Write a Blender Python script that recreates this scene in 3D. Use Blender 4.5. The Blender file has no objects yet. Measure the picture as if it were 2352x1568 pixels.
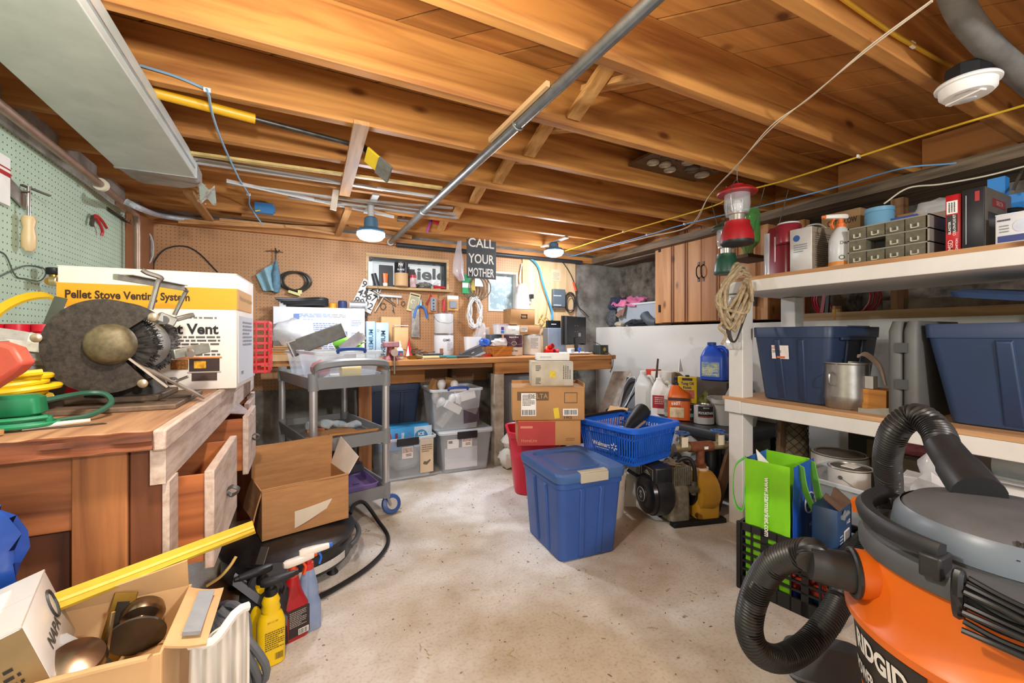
import bpy, bmesh, math, random
from mathutils import Vector, Matrix, noise
R = math.radians
rnd = random.Random(7)
SC = bpy.context.scene; COL = SC.collection
# ------------------------------------------------------------------ camera, world, exposure, lights
TH = R(26.6); F = 965.0; H = 1.05; U0 = 1176.0; V0 = 772.0
FW = Vector((math.sin(TH), math.cos(TH), 0)); RT = Vector((math.cos(TH), -math.sin(TH), 0)); CAM = Vector((0, 0, H))
cd = bpy.data.cameras.new('camera'); cam = bpy.data.objects.new('camera', cd); COL.objects.link(cam)
cam.location = CAM; cam.rotation_euler = (R(90), 0, -TH)
cd.sensor_width = 36; cd.lens = F / 2352 * 36; cd.shift_y = (V0 - 784) / 2352; cd.clip_start = 0.02
SC.camera = cam
SC.view_settings.view_transform = 'Standard'; SC.view_settings.look = 'None'
SC.view_settings.exposure = 0.38; SC.view_settings.gamma = 1; SC.view_settings.use_curve_mapping = False
W = bpy.data.worlds.new('world'); SC.world = W; W.use_nodes = True
W.node_tree.nodes['Background'].inputs[0].default_value = (0.94, 0.975, 1.0, 1); W.node_tree.nodes['Background'].inputs[1].default_value = 1.15
def lamp(name, loc, power, col, rad):
    l = bpy.data.lights.new(name, 'POINT'); l.energy = power; l.color = col; l.shadow_soft_size = rad
    o = bpy.data.objects.new(name, l); COL.objects.link(o); o.location = loc; return o
lamp('near_ceiling_bulb', (-0.10, 0.72, 1.68), 40, (1.0, 0.94, 0.84), 0.05)
lamp('rear_fill_light', (0.75, -1.45, 1.74), 120, (0.95, 0.98, 1.0), 0.07)  # added fill light behind the camera, stands for no known fixture
LED = 180.0          # radiance of the two LED bulbs hanging from the joists

def ray(u, v): return FW + RT * ((u - U0) / F) + Vector((0, 0, (V0 - v) / F))
def onz(u, v, z=0.0): d = ray(u, v); return CAM + d * ((z - H) / d.z)
def ony(u, v, Y): d = ray(u, v); return CAM + d * (Y / d.y)
def onx(u, v, X): d = ray(u, v); return CAM + d * (X / d.x)
def ond(u, v, D): return CAM + ray(u, v) * D
def dep(p): return Vector(p).dot(FW)

# ------------------------------------------------------------------ mesh builder
def circ(r, n, z=0, ph=0): return [Vector((r * math.cos(2 * math.pi * i / n + ph), r * math.sin(2 * math.pi * i / n + ph), z)) for i in range(n)]
def rrect(w, d, r, seg, z=0, cx=0, cy=0):
    r = min(r, w / 2 - 1e-4, d / 2 - 1e-4); o = []
    for k, (sx, sy) in enumerate(((1, 1), (-1, 1), (-1, -1), (1, -1))):
        for i in range(seg + 1):
            a = R(90 * k + 90 * i / seg)
            o.append(Vector((cx + sx * (w / 2 - r) + r * math.cos(a), cy + sy * (d / 2 - r) + r * math.sin(a), z)))
    return o
def smooth(pts, k=6, closed=False):
    P = [Vector(p) for p in pts]; n = len(P); o = []
    if n < 3: return P
    for i in range(n if closed else n - 1):
        a, b, c, d = (P[(i - 1) % n] if closed or i else P[0] * 2 - P[1]), P[i], P[(i + 1) % n], (P[(i + 2) % n] if closed or i + 2 < n else P[-1] * 2 - P[-2])
        for j in range(k):
            t = j / k
            o.append(0.5 * (2 * b + (c - a) * t + (2 * a - 5 * b + 4 * c - d) * t * t + (3 * b - a - 3 * c + d) * t ** 3))
    if not closed: o.append(P[-1])
    return o
class G:
    def __init__(s): s.v = []; s.f = []; s.m = []; s.k = 0
    def add(s, v, f):
        b = len(s.v); s.v += [Vector(p) for p in v]; s.f += [[b + i for i in q] for q in f]; s.m += [s.k] * len(f); return s
    def mat(s, k): s.k = k; return s
    def box(s, x0, y0, z0, x1, y1, z1, M=None):
        v = [Vector((x, y, z)) for z in (z0, z1) for x, y in ((x0, y0), (x1, y0), (x1, y1), (x0, y1))]
        if M: v = [M @ p for p in v]
        return s.add(v, [(3, 2, 1, 0), (4, 5, 6, 7), (0, 1, 5, 4), (1, 2, 6, 5), (2, 3, 7, 6), (3, 0, 4, 7)])
    def cb(s, c, w, d, h, rz=0, rx=0, ry=0):
        return s.box(-w / 2, -d / 2, -h / 2, w / 2, d / 2, h / 2, Matrix.Translation(c) @ Matrix.Rotation(rz, 4, 'Z') @ Matrix.Rotation(ry, 4, 'Y') @ Matrix.Rotation(rx, 4, 'X'))
    def beam(s, a, b, w, h, up=(0, 0, 1)):
        a = Vector(a); b = Vector(b); d = (b - a).normalized(); x = d.cross(Vector(up))
        x = x.normalized() if x.length > 1e-4 else Vector((1, 0, 0)); y = x.cross(d)
        return s.loft([[p + x * i * w / 2 + y * j * h / 2 for i, j in ((-1, -1), (1, -1), (1, 1), (-1, 1))] for p in (a, b)])
    def loft(s, rings, c0=True, c1=True, closed=True):
        n = len(rings[0]); b = len(s.v); s.v += [Vector(p) for r in rings for p in r]; f = []
        for i in range(len(rings) - 1):
            for j in range(n if closed else n - 1):
                k = (j + 1) % n; f.append([b + i * n + j, b + i * n + k, b + (i + 1) * n + k, b + (i + 1) * n + j])
        if c0: f.append([b + j for j in range(n)][::-1])
        if c1: f.append([b + (len(rings) - 1) * n + j for j in range(n)])
        s.f += f; s.m += [s.k] * len(f); return s
    def lathe(s, prof, n=24, M=None, c0=True, c1=True):
        r = [circ(max(q[0], 1e-4), n, q[1]) for q in prof]
        if M: r = [[M @ p for p in q] for q in r]
        return s.loft(r, c0, c1)
    def cyl(s, a, b, r0, r1=None, n=16):
        a = Vector(a); b = Vector(b); q = (b - a).to_track_quat('Z', 'Y').to_matrix().to_4x4()
        return s.lathe([(r0, 0), (r1 if r1 is not None else r0, (b - a).length)], n, Matrix.Translation(a) @ q)
    def tub(s, lv, r=0.02, seg=4, c0=True, c1=True, M=None):
        rs = [rrect(q[1], q[2], q[3] if len(q) > 3 else r, seg, q[0], *(q[4:6] if len(q) > 4 else ())) for q in lv]
        if M: rs = [[M @ p for p in q] for q in rs]
        return s.loft(rs, c0, c1)
    def tube(s, pts, r, n=8, closed=False, caps=True):
        P = [Vector(p) for p in pts]; m = len(P); rs = []; nrm = None
        for i in range(m):
            t = (P[(i + 1) % m] - P[i - 1]) if closed else (P[min(i + 1, m - 1)] - P[max(i - 1, 0)])
            t = t.normalized() if t.length > 1e-9 else Vector((0, 0, 1))
            if nrm is None: nrm = t.orthogonal().normalized()
            nrm = nrm - t * nrm.dot(t); nrm = nrm.normalized() if nrm.length > 1e-6 else t.orthogonal().normalized()
            b = t.cross(nrm); q = r[i] if isinstance(r, (list, tuple)) else r
            rs.append([P[i] + (nrm * math.cos(2 * math.pi * k / n) + b * math.sin(2 * math.pi * k / n)) * q for k in range(n)])
        if closed: rs.append(rs[0])
        return s.loft(rs, caps and not closed, caps and not closed)
    def ribbon(s, pts, w, th, side):
        P = [Vector(p) for p in pts]; sd = Vector(side).normalized(); rs = []
        for i, p in enumerate(P):
            t = (P[min(i + 1, len(P) - 1)] - P[max(i - 1, 0)]).normalized(); nn = sd.cross(t).normalized()
            rs.append([p + sd * a * w / 2 + nn * b * th / 2 for a, b in ((-1, -1), (1, -1), (1, 1), (-1, 1))])
        return s.loft(rs)
    def prism(s, poly, t, M=None):
        n = len(poly); v = [Vector((x, y, 0)) for x, y in poly] + [Vector((x, y, t)) for x, y in poly]
        if M: v = [M @ p for p in v]
        return s.add(v, [list(range(n))[::-1], list(range(n, 2 * n))] + [[i, (i + 1) % n, n + (i + 1) % n, n + i] for i in range(n)])
    def sheet(s, fn, nu, nv, th=0.0015):
        P = [[Vector(fn(i / nu, j / nv)) for j in range(nv + 1)] for i in range(nu + 1)]; b = len(s.v); N = (nu + 1) * (nv + 1); top = []; bot = []
        for i in range(nu + 1):
            for j in range(nv + 1):
                du = P[min(i + 1, nu)][j] - P[max(i - 1, 0)][j]; dv = P[i][min(j + 1, nv)] - P[i][max(j - 1, 0)]
                c = du.cross(dv); c = c.normalized() if c.length > 1e-9 else Vector((0, 0, 1)); top.append(P[i][j] + c * th / 2); bot.append(P[i][j] - c * th / 2)
        ix = lambda i, j: i * (nv + 1) + j; f = []
        for i in range(nu):
            for j in range(nv):
                q = [ix(i, j), ix(i + 1, j), ix(i + 1, j + 1), ix(i, j + 1)]; f += [q, [k + N for k in q[::-1]]]
        e = [ix(i, 0) for i in range(nu + 1)] + [ix(nu, j) for j in range(1, nv + 1)] + [ix(i, nv) for i in range(nu - 1, -1, -1)] + [ix(0, j) for j in range(nv - 1, 0, -1)]
        for a, c in zip(e, e[1:] + e[:1]): f.append([a, a + N, c + N, c])
        return s.add(top + bot, f)
    def blob(s, c, rx, ry, rz, n=12, rough=0.0, seed=0, M=None):
        rs = []
        for i in range(n // 2 + 1):
            a = math.pi * i / (n // 2) * 0.98 + 0.03; q = []
            for j in range(n):
                b = 2 * math.pi * j / n; d = Vector((math.sin(a) * math.cos(b), math.sin(a) * math.sin(b), -math.cos(a)))
                k = 1 + rough * noise.noise(d * 2.3 + Vector((seed * 3.1, seed, 0))); q.append(Vector((c[0] + d.x * rx * k, c[1] + d.y * ry * k, c[2] + d.z * rz * k)))
            rs.append([M @ p for p in q] if M else q)
        return s.loft(rs)
    def xf(s, M): s.v = [M @ p for p in s.v]; return s
    def jit(s, a, sc=8, seed=0): s.v = [p + noise.noise_vector(p * sc + Vector((seed, seed * 2, 0))) * a for p in s.v]; return s

def ob(name, g, mat, parent=None, sm=True, bev=0, ang=40):
    me = bpy.data.meshes.new(name); me.from_pydata([tuple(p) for p in g.v], [], g.f)
    for q in (mat if isinstance(mat, (list, tuple)) else [mat]): me.materials.append(q)
    if any(g.m): me.polygons.foreach_set('material_index', g.m)
    bm = bmesh.new(); bm.from_mesh(me); bmesh.ops.recalc_face_normals(bm, faces=bm.faces); bm.to_mesh(me); bm.free()
    if sm:
        me.polygons.foreach_set('use_smooth', [True] * len(me.polygons)); me.set_sharp_from_angle(angle=R(ang))
    o = bpy.data.objects.new(name, me); COL.objects.link(o)
    if parent: o.parent = parent
    if bev:
        b = o.modifiers.new('edge', 'BEVEL'); b.width = bev; b.segments = 2; b.limit_method = 'ANGLE'; b.angle_limit = R(50)
    return o
def tag(o, label, cat, group=None, kind=None):
    if label: o['label'] = label
    if cat: o['category'] = cat
    if group: o['group'] = group
    if kind: o['kind'] = kind
    return o
def thing(name, label, cat, loc=(0, 0, 0), rz=0, group=None, rx=0, ry=0):
    o = bpy.data.objects.new(name, None); COL.objects.link(o); o.location = loc; o.rotation_euler = (rx, ry, rz); o.empty_display_size = 0.05
    return tag(o, label, cat, group)
def one(name, g, mat, label, cat, group=None, loc=None, rz=0, **k):
    o = tag(ob(name, g, mat, None, **k), label, cat, group)
    if loc is not None: o.location = loc; o.rotation_euler = (0, 0, rz)
    return o
def struct(name, g, mat, **k): return tag(ob(name, g, mat, **k), None, None, None, 'structure')
def dup(root, loc, rz=0, label=None, rot=None):
    r = root.copy(); COL.objects.link(r); r.location = loc; r.rotation_euler = rot or (0, 0, rz)
    if label: r['label'] = label
    for ch in list(root.children):
        c = ch.copy(); COL.objects.link(c); c.parent = r
        for gc in list(ch.children):
            d = gc.copy(); COL.objects.link(d); d.parent = c
    return r

# ------------------------------------------------------------------ materials
def lin(h):
    c = [int(h[i:i + 2], 16) / 255 for i in (0, 2, 4)]
    return tuple(x / 12.92 if x <= 0.04045 else ((x + 0.055) / 1.055) ** 2.4 for x in c)
_mats = {}
def M(col, rough=0.5, metal=0.0, var=0.10, sc=7, bump=0.0, st=(1, 1, 1), col2=None, clear=0.0, emit=0.0, spec=None, isl=0.0, det=5, thr=None, coat=0):
    key = (col, rough, metal, var, sc, bump, st, col2, clear, emit, spec, isl, det, thr, coat)
    if key in _mats: return _mats[key]
    m = bpy.data.materials.new('m_' + col); m.use_nodes = True; nt = m.node_tree; N = nt.nodes; L = nt.links
    b = N['Principled BSDF']; out = N['Material Output']
    b.inputs['Roughness'].default_value = rough; b.inputs['Metallic'].default_value = metal
    if spec is not None: b.inputs['Specular IOR Level'].default_value = spec
    if coat: b.inputs['Coat Weight'].default_value = coat; b.inputs['Coat Roughness'].default_value = 0.1
    c = lin(col)
    if emit:
        b.inputs['Emission Color'].default_value = (*c, 1); b.inputs['Emission Strength'].default_value = emit
    lo = tuple(x * (1 - var) for x in c) if col2 is None else lin(col2); hi = tuple(min(1, x * (1 + var)) for x in c) if col2 is None else c
    if var or bump or col2:
        tc = N.new('ShaderNodeTexCoord'); mp = N.new('ShaderNodeMapping'); mp.inputs['Scale'].default_value = st; L.new(tc.outputs['Object'], mp.inputs[0])
        nz = N.new('ShaderNodeTexNoise'); nz.inputs['Scale'].default_value = sc; nz.inputs['Detail'].default_value = det; nz.inputs['Roughness'].default_value = 0.6; L.new(mp.outputs[0], nz.inputs[0])
        rp = N.new('ShaderNodeValToRGB'); a, z = thr or (0.32, 0.68); rp.color_ramp.elements[0].position = a; rp.color_ramp.elements[1].position = z
        rp.color_ramp.elements[0].color = (*lo, 1); rp.color_ramp.elements[1].color = (*hi, 1); L.new(nz.outputs[0], rp.inputs[0]); src = rp.outputs[0]
        if isl:
            ge = N.new('ShaderNodeNewGeometry'); mr = N.new('ShaderNodeMapRange'); mr.inputs[3].default_value = 1 - isl; mr.inputs[4].default_value = 1 + isl; L.new(ge.outputs['Random Per Island'], mr.inputs[0])
            mx = N.new('ShaderNodeMix'); mx.data_type = 'RGBA'; mx.blend_type = 'MULTIPLY'; mx.inputs[0].default_value = 1; L.new(src, mx.inputs[6]); L.new(mr.outputs[0], mx.inputs[7]); src = mx.outputs[2]
        L.new(src, b.inputs['Base Color'])
        if bump:
            bp = N.new('ShaderNodeBump'); bp.inputs['Strength'].default_value = bump; bp.inputs['Distance'].default_value = 0.01; L.new(nz.outputs[0], bp.inputs['Height']); L.new(bp.outputs[0], b.inputs['Normal'])
    else: b.inputs['Base Color'].default_value = (*c, 1)
    if clear:
        tr = N.new('ShaderNodeBsdfTransparent'); ms = N.new('ShaderNodeMixShader'); ms.inputs[0].default_value = 1 - clear
        L.new(tr.outputs[0], ms.inputs[1]); L.new(b.outputs[0], ms.inputs[2]); L.new(ms.outputs[0], out.inputs[0])
    _mats[key] = m; return m
def wood(a, b, ax='x', sc=3.0, rough=0.6, bump=0.12, isl=0.0, knots=True):
    key = ('wood', a, b, ax, sc, rough, bump, isl)
    if key in _mats: return _mats[key]
    m = bpy.data.materials.new('wood_' + a); m.use_nodes = True; nt = m.node_tree; N = nt.nodes; L = nt.links; bs = N['Principled BSDF']; bs.inputs['Roughness'].default_value = rough
    tc = N.new('ShaderNodeTexCoord'); mp = N.new('ShaderNodeMapping'); s = {'x': (0.6, 9, 9), 'y': (9, 0.6, 9), 'z': (9, 9, 0.6), 'd': (0.6, 9, 9)}[ax]
    if ax == 'd': mp.inputs['Rotation'].default_value = (0, 0, R(45))
    mp.inputs['Scale'].default_value = s; L.new(tc.outputs['Object'], mp.inputs[0])
    nz = N.new('ShaderNodeTexNoise'); nz.inputs['Scale'].default_value = sc; nz.inputs['Detail'].default_value = 8; nz.inputs['Distortion'].default_value = 0.6; L.new(mp.outputs[0], nz.inputs[0])
    rp = N.new('ShaderNodeValToRGB'); rp.color_ramp.elements[0].position = 0.3; rp.color_ramp.elements[1].position = 0.62
    rp.color_ramp.elements[0].color = (*lin(b), 1); rp.color_ramp.elements[1].color = (*lin(a), 1); L.new(nz.outputs[0], rp.inputs[0]); src = rp.outputs[0]
    if knots:
        vo = N.new('ShaderNodeTexVoronoi'); vo.inputs['Scale'].default_value = 2.6; m2 = N.new('ShaderNodeMapping'); m2.inputs['Scale'].default_value = {'x': (1, 2.2, 2.2), 'y': (2.2, 1, 2.2), 'z': (2.2, 2.2, 1), 'd': (1.3, 1.8, 2)}[ax]
        L.new(tc.outputs['Object'], m2.inputs[0]); L.new(m2.outputs[0], vo.inputs[0])
        r2 = N.new('ShaderNodeValToRGB'); r2.color_ramp.elements[0].position = 0.05; r2.color_ramp.elements[1].position = 0.13; r2.color_ramp.elements[0].color = (0.35, 0.25, 0.18, 1); r2.color_ramp.elements[1].color = (1, 1, 1, 1)
        L.new(vo.outputs['Distance'], r2.inputs[0]); mx = N.new('ShaderNodeMix'); mx.data_type = 'RGBA'; mx.blend_type = 'MULTIPLY'; mx.inputs[0].default_value = 1; L.new(src, mx.inputs[6]); L.new(r2.outputs[0], mx.inputs[7]); src = mx.outputs[2]
    if isl:
        ge = N.new('ShaderNodeNewGeometry'); mr = N.new('ShaderNodeMapRange'); mr.inputs[3].default_value = 1 - isl; mr.inputs[4].default_value = 1 + isl; L.new(ge.outputs['Random Per Island'], mr.inputs[0])
        mx = N.new('ShaderNodeMix'); mx.data_type = 'RGBA'; mx.blend_type = 'MULTIPLY'; mx.inputs[0].default_value = 1; L.new(src, mx.inputs[6]); L.new(mr.outputs[0], mx.inputs[7]); src = mx.outputs[2]
    L.new(src, bs.inputs['Base Color'])
    bp = N.new('ShaderNodeBump'); bp.inputs['Strength'].default_value = bump; bp.inputs['Distance'].default_value = 0.008; L.new(nz.outputs[0], bp.inputs['Height']); L.new(bp.outputs[0], bs.inputs['Normal'])
    _mats[key] = m; return m
def pegmat(col, hole, mask, step=0.0254, r=0.12, var=0.08):
    m = M(col, 0.55, 0, var, 5, 0.03).copy(); nt = m.node_tree; N = nt.nodes; L = nt.links; b = N['Principled BSDF']; src = b.inputs['Base Color'].links[0].from_socket
    tc = N.new('ShaderNodeTexCoord'); v1 = N.new('ShaderNodeVectorMath'); v1.operation = 'SCALE'; v1.inputs['Scale'].default_value = 1 / step; L.new(tc.outputs['Object'], v1.inputs[0])
    v2 = N.new('ShaderNodeVectorMath'); v2.operation = 'FRACTION'; L.new(v1.outputs[0], v2.inputs[0]); v3 = N.new('ShaderNodeVectorMath'); v3.operation = 'SUBTRACT'; v3.inputs[1].default_value = (0.5, 0.5, 0.5); L.new(v2.outputs[0], v3.inputs[0])
    v4 = N.new('ShaderNodeVectorMath'); v4.operation = 'MULTIPLY'; v4.inputs[1].default_value = mask; L.new(v3.outputs[0], v4.inputs[0]); v5 = N.new('ShaderNodeVectorMath'); v5.operation = 'LENGTH'; L.new(v4.outputs[0], v5.inputs[0])
    lt = N.new('ShaderNodeMath'); lt.operation = 'LESS_THAN'; lt.inputs[1].default_value = r; L.new(v5.outputs['Value'], lt.inputs[0])
    mx = N.new('ShaderNodeMix'); mx.data_type = 'RGBA'; L.new(lt.outputs[0], mx.inputs[0]); L.new(src, mx.inputs[6]); mx.inputs[7].default_value = (*lin(hole), 1); L.new(mx.outputs[2], b.inputs['Base Color']); return m
# common palette
CARD = M('b98a58', 0.8, 0, 0.10, 9, 0.05); CARDL = M('cfa877', 0.8, 0, 0.08, 9, 0.05); CARDI = M('c79b66', 0.85, 0, 0.10, 9, 0.05)
WHITE = M('e9e7e2', 0.5, 0, 0.04, 5); PAPER = M('f0eee8', 0.7, 0, 0.05, 12); BLACK = M('17171a', 0.45, 0, 0.15, 6); INK = M('202022', 0.6, 0, 0, 1)
STEEL = M('a5a4a0', 0.32, 0.9, 0.15, 12); DSTEEL = M('5d5850', 0.45, 0.8, 0.25, 10); CHROME = M('c8c4bc', 0.2, 1.0, 0.08, 5); BRASS = M('b08a3c', 0.35, 0.9, 0.15, 10); COPPER = M('a5775a', 0.45, 0.7, 0.2, 9)
GALV = M('b9bdbf', 0.4, 0.75, 0.14, 14); RED = M('b51c20', 0.4, 0, 0.1, 8); GREY = M('8b8d8e', 0.5, 0, 0.06, 8); LGREY = M('c4c6c6', 0.5, 0, 0.05, 8)
CLEAR = M('e6eef4', 0.12, 0, 0, 1, clear=0.78); FILM = M('eef0f2', 0.15, 0, 0, 1, clear=0.6); RUBBER = M('1d1d1e', 0.55, 0, 0.2, 10, 0.03)
NAVY = M('2c456f', 0.42, 0, 0.12, 4, 0.02); PINE = wood('d29a5c', 'a8672f', 'x'); PINEY = wood('d29a5c', 'a8672f', 'y'); PINEZ = wood('d29a5c', 'a8672f', 'z')

# ------------------------------------------------------------------ print, labels, cartons
def text(s, h, o, right, up, mat, parent=None, w=None, bold=0.0, th=0.0006, name='lettering', center=True):
    c = bpy.data.curves.new('tx', 'FONT'); c.body = s; c.size = 1; c.offset = bold; c.extrude = 0; c.align_x = 'CENTER' if center else 'LEFT'; c.align_y = 'CENTER'; c.resolution_u = 3
    t = bpy.data.objects.new('tx', c); COL.objects.link(t); me = bpy.data.meshes.new_from_object(t.evaluated_get(bpy.context.evaluated_depsgraph_get())); bpy.data.objects.remove(t); bpy.data.curves.remove(c)
    xs = [v.co.x for v in me.vertices] or [0, 1]; x0, x1 = min(xs), max(xs); sy = h / 0.72; sx = (w / (x1 - x0)) if w else sy
    Rv = Vector(right).normalized(); Uv = Vector(up).normalized(); Nv = Rv.cross(Uv); O = Vector(o); xc = (x0 + x1) / 2 if center else x0
    ys = [v.co.y for v in me.vertices] or [0]; yc = (min(ys) + max(ys)) / 2
    for v in me.vertices: v.co = O + Rv * (v.co.x - xc) * sx + Uv * (v.co.y - yc) * sy + Nv * th
    me.materials.append(mat); ob_ = bpy.data.objects.new(name, me); COL.objects.link(ob_)
    if parent: ob_.parent = parent
    return ob_
def patch(name, o, right, up, w, h, mat, parent, th=0.0008, rot=0):
    Rv = Vector(right).normalized(); Uv = Vector(up).normalized()
    if rot: Rv, Uv = Rv * math.cos(rot) + Uv * math.sin(rot), Uv * math.cos(rot) - Rv * math.sin(rot)
    N = Rv.cross(Uv); O = Vector(o)
    return ob(name, G().add([O + Rv * a * w / 2 + Uv * b * h / 2 + N * t for t in (-0.0005, th) for a, b in ((-1, -1), (1, -1), (1, 1), (-1, 1))], [(3, 2, 1, 0), (4, 5, 6, 7), (0, 1, 5, 4), (1, 2, 6, 5), (2, 3, 7, 6), (3, 0, 4, 7)]), mat, parent, sm=False)
def print_lines(o, right, up, w, h, n, mat, parent, name='printed_text', th=0.0011, seed=1, barcode=False):
    r = random.Random(seed); Rv = Vector(right).normalized(); Uv = Vector(up).normalized(); N = Rv.cross(Uv); O = Vector(o); g = G()
    def q(x0, x1, y0, y1): g.add([O + Rv * x + Uv * y + N * th for x, y in ((x0, y0), (x1, y0), (x1, y1), (x0, y1))], [(0, 1, 2, 3)])
    if barcode:
        x = -w / 2
        while x < w / 2: b = w / n * r.choice((0.35, 0.6, 0.9)); q(x, min(x + b, w / 2), -h / 2, h / 2); x += b + w / n * r.choice((0.4, 0.7))
    else:
        for i in range(n):
            y = h / 2 - h * (i + 0.5) / n; x = -w / 2; e = w / 2 * (1 if i % 4 != 3 else 0.4)
            while x < e - 0.02 * w: b = w * r.uniform(0.05, 0.16); q(x, min(x + b, e), y - h / n * 0.22, y + h / n * 0.22); x += b + 0.025 * w
    return ob(name, g, mat, parent, sm=False)
X_, Y_, Z_ = Vector((1, 0, 0)), Vector((0, 1, 0)), Vector((0, 0, 1))
def carton(name, label, loc, w, d, h, rz=0, mat=None, tape=True, group=None, cat='box', rx=0, ry=0, tapem=None, seam=True):
    """A closed carton standing on its base centre: body with rounded folds, top flaps meeting in a seam, tape over it."""
    t = thing(name, label, cat, loc, rz, group, rx, ry); mat = mat or CARD
    ob('body', G().tub([(0, w - .004, d - .004), (0.003, w, d), (h - 0.003, w, d), (h - 0.001, w - .003, d - .003)], 0.004, 2), mat, t)
    if seam:
        g = G().box(-w / 2, -d / 2, h - 0.001, w / 2, -0.001, h + 0.002).box(-w / 2, 0.001, h - 0.001, w / 2, d / 2, h + 0.002); ob('top_flaps', g, mat, t)['kind'] = 'thing'
    if tape: ob('tape', G().box(-w / 2 - 0.0008, -0.022, h - 0.05, w / 2 + 0.0008, 0.022, h + 0.0028), tapem or M('b08d5e', 0.25, 0, 0.05, 8), t)
    return t
# ------------------------------------------------------------------ the setting
XL, YB, XR = -0.95, 3.85, 3.0; ZJ, ZT = 1.925, 2.12
def floor_mat():
    m = bpy.data.materials.new('concrete_floor'); m.use_nodes = True; nt = m.node_tree; N = nt.nodes; L = nt.links; b = N['Principled BSDF']; b.inputs['Roughness'].default_value = 0.75
    tc = N.new('ShaderNodeTexCoord')
    def nz(sc, det, lo, hi, c0, c1, dist=0):
        n = N.new('ShaderNodeTexNoise'); n.inputs['Scale'].default_value = sc; n.inputs['Detail'].default_value = det; n.inputs['Distortion'].default_value = dist; L.new(tc.outputs['Object'], n.inputs[0])
        r = N.new('ShaderNodeValToRGB'); r.color_ramp.elements[0].position = lo; r.color_ramp.elements[1].position = hi; r.color_ramp.elements[0].color = (*c0, 1); r.color_ramp.elements[1].color = (*c1, 1); L.new(n.outputs[0], r.inputs[0]); return n, r.outputs[0]
    def mul(a, c):
        x = N.new('ShaderNodeMix'); x.data_type = 'RGBA'; x.blend_type = 'MULTIPLY'; x.inputs[0].default_value = 1; L.new(a, x.inputs[6]); L.new(c, x.inputs[7]); return x.outputs[2]
    _, big = nz(1.3, 6, 0.38, 0.60, lin('b8a890'), lin('e2dfda'), 0.5); _, mid = nz(7, 8, 0.30, 0.55, (0.84, 0.80, 0.75), (1, 1, 1)); n3, fine = nz(90, 4, 0.3, 0.5, (0.8, 0.79, 0.77), (1, 1, 1)); _, spot = nz(23, 3, 0.26, 0.31, (0.42, 0.36, 0.30), (1, 1, 1))
    L.new(mul(mul(mul(big, mid), fine), spot), b.inputs['Base Color'])
    bp = N.new('ShaderNodeBump'); bp.inputs['Strength'].default_value = 0.15; bp.inputs['Distance'].default_value = 0.004; L.new(n3.outputs[0], bp.inputs['Height']); L.new(bp.outputs[0], b.inputs['Normal']); return m
struct('floor', G().box(-2.4, -2.6, -0.1, 5, 4.6, 0), floor_mat(), sm=False)
CONC = M('c9c6bf', 0.85, 0, 0.16, 4, 0.25, col2='8f877b', thr=(0.25, 0.5)); CONCD = M('8a7d6a', 0.9, 0, 0.3, 6, 0.5, col2='3d352c'); ROCK = M('8a8074', 0.95, 0, 0.3, 7, 0.9, col2='2e2822', det=9)
struct('wall_left', G().box(XL - 0.25, -2.6, 0, XL - 0.05, YB + 0.2, 1.98), M('b5b0a5', 0.9, 0, 0.2, 5, 0.4, col2='6f675c'), sm=False)
# back wall with two openings for the windows
w1 = (0.525, 1.225, 1.485, 1.745); w2 = (1.655, 1.985, 1.30, 1.70)
def wall_with(g, x0, x1, z0, z1, y0, y1, holes):
    xs = sorted({x0, x1, *[h[0] for h in holes], *[h[1] for h in holes]}); zs = sorted({z0, z1, *[h[2] for h in holes], *[h[3] for h in holes]})
    for a, b in zip(xs, xs[1:]):
        for c, d in zip(zs, zs[1:]):
            if not any(h[0] <= a and b <= h[1] and h[2] <= c and d <= h[3] for h in holes): g.box(a, y0, c, b, y1, d)
    return g
struct('wall_back', wall_with(G(), XL - 0.25, 3.9, 0, 1.96, YB, YB + 0.22, [w1, w2]), M('a8a49c', 0.9, 0, 0.2, 5, 0.35, col2='5d564c'), sm=False)
struct('wall_right', G().box(XR, -2.6, 0, XR + 0.5, YB + 0.1, 1.15), M('d6d3cc', 0.85, 0, 0.14, 3.5, 0.3, col2='a59c8d', thr=(0.22, 0.42)), sm=False)
g = G().sheet(lambda a, b: (XR + 0.42 + 0.06 * noise.noise(Vector((a * 30, b * 8, 1))) + 0.03 * noise.noise(Vector((a * 80, b * 20, 4))), -2.6 + a * 6.5, 1.13 + b * 0.95), 110, 18, 0.12)
struct('wall_right_ledge', g, ROCK, ang=80)
# ceiling: diagonal board subfloor
g = G(); w = 0.137; rt = Matrix.Rotation(R(-45), 4, 'Z')
for i in range(-40, 46):
    z = ZT + rnd.uniform(0, 0.004); g.box(-7, i * w + 0.004, z, 7, (i + 1) * w - 0.004, z + 0.02, rt)
bm_ = ob('ceiling', g, wood('c98d4c', '97602e', 'd', 2.2, 0.55, 0.1, 0.16), sm=False); bm_['kind'] = 'structure'
struct('ceiling_deck', G().box(-3, -3, ZT + 0.03, 5, 5, ZT + 0.05), M('3a2616', 0.9, 0, 0.1, 3), sm=False)
JW = wood('cb8f4a', '935a2a', 'x', 2.4, 0.55, 0.12)
JY = [-0.53, -0.12, 0.28, 0.68, 1.09, 1.49, 1.885, 2.293, 2.703, 3.11, 3.52, 3.90]
for i, y in enumerate(JY):
    o = struct('ceiling_joist', G().box(-1.6, y - 0.042, ZJ + 0.004 * math.sin(i * 2.3), 3.75, y, ZT), JW, bev=0.003)
    o.location = (0, 0, 0)
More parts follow.
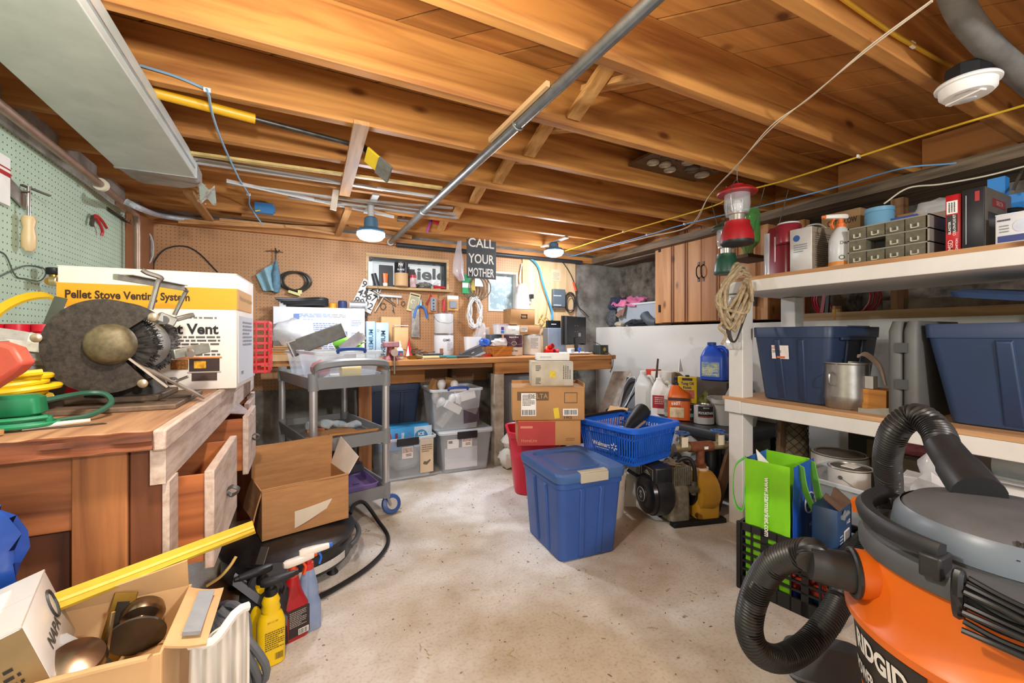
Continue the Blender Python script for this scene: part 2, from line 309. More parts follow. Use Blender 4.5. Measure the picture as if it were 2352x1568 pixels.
# blocking between the joists above the right wall, and rim on the left
for i, (a, b) in enumerate(zip(JY, JY[1:])):
    if i > 2: struct('trim_1', G().box(3.02, a + 0.002, ZJ + 0.01, 3.06, b - 0.044, ZT - 0.002), wood('c08142', '8c5524', 'y', 2.4), sm=False)
struct('trim_2', G().box(2.9, -2.6, ZJ - 0.065, 3.75, YB, ZJ - 0.002).jit(0.01, 5), wood('7d6a52', '3a2c1e', 'y', 3), sm=False)
struct('trim_3', G().box(-1.2, 3.80, 1.86, 3.0, 3.88, ZJ - 0.002), wood('c68a4c', '9a5e2c', 'x', 2.4), sm=False)
struct('trim_4', G().box(-1.2, -2.6, 1.86, XL - 0.06, YB, ZJ - 0.002), wood('8a6238', '553618', 'y', 2.4), sm=False)
# cross bridging between joists
BW = wood('d8a869', 'ac7434', 'y', 3, 0.6, 0.15, knots=False)
def bridging(p, q):
    struct('bridging_brace', G().beam(p, q, 0.062, 0.022), BW, bev=0.001)
for k in range(4, 10):
    y0, y1 = JY[k], JY[k + 1] - 0.042; x = 0.965 + 0.01 * k
    bridging((x, y0 + 0.004, ZT - 0.03), (x, y1 - 0.004, ZJ + 0.03)); bridging((x + 0.07, y0 + 0.004, ZJ + 0.03), (x + 0.07, y1 - 0.004, ZT - 0.03))
# wall coverings
PEGG = pegmat('b7cdb6', '3b463d', (0, 1, 1)); PEGB = pegmat('b5865a', '553a22', (1, 0, 1))
tag(ob('pegboard', G().box(XL - 0.045, -2.0, 0.75, XL, 3.30, 1.80), PEGG, sm=False), 'pale green pegboard panel covering the wall above the cluttered bench', 'pegboard')
tag(ob('pegboard', wall_with(G(), XL - 0.04, 2.034, 0.62, 1.858, YB - 0.012, YB - 0.002, [w1, (1.655, 1.985, 1.30, 1.70)]), PEGB, sm=False), 'brown pegboard panel behind the long back workbench around the windows', 'pegboard')
tag(ob('hardboard_panel', G().box(XL - 0.045, 3.31, 0.6, XL + 0.003, YB - 0.014, 1.87), M('96633e', 0.5, 0, 0.1, 4, 0.03), sm=False), 'plain brown hardboard panel between green pegboard and the back corner', 'panel')
tag(ob('plywood_panel', G().box(2.04, YB - 0.022, 0.62, 2.70, YB - 0.002, 1.857), wood('dcbf95', 'c7a274', 'z', 2.0, 0.6, 0.05), sm=False), 'pale plywood panel carrying network boxes above the back workbench', 'panel')
def window(name, wn, fw, fm, pane, extra=None):
    t = thing(name, None, None, ((wn[0] + wn[1]) / 2, YB + 0.03, (wn[2] + wn[3]) / 2)); t['kind'] = 'structure'; a = (wn[1] - wn[0]) / 2; c = (wn[3] - wn[2]) / 2; g = G()
    g.box(-a, -0.05, -c, -a + fw, 0.05, c).box(a - fw, -0.05, -c, a, 0.05, c).box(-a + fw, -0.05, -c, a - fw, 0.05, -c + fw).box(-a + fw, -0.05, c - fw, a - fw, 0.05, c); ob('window_frame', g, fm, t, bev=0.002)
    ob('pane', G().box(-a + fw, 0.03, -c + fw, a - fw, 0.036, c - fw), pane, t, sm=False); return t
wt = window('window_1', w1, 0.022, M('2a2c2e', 0.4, 0, 0.2, 20, 0.1, col2='8a8c8e', thr=(0.3, 0.36)), M('d9dde0', 0.08, 0, 0, 1, clear=0.85))
tag(ob('window_shield', G().box(0.56, YB + 0.19, 1.45, 1.30, YB + 0.2, 1.78), M('d5d8d8', 0.7, 0, 0.1, 9, emit=0.7), sm=False), 'white printed board standing outside behind the black framed window', 'board')  # board glows by emission, standing in for the brightness outside
text('Shield', 0.115, (1.04, YB + 0.188, 1.655), X_, Z_, M('1c1d1f', 0.6, 0, 0, 1), bpy.data.objects['window_shield'], w=0.50, bold=0.03)
window('window_2', w2, 0.018, M('ddd8cc', 0.5, 0, 0.06, 6), M('8fa3aa', 0.3, 0, 0.25, 22, 0.15, col2='c3d0d6', thr=(0.35, 0.5), emit=0.04))
struct('wall_back_outside', G().box(0.2, YB + 0.32, 1.2, 2.4, YB + 0.36, 1.98), M('c8ced2', 0.8, 0, 0.1, 5), sm=False)
for (x0, x1, z0, z1) in ((0.50, 1.25, 1.745, 1.775), (0.50, 0.525, 1.47, 1.745), (1.225, 1.25, 1.47, 1.745)): struct('trim_5', G().box(x0, YB - 0.02, z0, x1, YB - 0.001, z1), wood('d8b888', 'b08a58', 'x', 3), sm=False)
struct('window_sill', G().box(0.50, YB - 0.10, 1.462, 1.26, YB + 0.001, 1.484), wood('c8a878', '967248', 'x', 3), bev=0.002)
# ------------------------------------------------------------------ things under the joists
DUCTM = M('d3d7d2', 0.5, 0.2, 0.12, 5, 0.04, col2='bcc4bd')
t = thing('air_duct', 'long flat galvanized air duct slung under the joists above the workbench', 'duct', (-0.617, 1.0, 1.83))
g = G().box(-0.152, -2.2, 0, 0.152, 1.56, 0.092); ob('duct_body', g, DUCTM, t, bev=0.004)
ob('duct_boot', G().loft([rrect(0.304, 0.092, 0.012, 3), [p + Vector((0.0, 0, 0.14)) for p in rrect(0.30, 0.085, 0.02, 3)], [p + Vector((-0.03, 0.01, 0.22)) for p in rrect(0.20, 0.06, 0.02, 3)]]).xf(Matrix.Translation((0, 1.56, 0.046)) @ Matrix.Rotation(R(-90), 4, 'X')), M('a39c93', 0.55, 0.3, 0.2, 9, 0.15), t)
ob('seam_flange', G().box(0.152, -2.2, 0.03, 0.158, 1.5, 0.036).box(-0.156, 1.545, -0.003, 0.157, 1.562, 0.095), GALV, t)
ob('foil_tape', G().sheet(lambda a, b: (0.14 + a * 0.07, 1.66 + 0.06 * b, -0.002 - 0.065 * b + 0.015 * math.sin(a * 7 + b * 5)), 8, 8, 0.001), M('d5d6d6', 0.3, 0.7, 0.1, 30, 0.4), t)
P_ = lambda L, z: [onz(u, v, z) for u, v in L]
pts = [Vector((-0.872, -1.5, 1.815)), Vector((-0.872, 1.0, 1.81)), Vector((-0.872, 2.75, 1.785)), Vector((-0.872, 3.12, 1.77)), Vector((-0.872, 3.2, 1.765)), Vector((-0.875, 3.235, 1.73)), Vector((-0.875, 3.24, 1.66)), Vector((-0.875, 3.24, 1.3))]
t = thing('copper_pipe', 'brownish copper water pipe running along the wall above the green pegboard', 'pipe', (0, 0, 0)); ob('pipe_run', G().tube(pts, 0.017, 12), M('9c8272', 0.4, 0.5, 0.2, 14), t)
ob('pipe_hanger', G().lathe([(0.018, -0.012), (0.03, -0.012), (0.03, 0.012), (0.018, 0.012)], 18, Matrix.Translation((-0.872, 2.72, 1.786)) @ Matrix.Rotation(R(90), 4, 'X')), M('d9cfb8', 0.6), t)
t = thing('steel_conduit', 'long grey steel pipe strapped diagonally below the ceiling joists', 'pipe', (0, 0, 0)); a, b = Vector((0.80, 0.5, 1.90)), ony(896, 557, 3.76)
ob('pipe_run', G().tube([a + (b - a) * k / 10 for k in range(11)], 0.021, 14), M('8e9496', 0.35, 0.85, 0.2, 16), t)
for k in (0.30, 0.69): c = a + (b - a) * k; ob('pipe_strap', G().tube([c + Vector((math.cos(x) * 0.024, 0, math.sin(x) * 0.024)) for x in [R(d) for d in range(0, 361, 30)]], 0.004, 6), STEEL, t)
ob('end_coupling', G().cyl(b - (b - a).normalized() * 0.02, b, 0.028, n=14), LGREY, t); ob('mount_strip', G().beam(a + (b - a) * 0.22 + Vector((-0.03, 0, 0.012)), a + (b - a) * 0.36 + Vector((-0.03, 0, 0.012)), 0.014, 0.02), CARDL, t)
# smoke alarm on a black octagon box
t = thing('smoke_alarm', 'round white smoke alarm on a black box under the ceiling', 'smoke alarm', (1.927, 0.556, 1.86))
ob('base_plate', G().lathe([(0.03, 0.012), (0.074, 0.012), (0.078, 0.006), (0.077, 0), (0.06, -0.002)], 40), WHITE, t)
ob('housing', G().lathe([(0.068, 0.0), (0.067, -0.022), (0.058, -0.032), (0.03, -0.035), (0.0, -0.035)], 40), WHITE, t)
g = G()
for k in range(5): g.tube([(-0.045 + k * 0.007 * 0.7, math.sin(x) * (0.02 + k * 0.004) - 0.002, -0.0335) for x in [R(d) for d in range(-60, 61, 20)]], 0.0011, 5)
ob('vent_slots', g, M('8b8b8b', 0.6), t); ob('test_button', G().lathe([(0.02, -0.034), (0.02, -0.039), (0.012, -0.041), (0, -0.041)], 24).xf(Matrix.Translation((0.02, 0.005, 0))), LGREY, t); ob('face_bar', G().cb((0.0, 0.005, -0.0355), 0.022, 0.10, 0.006, R(-20)), WHITE, t, bev=0.002)
ob('octagon_box', G().lathe([(0.055, 0.012), (0.055, 0.06)], 8), BLACK, t)
WT = Vector((0, 0, 0))
def cable(name, pts, r, mat, label, cat='cable', k=6, group=None, clips=(), closed=False, n=7):
    S = smooth(pts, k, closed)
    if not clips: return one(name, G().tube(S, r, n, closed), mat, label, cat, group)
    t = thing(name, label, cat, (0, 0, 0), 0, group); ob('wire', G().tube(S, r, n, closed), mat, t)
    for c in clips: p = Vector(c); ob('staple', G().box(p.x - r - 0.006, p.y - 0.004, p.z - r - 0.001, p.x + r + 0.006, p.y + 0.004, p.z + r + 0.004), WHITE, t)
    return t
L = [(2152, -8), (1990, 112), (1860, 225), (1768, 292), (1690, 385), (1630, 448), (1580, 520), (1480, 545), (1350, 580)]
for i, (dx, dz) in enumerate(((0, 0), (0.012, 0.006))):
    P0 = P_(L, 1.915); P0 = [p + Vector((dx * math.sin(j * 2.1 + i), dx * math.cos(j * 1.7), -dz * (j % 2))) for j, p in enumerate(P0)]
    cable('bell_wire', P0, 0.0022, M('d8cdb8' if i else 'e4dccb', 0.5, 0, 0.05), ['thin white wire stapled across the joists, smooth single strand', 'thin cream wire twisted around the white strand across the joists'][i], 'wire', 8)
cable('yellow_cable', [onz(*q, 1.914) for q in ((2420, 222), (2150, 302), (1972, 360), (1800, 415), (1664, 451), (1640, 472), (1432, 533), (1298, 576))], 0.0048, M('dcb432', 0.45, 0, 0.06), 'bright yellow electrical cable strung under the joists towards the bulb', 'cable', clips=[onz(1972, 360, 1.914), onz(1432, 533, 1.914)])
cable('blue_cable', [onz(*q, 1.910) for q in ((2420, 322), (2210, 372), (2071, 387), (1900, 435), (1740, 475), (1572, 515), (1486, 540), (1349, 578), (1301, 592))], 0.0042, M('6fa2cf', 0.45, 0, 0.06), 'blue network cable strung along the joists above the loaded shelves', 'cable', clips=[onz(1572, 515, 1.91), onz(1486, 540, 1.91)])
cable('yellow_cable', [ony(*q, 0.625) for q in ((1925, -10), (2044, 73), (2096, 104), (2160, 140), (2186, 152))], 0.006, M('c79a28', 0.5, 0, 0.1), 'short ochre cable stapled to the joist, leading into the smoke alarm', 'cable', clips=[ony(2096, 104, 0.625)])
one('drain_hose', G().tube(smooth([ond(2185, -30, 1.15), ond(2210, 30, 1.2), ond(2260, 95, 1.28), ond(2330, 160, 1.36), ond(2420, 235, 1.42)], 6), 0.034, 14), M('6f6c66', 0.7, 0, 0.25, 12, 0.1), 'fat grey hose curving between the joists behind the smoke alarm', 'hose')
cable('blue_cable', [ony(322, 150, 1.83), ony(400, 174, 1.83), ony(462, 200, 1.832), onz(478, 212, 1.912), onz(488, 262, 1.90), onz(512, 330, 1.895), onz(548, 408, 1.905), onz(571, 447, 1.915), ony(573, 470, 3.40), ony(586, 492, 3.44), ony(604, 517, 3.45)], 0.0045, M('7fa6c6', 0.45, 0, 0.06), 'pale blue cable stapled to joists, hanging beside the duct down to the blue box', 'cable', clips=[onz(476, 208, 1.917), onz(571, 447, 1.917)])
t = thing('junction_box', 'blue plastic junction box fixed on the rear joist', 'junction box', ony(607, 481, 3.476)); ob('box_body', G().box(-0.058, -0.05, -0.036, 0.058, 0, 0.036), M('3c7fb8', 0.45, 0, 0.08), t, bev=0.003); ob('side_tab', G().box(0.058, -0.03, -0.02, 0.07, -0.01, 0.02), M('3c7fb8', 0.45, 0, 0.08), t); ob('wire_nut', G().cyl((-0.05, -0.055, -0.03), (-0.02, -0.055, -0.022), 0.006, 0.004, 8), M('d8c02c', 0.5), t)
cable('grey_cable', [onx(288, 462, -0.80), onx(320, 478, -0.76), ony(365, 494, 3.55), ony(420, 503, 3.7), ony(470, 508, 3.76)], 0.016, M('a9afb4', 0.45, 0.1, 0.25, 30, 0.1), 'thick bundle of grey cables curving round the corner below the duct', 'cable')
# boards screwed across the joists that hold long offcuts
def plank(pts, w, th, mat, label, name='cross_board', group=None): return one(name, G().beam(*pts, w, th), mat, label, 'board', group, bev=0.001)
HW = wood('c2925c', '92622f', 'y', 3, 0.6, 0.12)
plank((onz(831, 282, 1.905), onz(791, 447, 1.905)), 0.06, 0.018, HW, 'dark grooved wooden strip crossing under two joists beside the sanding pole')
plank((onz(800, 478, 1.897), onz(776, 537, 1.892)), 0.045, 0.03, HW, 'short pale wooden bracket under the rearmost joists holding thin laths')
plank((onz(432, 440, 1.905), onz(486, 511, 1.89)), 0.05, 0.022, HW, 'brown wooden strut slanting from the duct end to the back wall')
plank((ony(773, 428, 2.72), ony(765, 482, 2.72)), 0.02, 0.035, M('d8d0c4', 0.6, 0, 0.1), 'short upright whitewashed block nailed to a joist holding the metal strips')
i = 0
for (a, b, w, th, m, lb) in (((438, 352), (1015, 432), 0.03, 0.012, M('c9b070', 0.6, 0, 0.2, 20, 0.1), 'flaky yellowish wooden strip lying topmost on the offcuts under the joists'), ((442, 362), (880, 435), 0.025, 0.014, STEEL, 'long bright metal channel lying beside the yellowish strip under the joists'),
    ((446, 372), (1000, 452), 0.022, 0.012, LGREY, 'long light grey metal strip resting under the joists, third from the top'), ((522, 421), (1048, 492), 0.028, 0.010, GALV, 'thin galvanized strip starting beside the blue cable under the joists'),
    ((662, 452), (1050, 500), 0.03, 0.016, GALV, 'wide galvanized channel with a square end under the rear joists'), ((735, 452), (1040, 478), 0.022, 0.012, STEEL, 'short steel strip lying between the two galvanized channels'), ((520, 415), (905, 498), 0.006, 0.02, LGREY, 'slim pale strip leaning flat along the joist near the pipe')):
    one('metal_strip' if m is not M('c9b070', 0.6, 0, 0.2, 20, 0.1) else 'wood_strip', G().beam(onz(*a, 1.912 - 0.0005 * i), onz(*b, 1.912 - 0.0005 * i), w, th), m, lb, 'strip', 'offcuts stored under the joists'); i += 1
for (a, b, w, th, lb) in (((410, 508), (775, 527), 0.025, 0.03, 'long brown lath resting at the top of the back wall'), ((505, 505), (770, 531), 0.035, 0.02, 'broad rounded lath lying on the wooden bracket by the wall'), ((555, 494), (770, 516), 0.02, 0.02, 'thin lath ending under the blue junction box'), ((655, 520), (772, 538), 0.03, 0.016, 'splintered whitish lath stub above the brown pegboard'), ((800, 515), (945, 545), 0.024, 0.03, 'notched lath running behind the bulb towards the pipe')):
    p, q = ony(*a, 3.70), ony(*b, 3.74); one('wood_lath', G().beam(p, q, w, th), wood('cf9a60', 'a06a36', 'x', 4), lb, 'lath', 'laths along the back wall')
# pole sander
t = thing('pole_sander', 'yellow handled pole sander lying across the joist bay', 'sander'); a, b = Vector((-0.52, 1.925, 1.929)), Vector((0.262, 2.055, 1.927)); k = a + (b - a) * 0.45
ob('handle_grip', G().tube([a, a + (k - a) * 0.5, k], 0.019, 14), M('d9a51c', 0.4, 0, 0.05), t); ob('pole', G().tube([k, k + (b - k) * 0.5, b], 0.011, 12), M('4a4642', 0.35, 0.7, 0.4, 25), t)
Mh = Matrix.Translation(b) @ Matrix.Rotation(R(-20), 4, 'Z') @ Matrix.Rotation(R(40), 4, 'Y') @ Matrix.Rotation(R(-35), 4, 'X')
ob('swivel', G().cyl((-0.01, 0, 0), (0.05, 0, -0.012), 0.014, n=12).xf(Mh), BLACK, t); ob('sanding_head', G().box(0.03, -0.042, -0.03, 0.16, 0.042, -0.018).box(0.05, -0.03, -0.018, 0.14, 0.03, -0.012).xf(Mh), M('e0c02c', 0.4, 0, 0.06), t, bev=0.003); ob('sanding_pad', G().box(0.10, -0.046, -0.036, 0.172, 0.046, -0.022).xf(Mh), M('6d6c66', 0.85, 0, 0.2, 40, 0.3), t)
# board of jar lids screwed below the subfloor
t = thing('jar_lid_board', 'dark board with round jar lids screwed to it between the joists', 'board', (1.92, 1.69, 2.012)); ob('board_plate', G().box(-0.27, -0.14, 0, 0.27, 0.14, 0.016), wood('6a4a2c', '422c18', 'x'), t)
for j, (x, y, r) in enumerate(((-0.20, -0.07, 0.033), (-0.19, 0.03, 0.033), (-0.11, 0.02, 0.033), (-0.10, -0.08, 0.033), (-0.02, -0.06, 0.035), (-0.03, 0.06, 0.034), (0.08, 0.0, 0.042), (0.08, -0.10, 0.036), (0.20, 0.03, 0.042), (0.19, -0.09, 0.036))):
    ob('jar_lid', G().lathe([(r * 0.9, 0), (r, -0.002), (r, -0.012), (r * 0.93, -0.014), (r * 0.9, -0.006), (0, -0.006)], 22).xf(Matrix.Translation((x, y, 0))), M('b8ae9c' if j % 3 else '6f6658', 0.45, 0.3, 0.15, 20), t)
# LED bulbs
def led(px, Y, zj, label):
    p = ony(*px, Y); t = thing('led_bulb', label, 'light bulb', p, 0, 'lit bulbs below the joists'); h = zj - p.z
    prof = [(0.088, 0.004), (0.09, 0.012), (0.075, 0.03), (0.045, 0.04), (0.042, min(h - 0.02, 0.1)), (0.03, min(h - 0.02, 0.1) + 0.01), (0.0, min(h - 0.02, 0.1) + 0.011)]
    ob('heat_sink', G().lathe(prof, 28), M('4f7796', 0.45, 0.1, 0.1, 8), t); ob('mount_bar', G().box(-.02, -.215, h - .012, .02, .215, h - .001), LGREY, t); ob('socket_cord', G().cyl((0, 0, min(h - 0.02, 0.1)), (0, 0, h - 0.001), 0.02, n=12), LGREY, t)
    e = M('eff5ff', 0.5, 0, 0, 1, emit=LED); ob('diffuser', G().lathe([(0.087, 0.008), (0.088, -0.012), (0.07, -0.034), (0.035, -0.045), (0, -0.047)], 28, c0=False), e, t); return t
led((852, 537), 2.89, ZJ, 'lit round bulb hanging beside the steel pipe above the back workbench'); led((1272, 578), 3.30, ZJ, 'lit round bulb above the plywood panel and the computer screen')
# small things hooked to the rear joists
t = thing('pipe_valve', 'small metal valve clamped on the pipe end near the bulb', 'valve', ony(925, 507, 3.47)); ob('valve_body', G().cyl((-0.05, -0.03, 0), (0.05, -0.03, 0), 0.018, n=10).cyl((0, -0.03, 0), (0, -0.03, 0.05), 0.012, n=10), STEEL, t); ob('valve_handle', G().tube([(math.cos(x) * 0.03, -0.03, 0.05 + math.sin(x) * 0.004) for x in [R(d) for d in range(0, 331, 30)]], 0.006, 6, True), RED, t)
t = thing('hanging_tool', 'small red and violet tool hooked on the rear joist', 'tool', ony(988, 515, 3.47)); ob('red_handle', G().beam((0, -0.015, 0.03), (0.15, -0.015, 0.0), 0.02, 0.025), M('c8223c', 0.4), t, bev=0.003); ob('violet_tip', G().beam((0, -0.015, 0.03), (-0.03, -0.015, -0.07), 0.016, 0.016), M('c05ab8', 0.4), t); ob('blue_cap', G().cb((0.0, -0.015, 0.035), 0.02, 0.02, 0.04), M('2b5fa8', 0.4), t)
one('porcelain_insulator', G().tube([(0.02 * math.cos(k * 0.9), 0.02 * math.sin(k * 0.9), 0.004 * k) for k in range(30)], 0.005, 6), M('c9a987', 0.5, 0.3), 'curled porcelain knobs and wire beside the duct end', 'insulator', loc=ony(463, 460, 3.06) + Vector((0, -0.01, -0.02)))
# ------------------------------------------------------------------ things hung on the green pegboard
def onw(u, v, off=0.0): return onx(u, v, XL + off)
t = thing('screwdriver', 'large screwdriver with pale wooden handle hung upside down on green pegboard', 'screwdriver', onw(66, 495, 0.03))
ob('handle', G().lathe([(0.006, 0.0), (0.017, 0.003), (0.021, 0.02), (0.016, 0.045), (0.021, 0.08), (0.020, 0.12), (0.010, 0.135), (0, 0.136)], 18, Matrix.Rotation(R(180), 4, 'X')), wood('e3c99a', 'cfae78', 'z', 3, 0.4, 0.03, knots=False), t); ob('shaft', G().cyl((0, 0, 0), (0, 0, 0.11), 0.006, n=10), CHROME, t); ob('hook', G().box(-0.03, -0.012, 0.085, 0.005, 0.012, 0.09), DSTEEL, t)
t = thing('metal_bracket', 'flat grey steel hinge plate hung on pegboard beside the screwdriver', 'bracket', onw(38, 445, 0.012)); ob('plate', G().beam((0, -0.07, 0.025), (0, 0.06, -0.02), 0.006, 0.055, (0, 0, 1)), STEEL, t); ob('arm', G().beam((0.004, 0.02, 0.04), (0.05, 0.10, 0.03), 0.012, 0.006), DSTEEL, t)
t = thing('carded_package', 'white carded package with red stripes hung on green pegboard edge', 'package', onw(4, 415, 0.012)); ob('card', G().box(-0.008, -0.05, -0.08, 0.008, 0.03, 0.09), PAPER, t); ob('red_band', G().box(-0.0085, -0.05, 0.02, 0.0095, 0.0305, 0.035).box(-0.0085, -0.05, 0.045, 0.0095, 0.0305, 0.05), RED, t)
t = thing('pliers', 'red handled pliers hung near the far edge of green pegboard', 'pliers', onw(212, 505, 0.02))
ob('jaw', G().beam((0, -0.01, -0.03), (0, 0.01, 0.02), 0.012, 0.02), DSTEEL, t)
for dz in (0, 1): ob('handle', G().tube(smooth([(0, 0.005, 0.015), (0.005, 0.03, 0.03 - 0.01 * dz), (0.005, 0.10, 0.02 - 0.045 * dz), (0, 0.17 - 0.06 * dz, 0.0 - 0.055 * dz)], 5), 0.007, 8), M('b3262a', 0.4), t)
one('peg_hook_rail', G().box(0, 0, 0, 0.004, 0.27, 0.02).add([], []).xf(Matrix()), DSTEEL, 'steel rail with spring clips at the far end of the pegboard', 'rail', loc=onw(245, 483, 0.002))
g = G()
for k in range(8): g.tube([(0.002, 0.02 + k * 0.033, 0.0), (0.035, 0.02 + k * 0.033, -0.01), (0.04, 0.02 + k * 0.033, 0.008)], 0.002, 5)
ob('rail_hook', g, DSTEEL, bpy.data.objects['peg_hook_rail'])
t = thing('pressure_valve', 'brass gas valve with black knob hung on green pegboard', 'valve', onw(124, 645, 0.05)); ob('valve_body', G().cyl((0, -0.035, -0.005), (0, 0.035, -0.005), 0.016, n=14).cyl((0, 0, -0.02), (0, 0, 0.03), 0.014, n=14), BRASS, t); ob('knob', G().lathe([(0.02, 0.025), (0.024, 0.03), (0.024, 0.05), (0.02, 0.053), (0, 0.053)], 18), BLACK, t)
ob('brass_nozzle', G().lathe([(0.012, 0), (0.02, 0.004), (0.02, 0.022), (0.014, 0.024), (0.013, 0.01)], 16, Matrix.Translation((0.0, -0.035, -0.005)) @ Matrix.Rotation(R(90), 4, 'Y')), M('cdb98c', 0.3, 0.8), t); ob('black_plug', G().cyl((0.0, 0.03, -0.01), (0.03, 0.055, -0.015), 0.012, 0.008, 10), BLACK, t)
cable('wire_loop', [onw(-20, 572, 0.004), onw(12, 585, 0.004), onw(35, 632, 0.006), onw(60, 640, 0.006), onw(90, 645, 0.02), onw(105, 630, 0.01), onw(98, 615, 0.006), onw(60, 610, 0.006), onw(20, 625, 0.006), onw(-20, 645, 0.004)], 0.0022, M('4f5a50', 0.5), 'thin dark wire looping across green pegboard to the brass valve', 'wire')
g = G()
for k in range(5):
    c = ony(332, 572, 3.80) + Vector((0.008 * (k - 2), -0.012 * k, 0)); g.tube([c + Vector((0.045 * math.cos(x), 0, 0.12 * math.sin(x))) for x in [R(d) for d in range(0, 360, 24)]], 0.0055, 6, True)
one('cable_coil', g, M('b9bcbc', 0.5, 0, 0.1), 'coil of grey cable hung in the corner beside the copper pipe', 'cable coil')
cable('black_cable', [ony(352, 625, YB - 0.018), ony(356, 598, YB - 0.018), ony(380, 572, YB - 0.018), ony(420, 565, YB - 0.018), ony(455, 580, YB - 0.018), ony(500, 625, YB - 0.018)], 0.005, RUBBER, 'black cable arching over brown pegboard above the big white carton', 'cable')
one('wood_sliver', G().beam((-0.50, 2.02, 1.2835), (-0.36, 2.05, 1.2835), 0.02, 0.006), PINE, 'thin wood sliver lying on top of the white pellet carton', 'wood scrap')
# ------------------------------------------------------------------ the left workbench
BX, BZ = -0.25, 0.86
t = thing('workbench', 'worn wooden workbench with open drawers along the green pegboard wall', 'workbench', (BX, 1.09, 0))
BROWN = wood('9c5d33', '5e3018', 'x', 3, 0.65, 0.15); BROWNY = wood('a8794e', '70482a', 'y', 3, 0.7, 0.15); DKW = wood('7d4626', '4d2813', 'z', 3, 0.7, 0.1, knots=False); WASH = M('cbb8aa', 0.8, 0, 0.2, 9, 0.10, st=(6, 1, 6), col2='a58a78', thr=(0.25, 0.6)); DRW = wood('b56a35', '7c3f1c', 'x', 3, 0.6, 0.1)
ob('bench_top', G().box(-0.69, 0, 0.818, -0.022, 1.85, BZ), wood('b58a64', '7a5233', 'y', 2.6, 0.7, 0.15), t, bev=0.004); ob('front_nosing', G().box(-0.022, 0.003, 0.815, 0.0, 1.85, BZ - 0.002), WASH, t, bev=0.004)
ob('worn_edge', G().sheet(lambda a, b: (-0.69 + a * 0.67, -0.004 + 0.006 * noise.noise(Vector((a * 14, b * 3, 0))), 0.822 + 0.036 * b + (b > 0.9) * 0.008 * noise.noise(Vector((a * 22, 3, 0)))), 60, 4, 0.008), wood('8e4f2e', '4a2412', 'x', 4, 0.7, 0.3), t)
ob('apron', G().box(-0.03, 0.02, 0.742, -0.004, 1.83, 0.815), WASH, t); ob('end_rail', G().box(-0.69, 0.045, 0.665, -0.14, 0.07, 0.815), BROWN, t, bev=0.002)
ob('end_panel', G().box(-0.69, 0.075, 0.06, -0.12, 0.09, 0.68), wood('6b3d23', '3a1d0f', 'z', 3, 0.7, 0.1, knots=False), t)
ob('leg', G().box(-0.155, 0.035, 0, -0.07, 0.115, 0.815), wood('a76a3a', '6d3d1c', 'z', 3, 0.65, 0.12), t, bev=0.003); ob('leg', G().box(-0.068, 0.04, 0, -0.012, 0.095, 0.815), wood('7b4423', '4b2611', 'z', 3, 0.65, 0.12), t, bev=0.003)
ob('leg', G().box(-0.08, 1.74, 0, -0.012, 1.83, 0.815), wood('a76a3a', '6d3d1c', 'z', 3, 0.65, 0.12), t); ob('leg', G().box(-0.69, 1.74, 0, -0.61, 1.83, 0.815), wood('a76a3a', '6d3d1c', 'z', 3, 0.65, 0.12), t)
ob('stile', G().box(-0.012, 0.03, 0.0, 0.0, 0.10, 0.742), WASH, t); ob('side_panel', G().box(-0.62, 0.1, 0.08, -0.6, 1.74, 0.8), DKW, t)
def drawer(y0, y1, out, z0=0.505, z1=0.735, full=True):
    d = ob('drawer', G().box(-0.45 + out, y0 + 0.012, z0 + 0.015, out - 0.02, y0 + 0.026, z1 - 0.012).box(-0.45 + out, y1 - 0.026, z0 + 0.015, out - 0.02, y1 - 0.012, z1 - 0.012).box(-0.45 + out, y0 + 0.026, z0 + 0.015, out - 0.02, y1 - 0.026, z0 + 0.025).box(-0.45 + out, y0 + 0.026, z0 + 0.026, -0.435 + out, y1 - 0.026, z1 - 0.03), DRW, t)
    ob('drawer_front', G().box(out - 0.02, y0, z0, out, y1, z1), [WASH], d, bev=0.003); yc = (y0 + y1) / 2; zc = (z0 + z1) / 2
    ob('pull', G().ribbon(smooth([(out - 0.001, yc, zc - 0.004), (out + 0.012, yc, zc - 0.012), (out + 0.028, yc, zc), (out + 0.012, yc, zc + 0.012), (out - 0.001, yc, zc + 0.006)], 5), 0.03, 0.002, Y_), DSTEEL, d); return d
for a in ((0.11, 0.50, 0.066), (0.86, 1.16, 0.062), (1.22, 1.45, 0.03), (1.50, 1.72, 0.012)): drawer(*a)
g = G().beam((0.0, 0.92, 0.74), (-0.12, 1.16, 0.80), 0.16, 0.003, (0.4, -0.3, 1)); one('sheet_metal', g, M('b4b3b1', 0.4, 0.6, 0.3, 20, 0.1), 'grey scuffed metal sheet sticking out of the second bench drawer', 'metal sheet', loc=(BX, 1.09, 0))
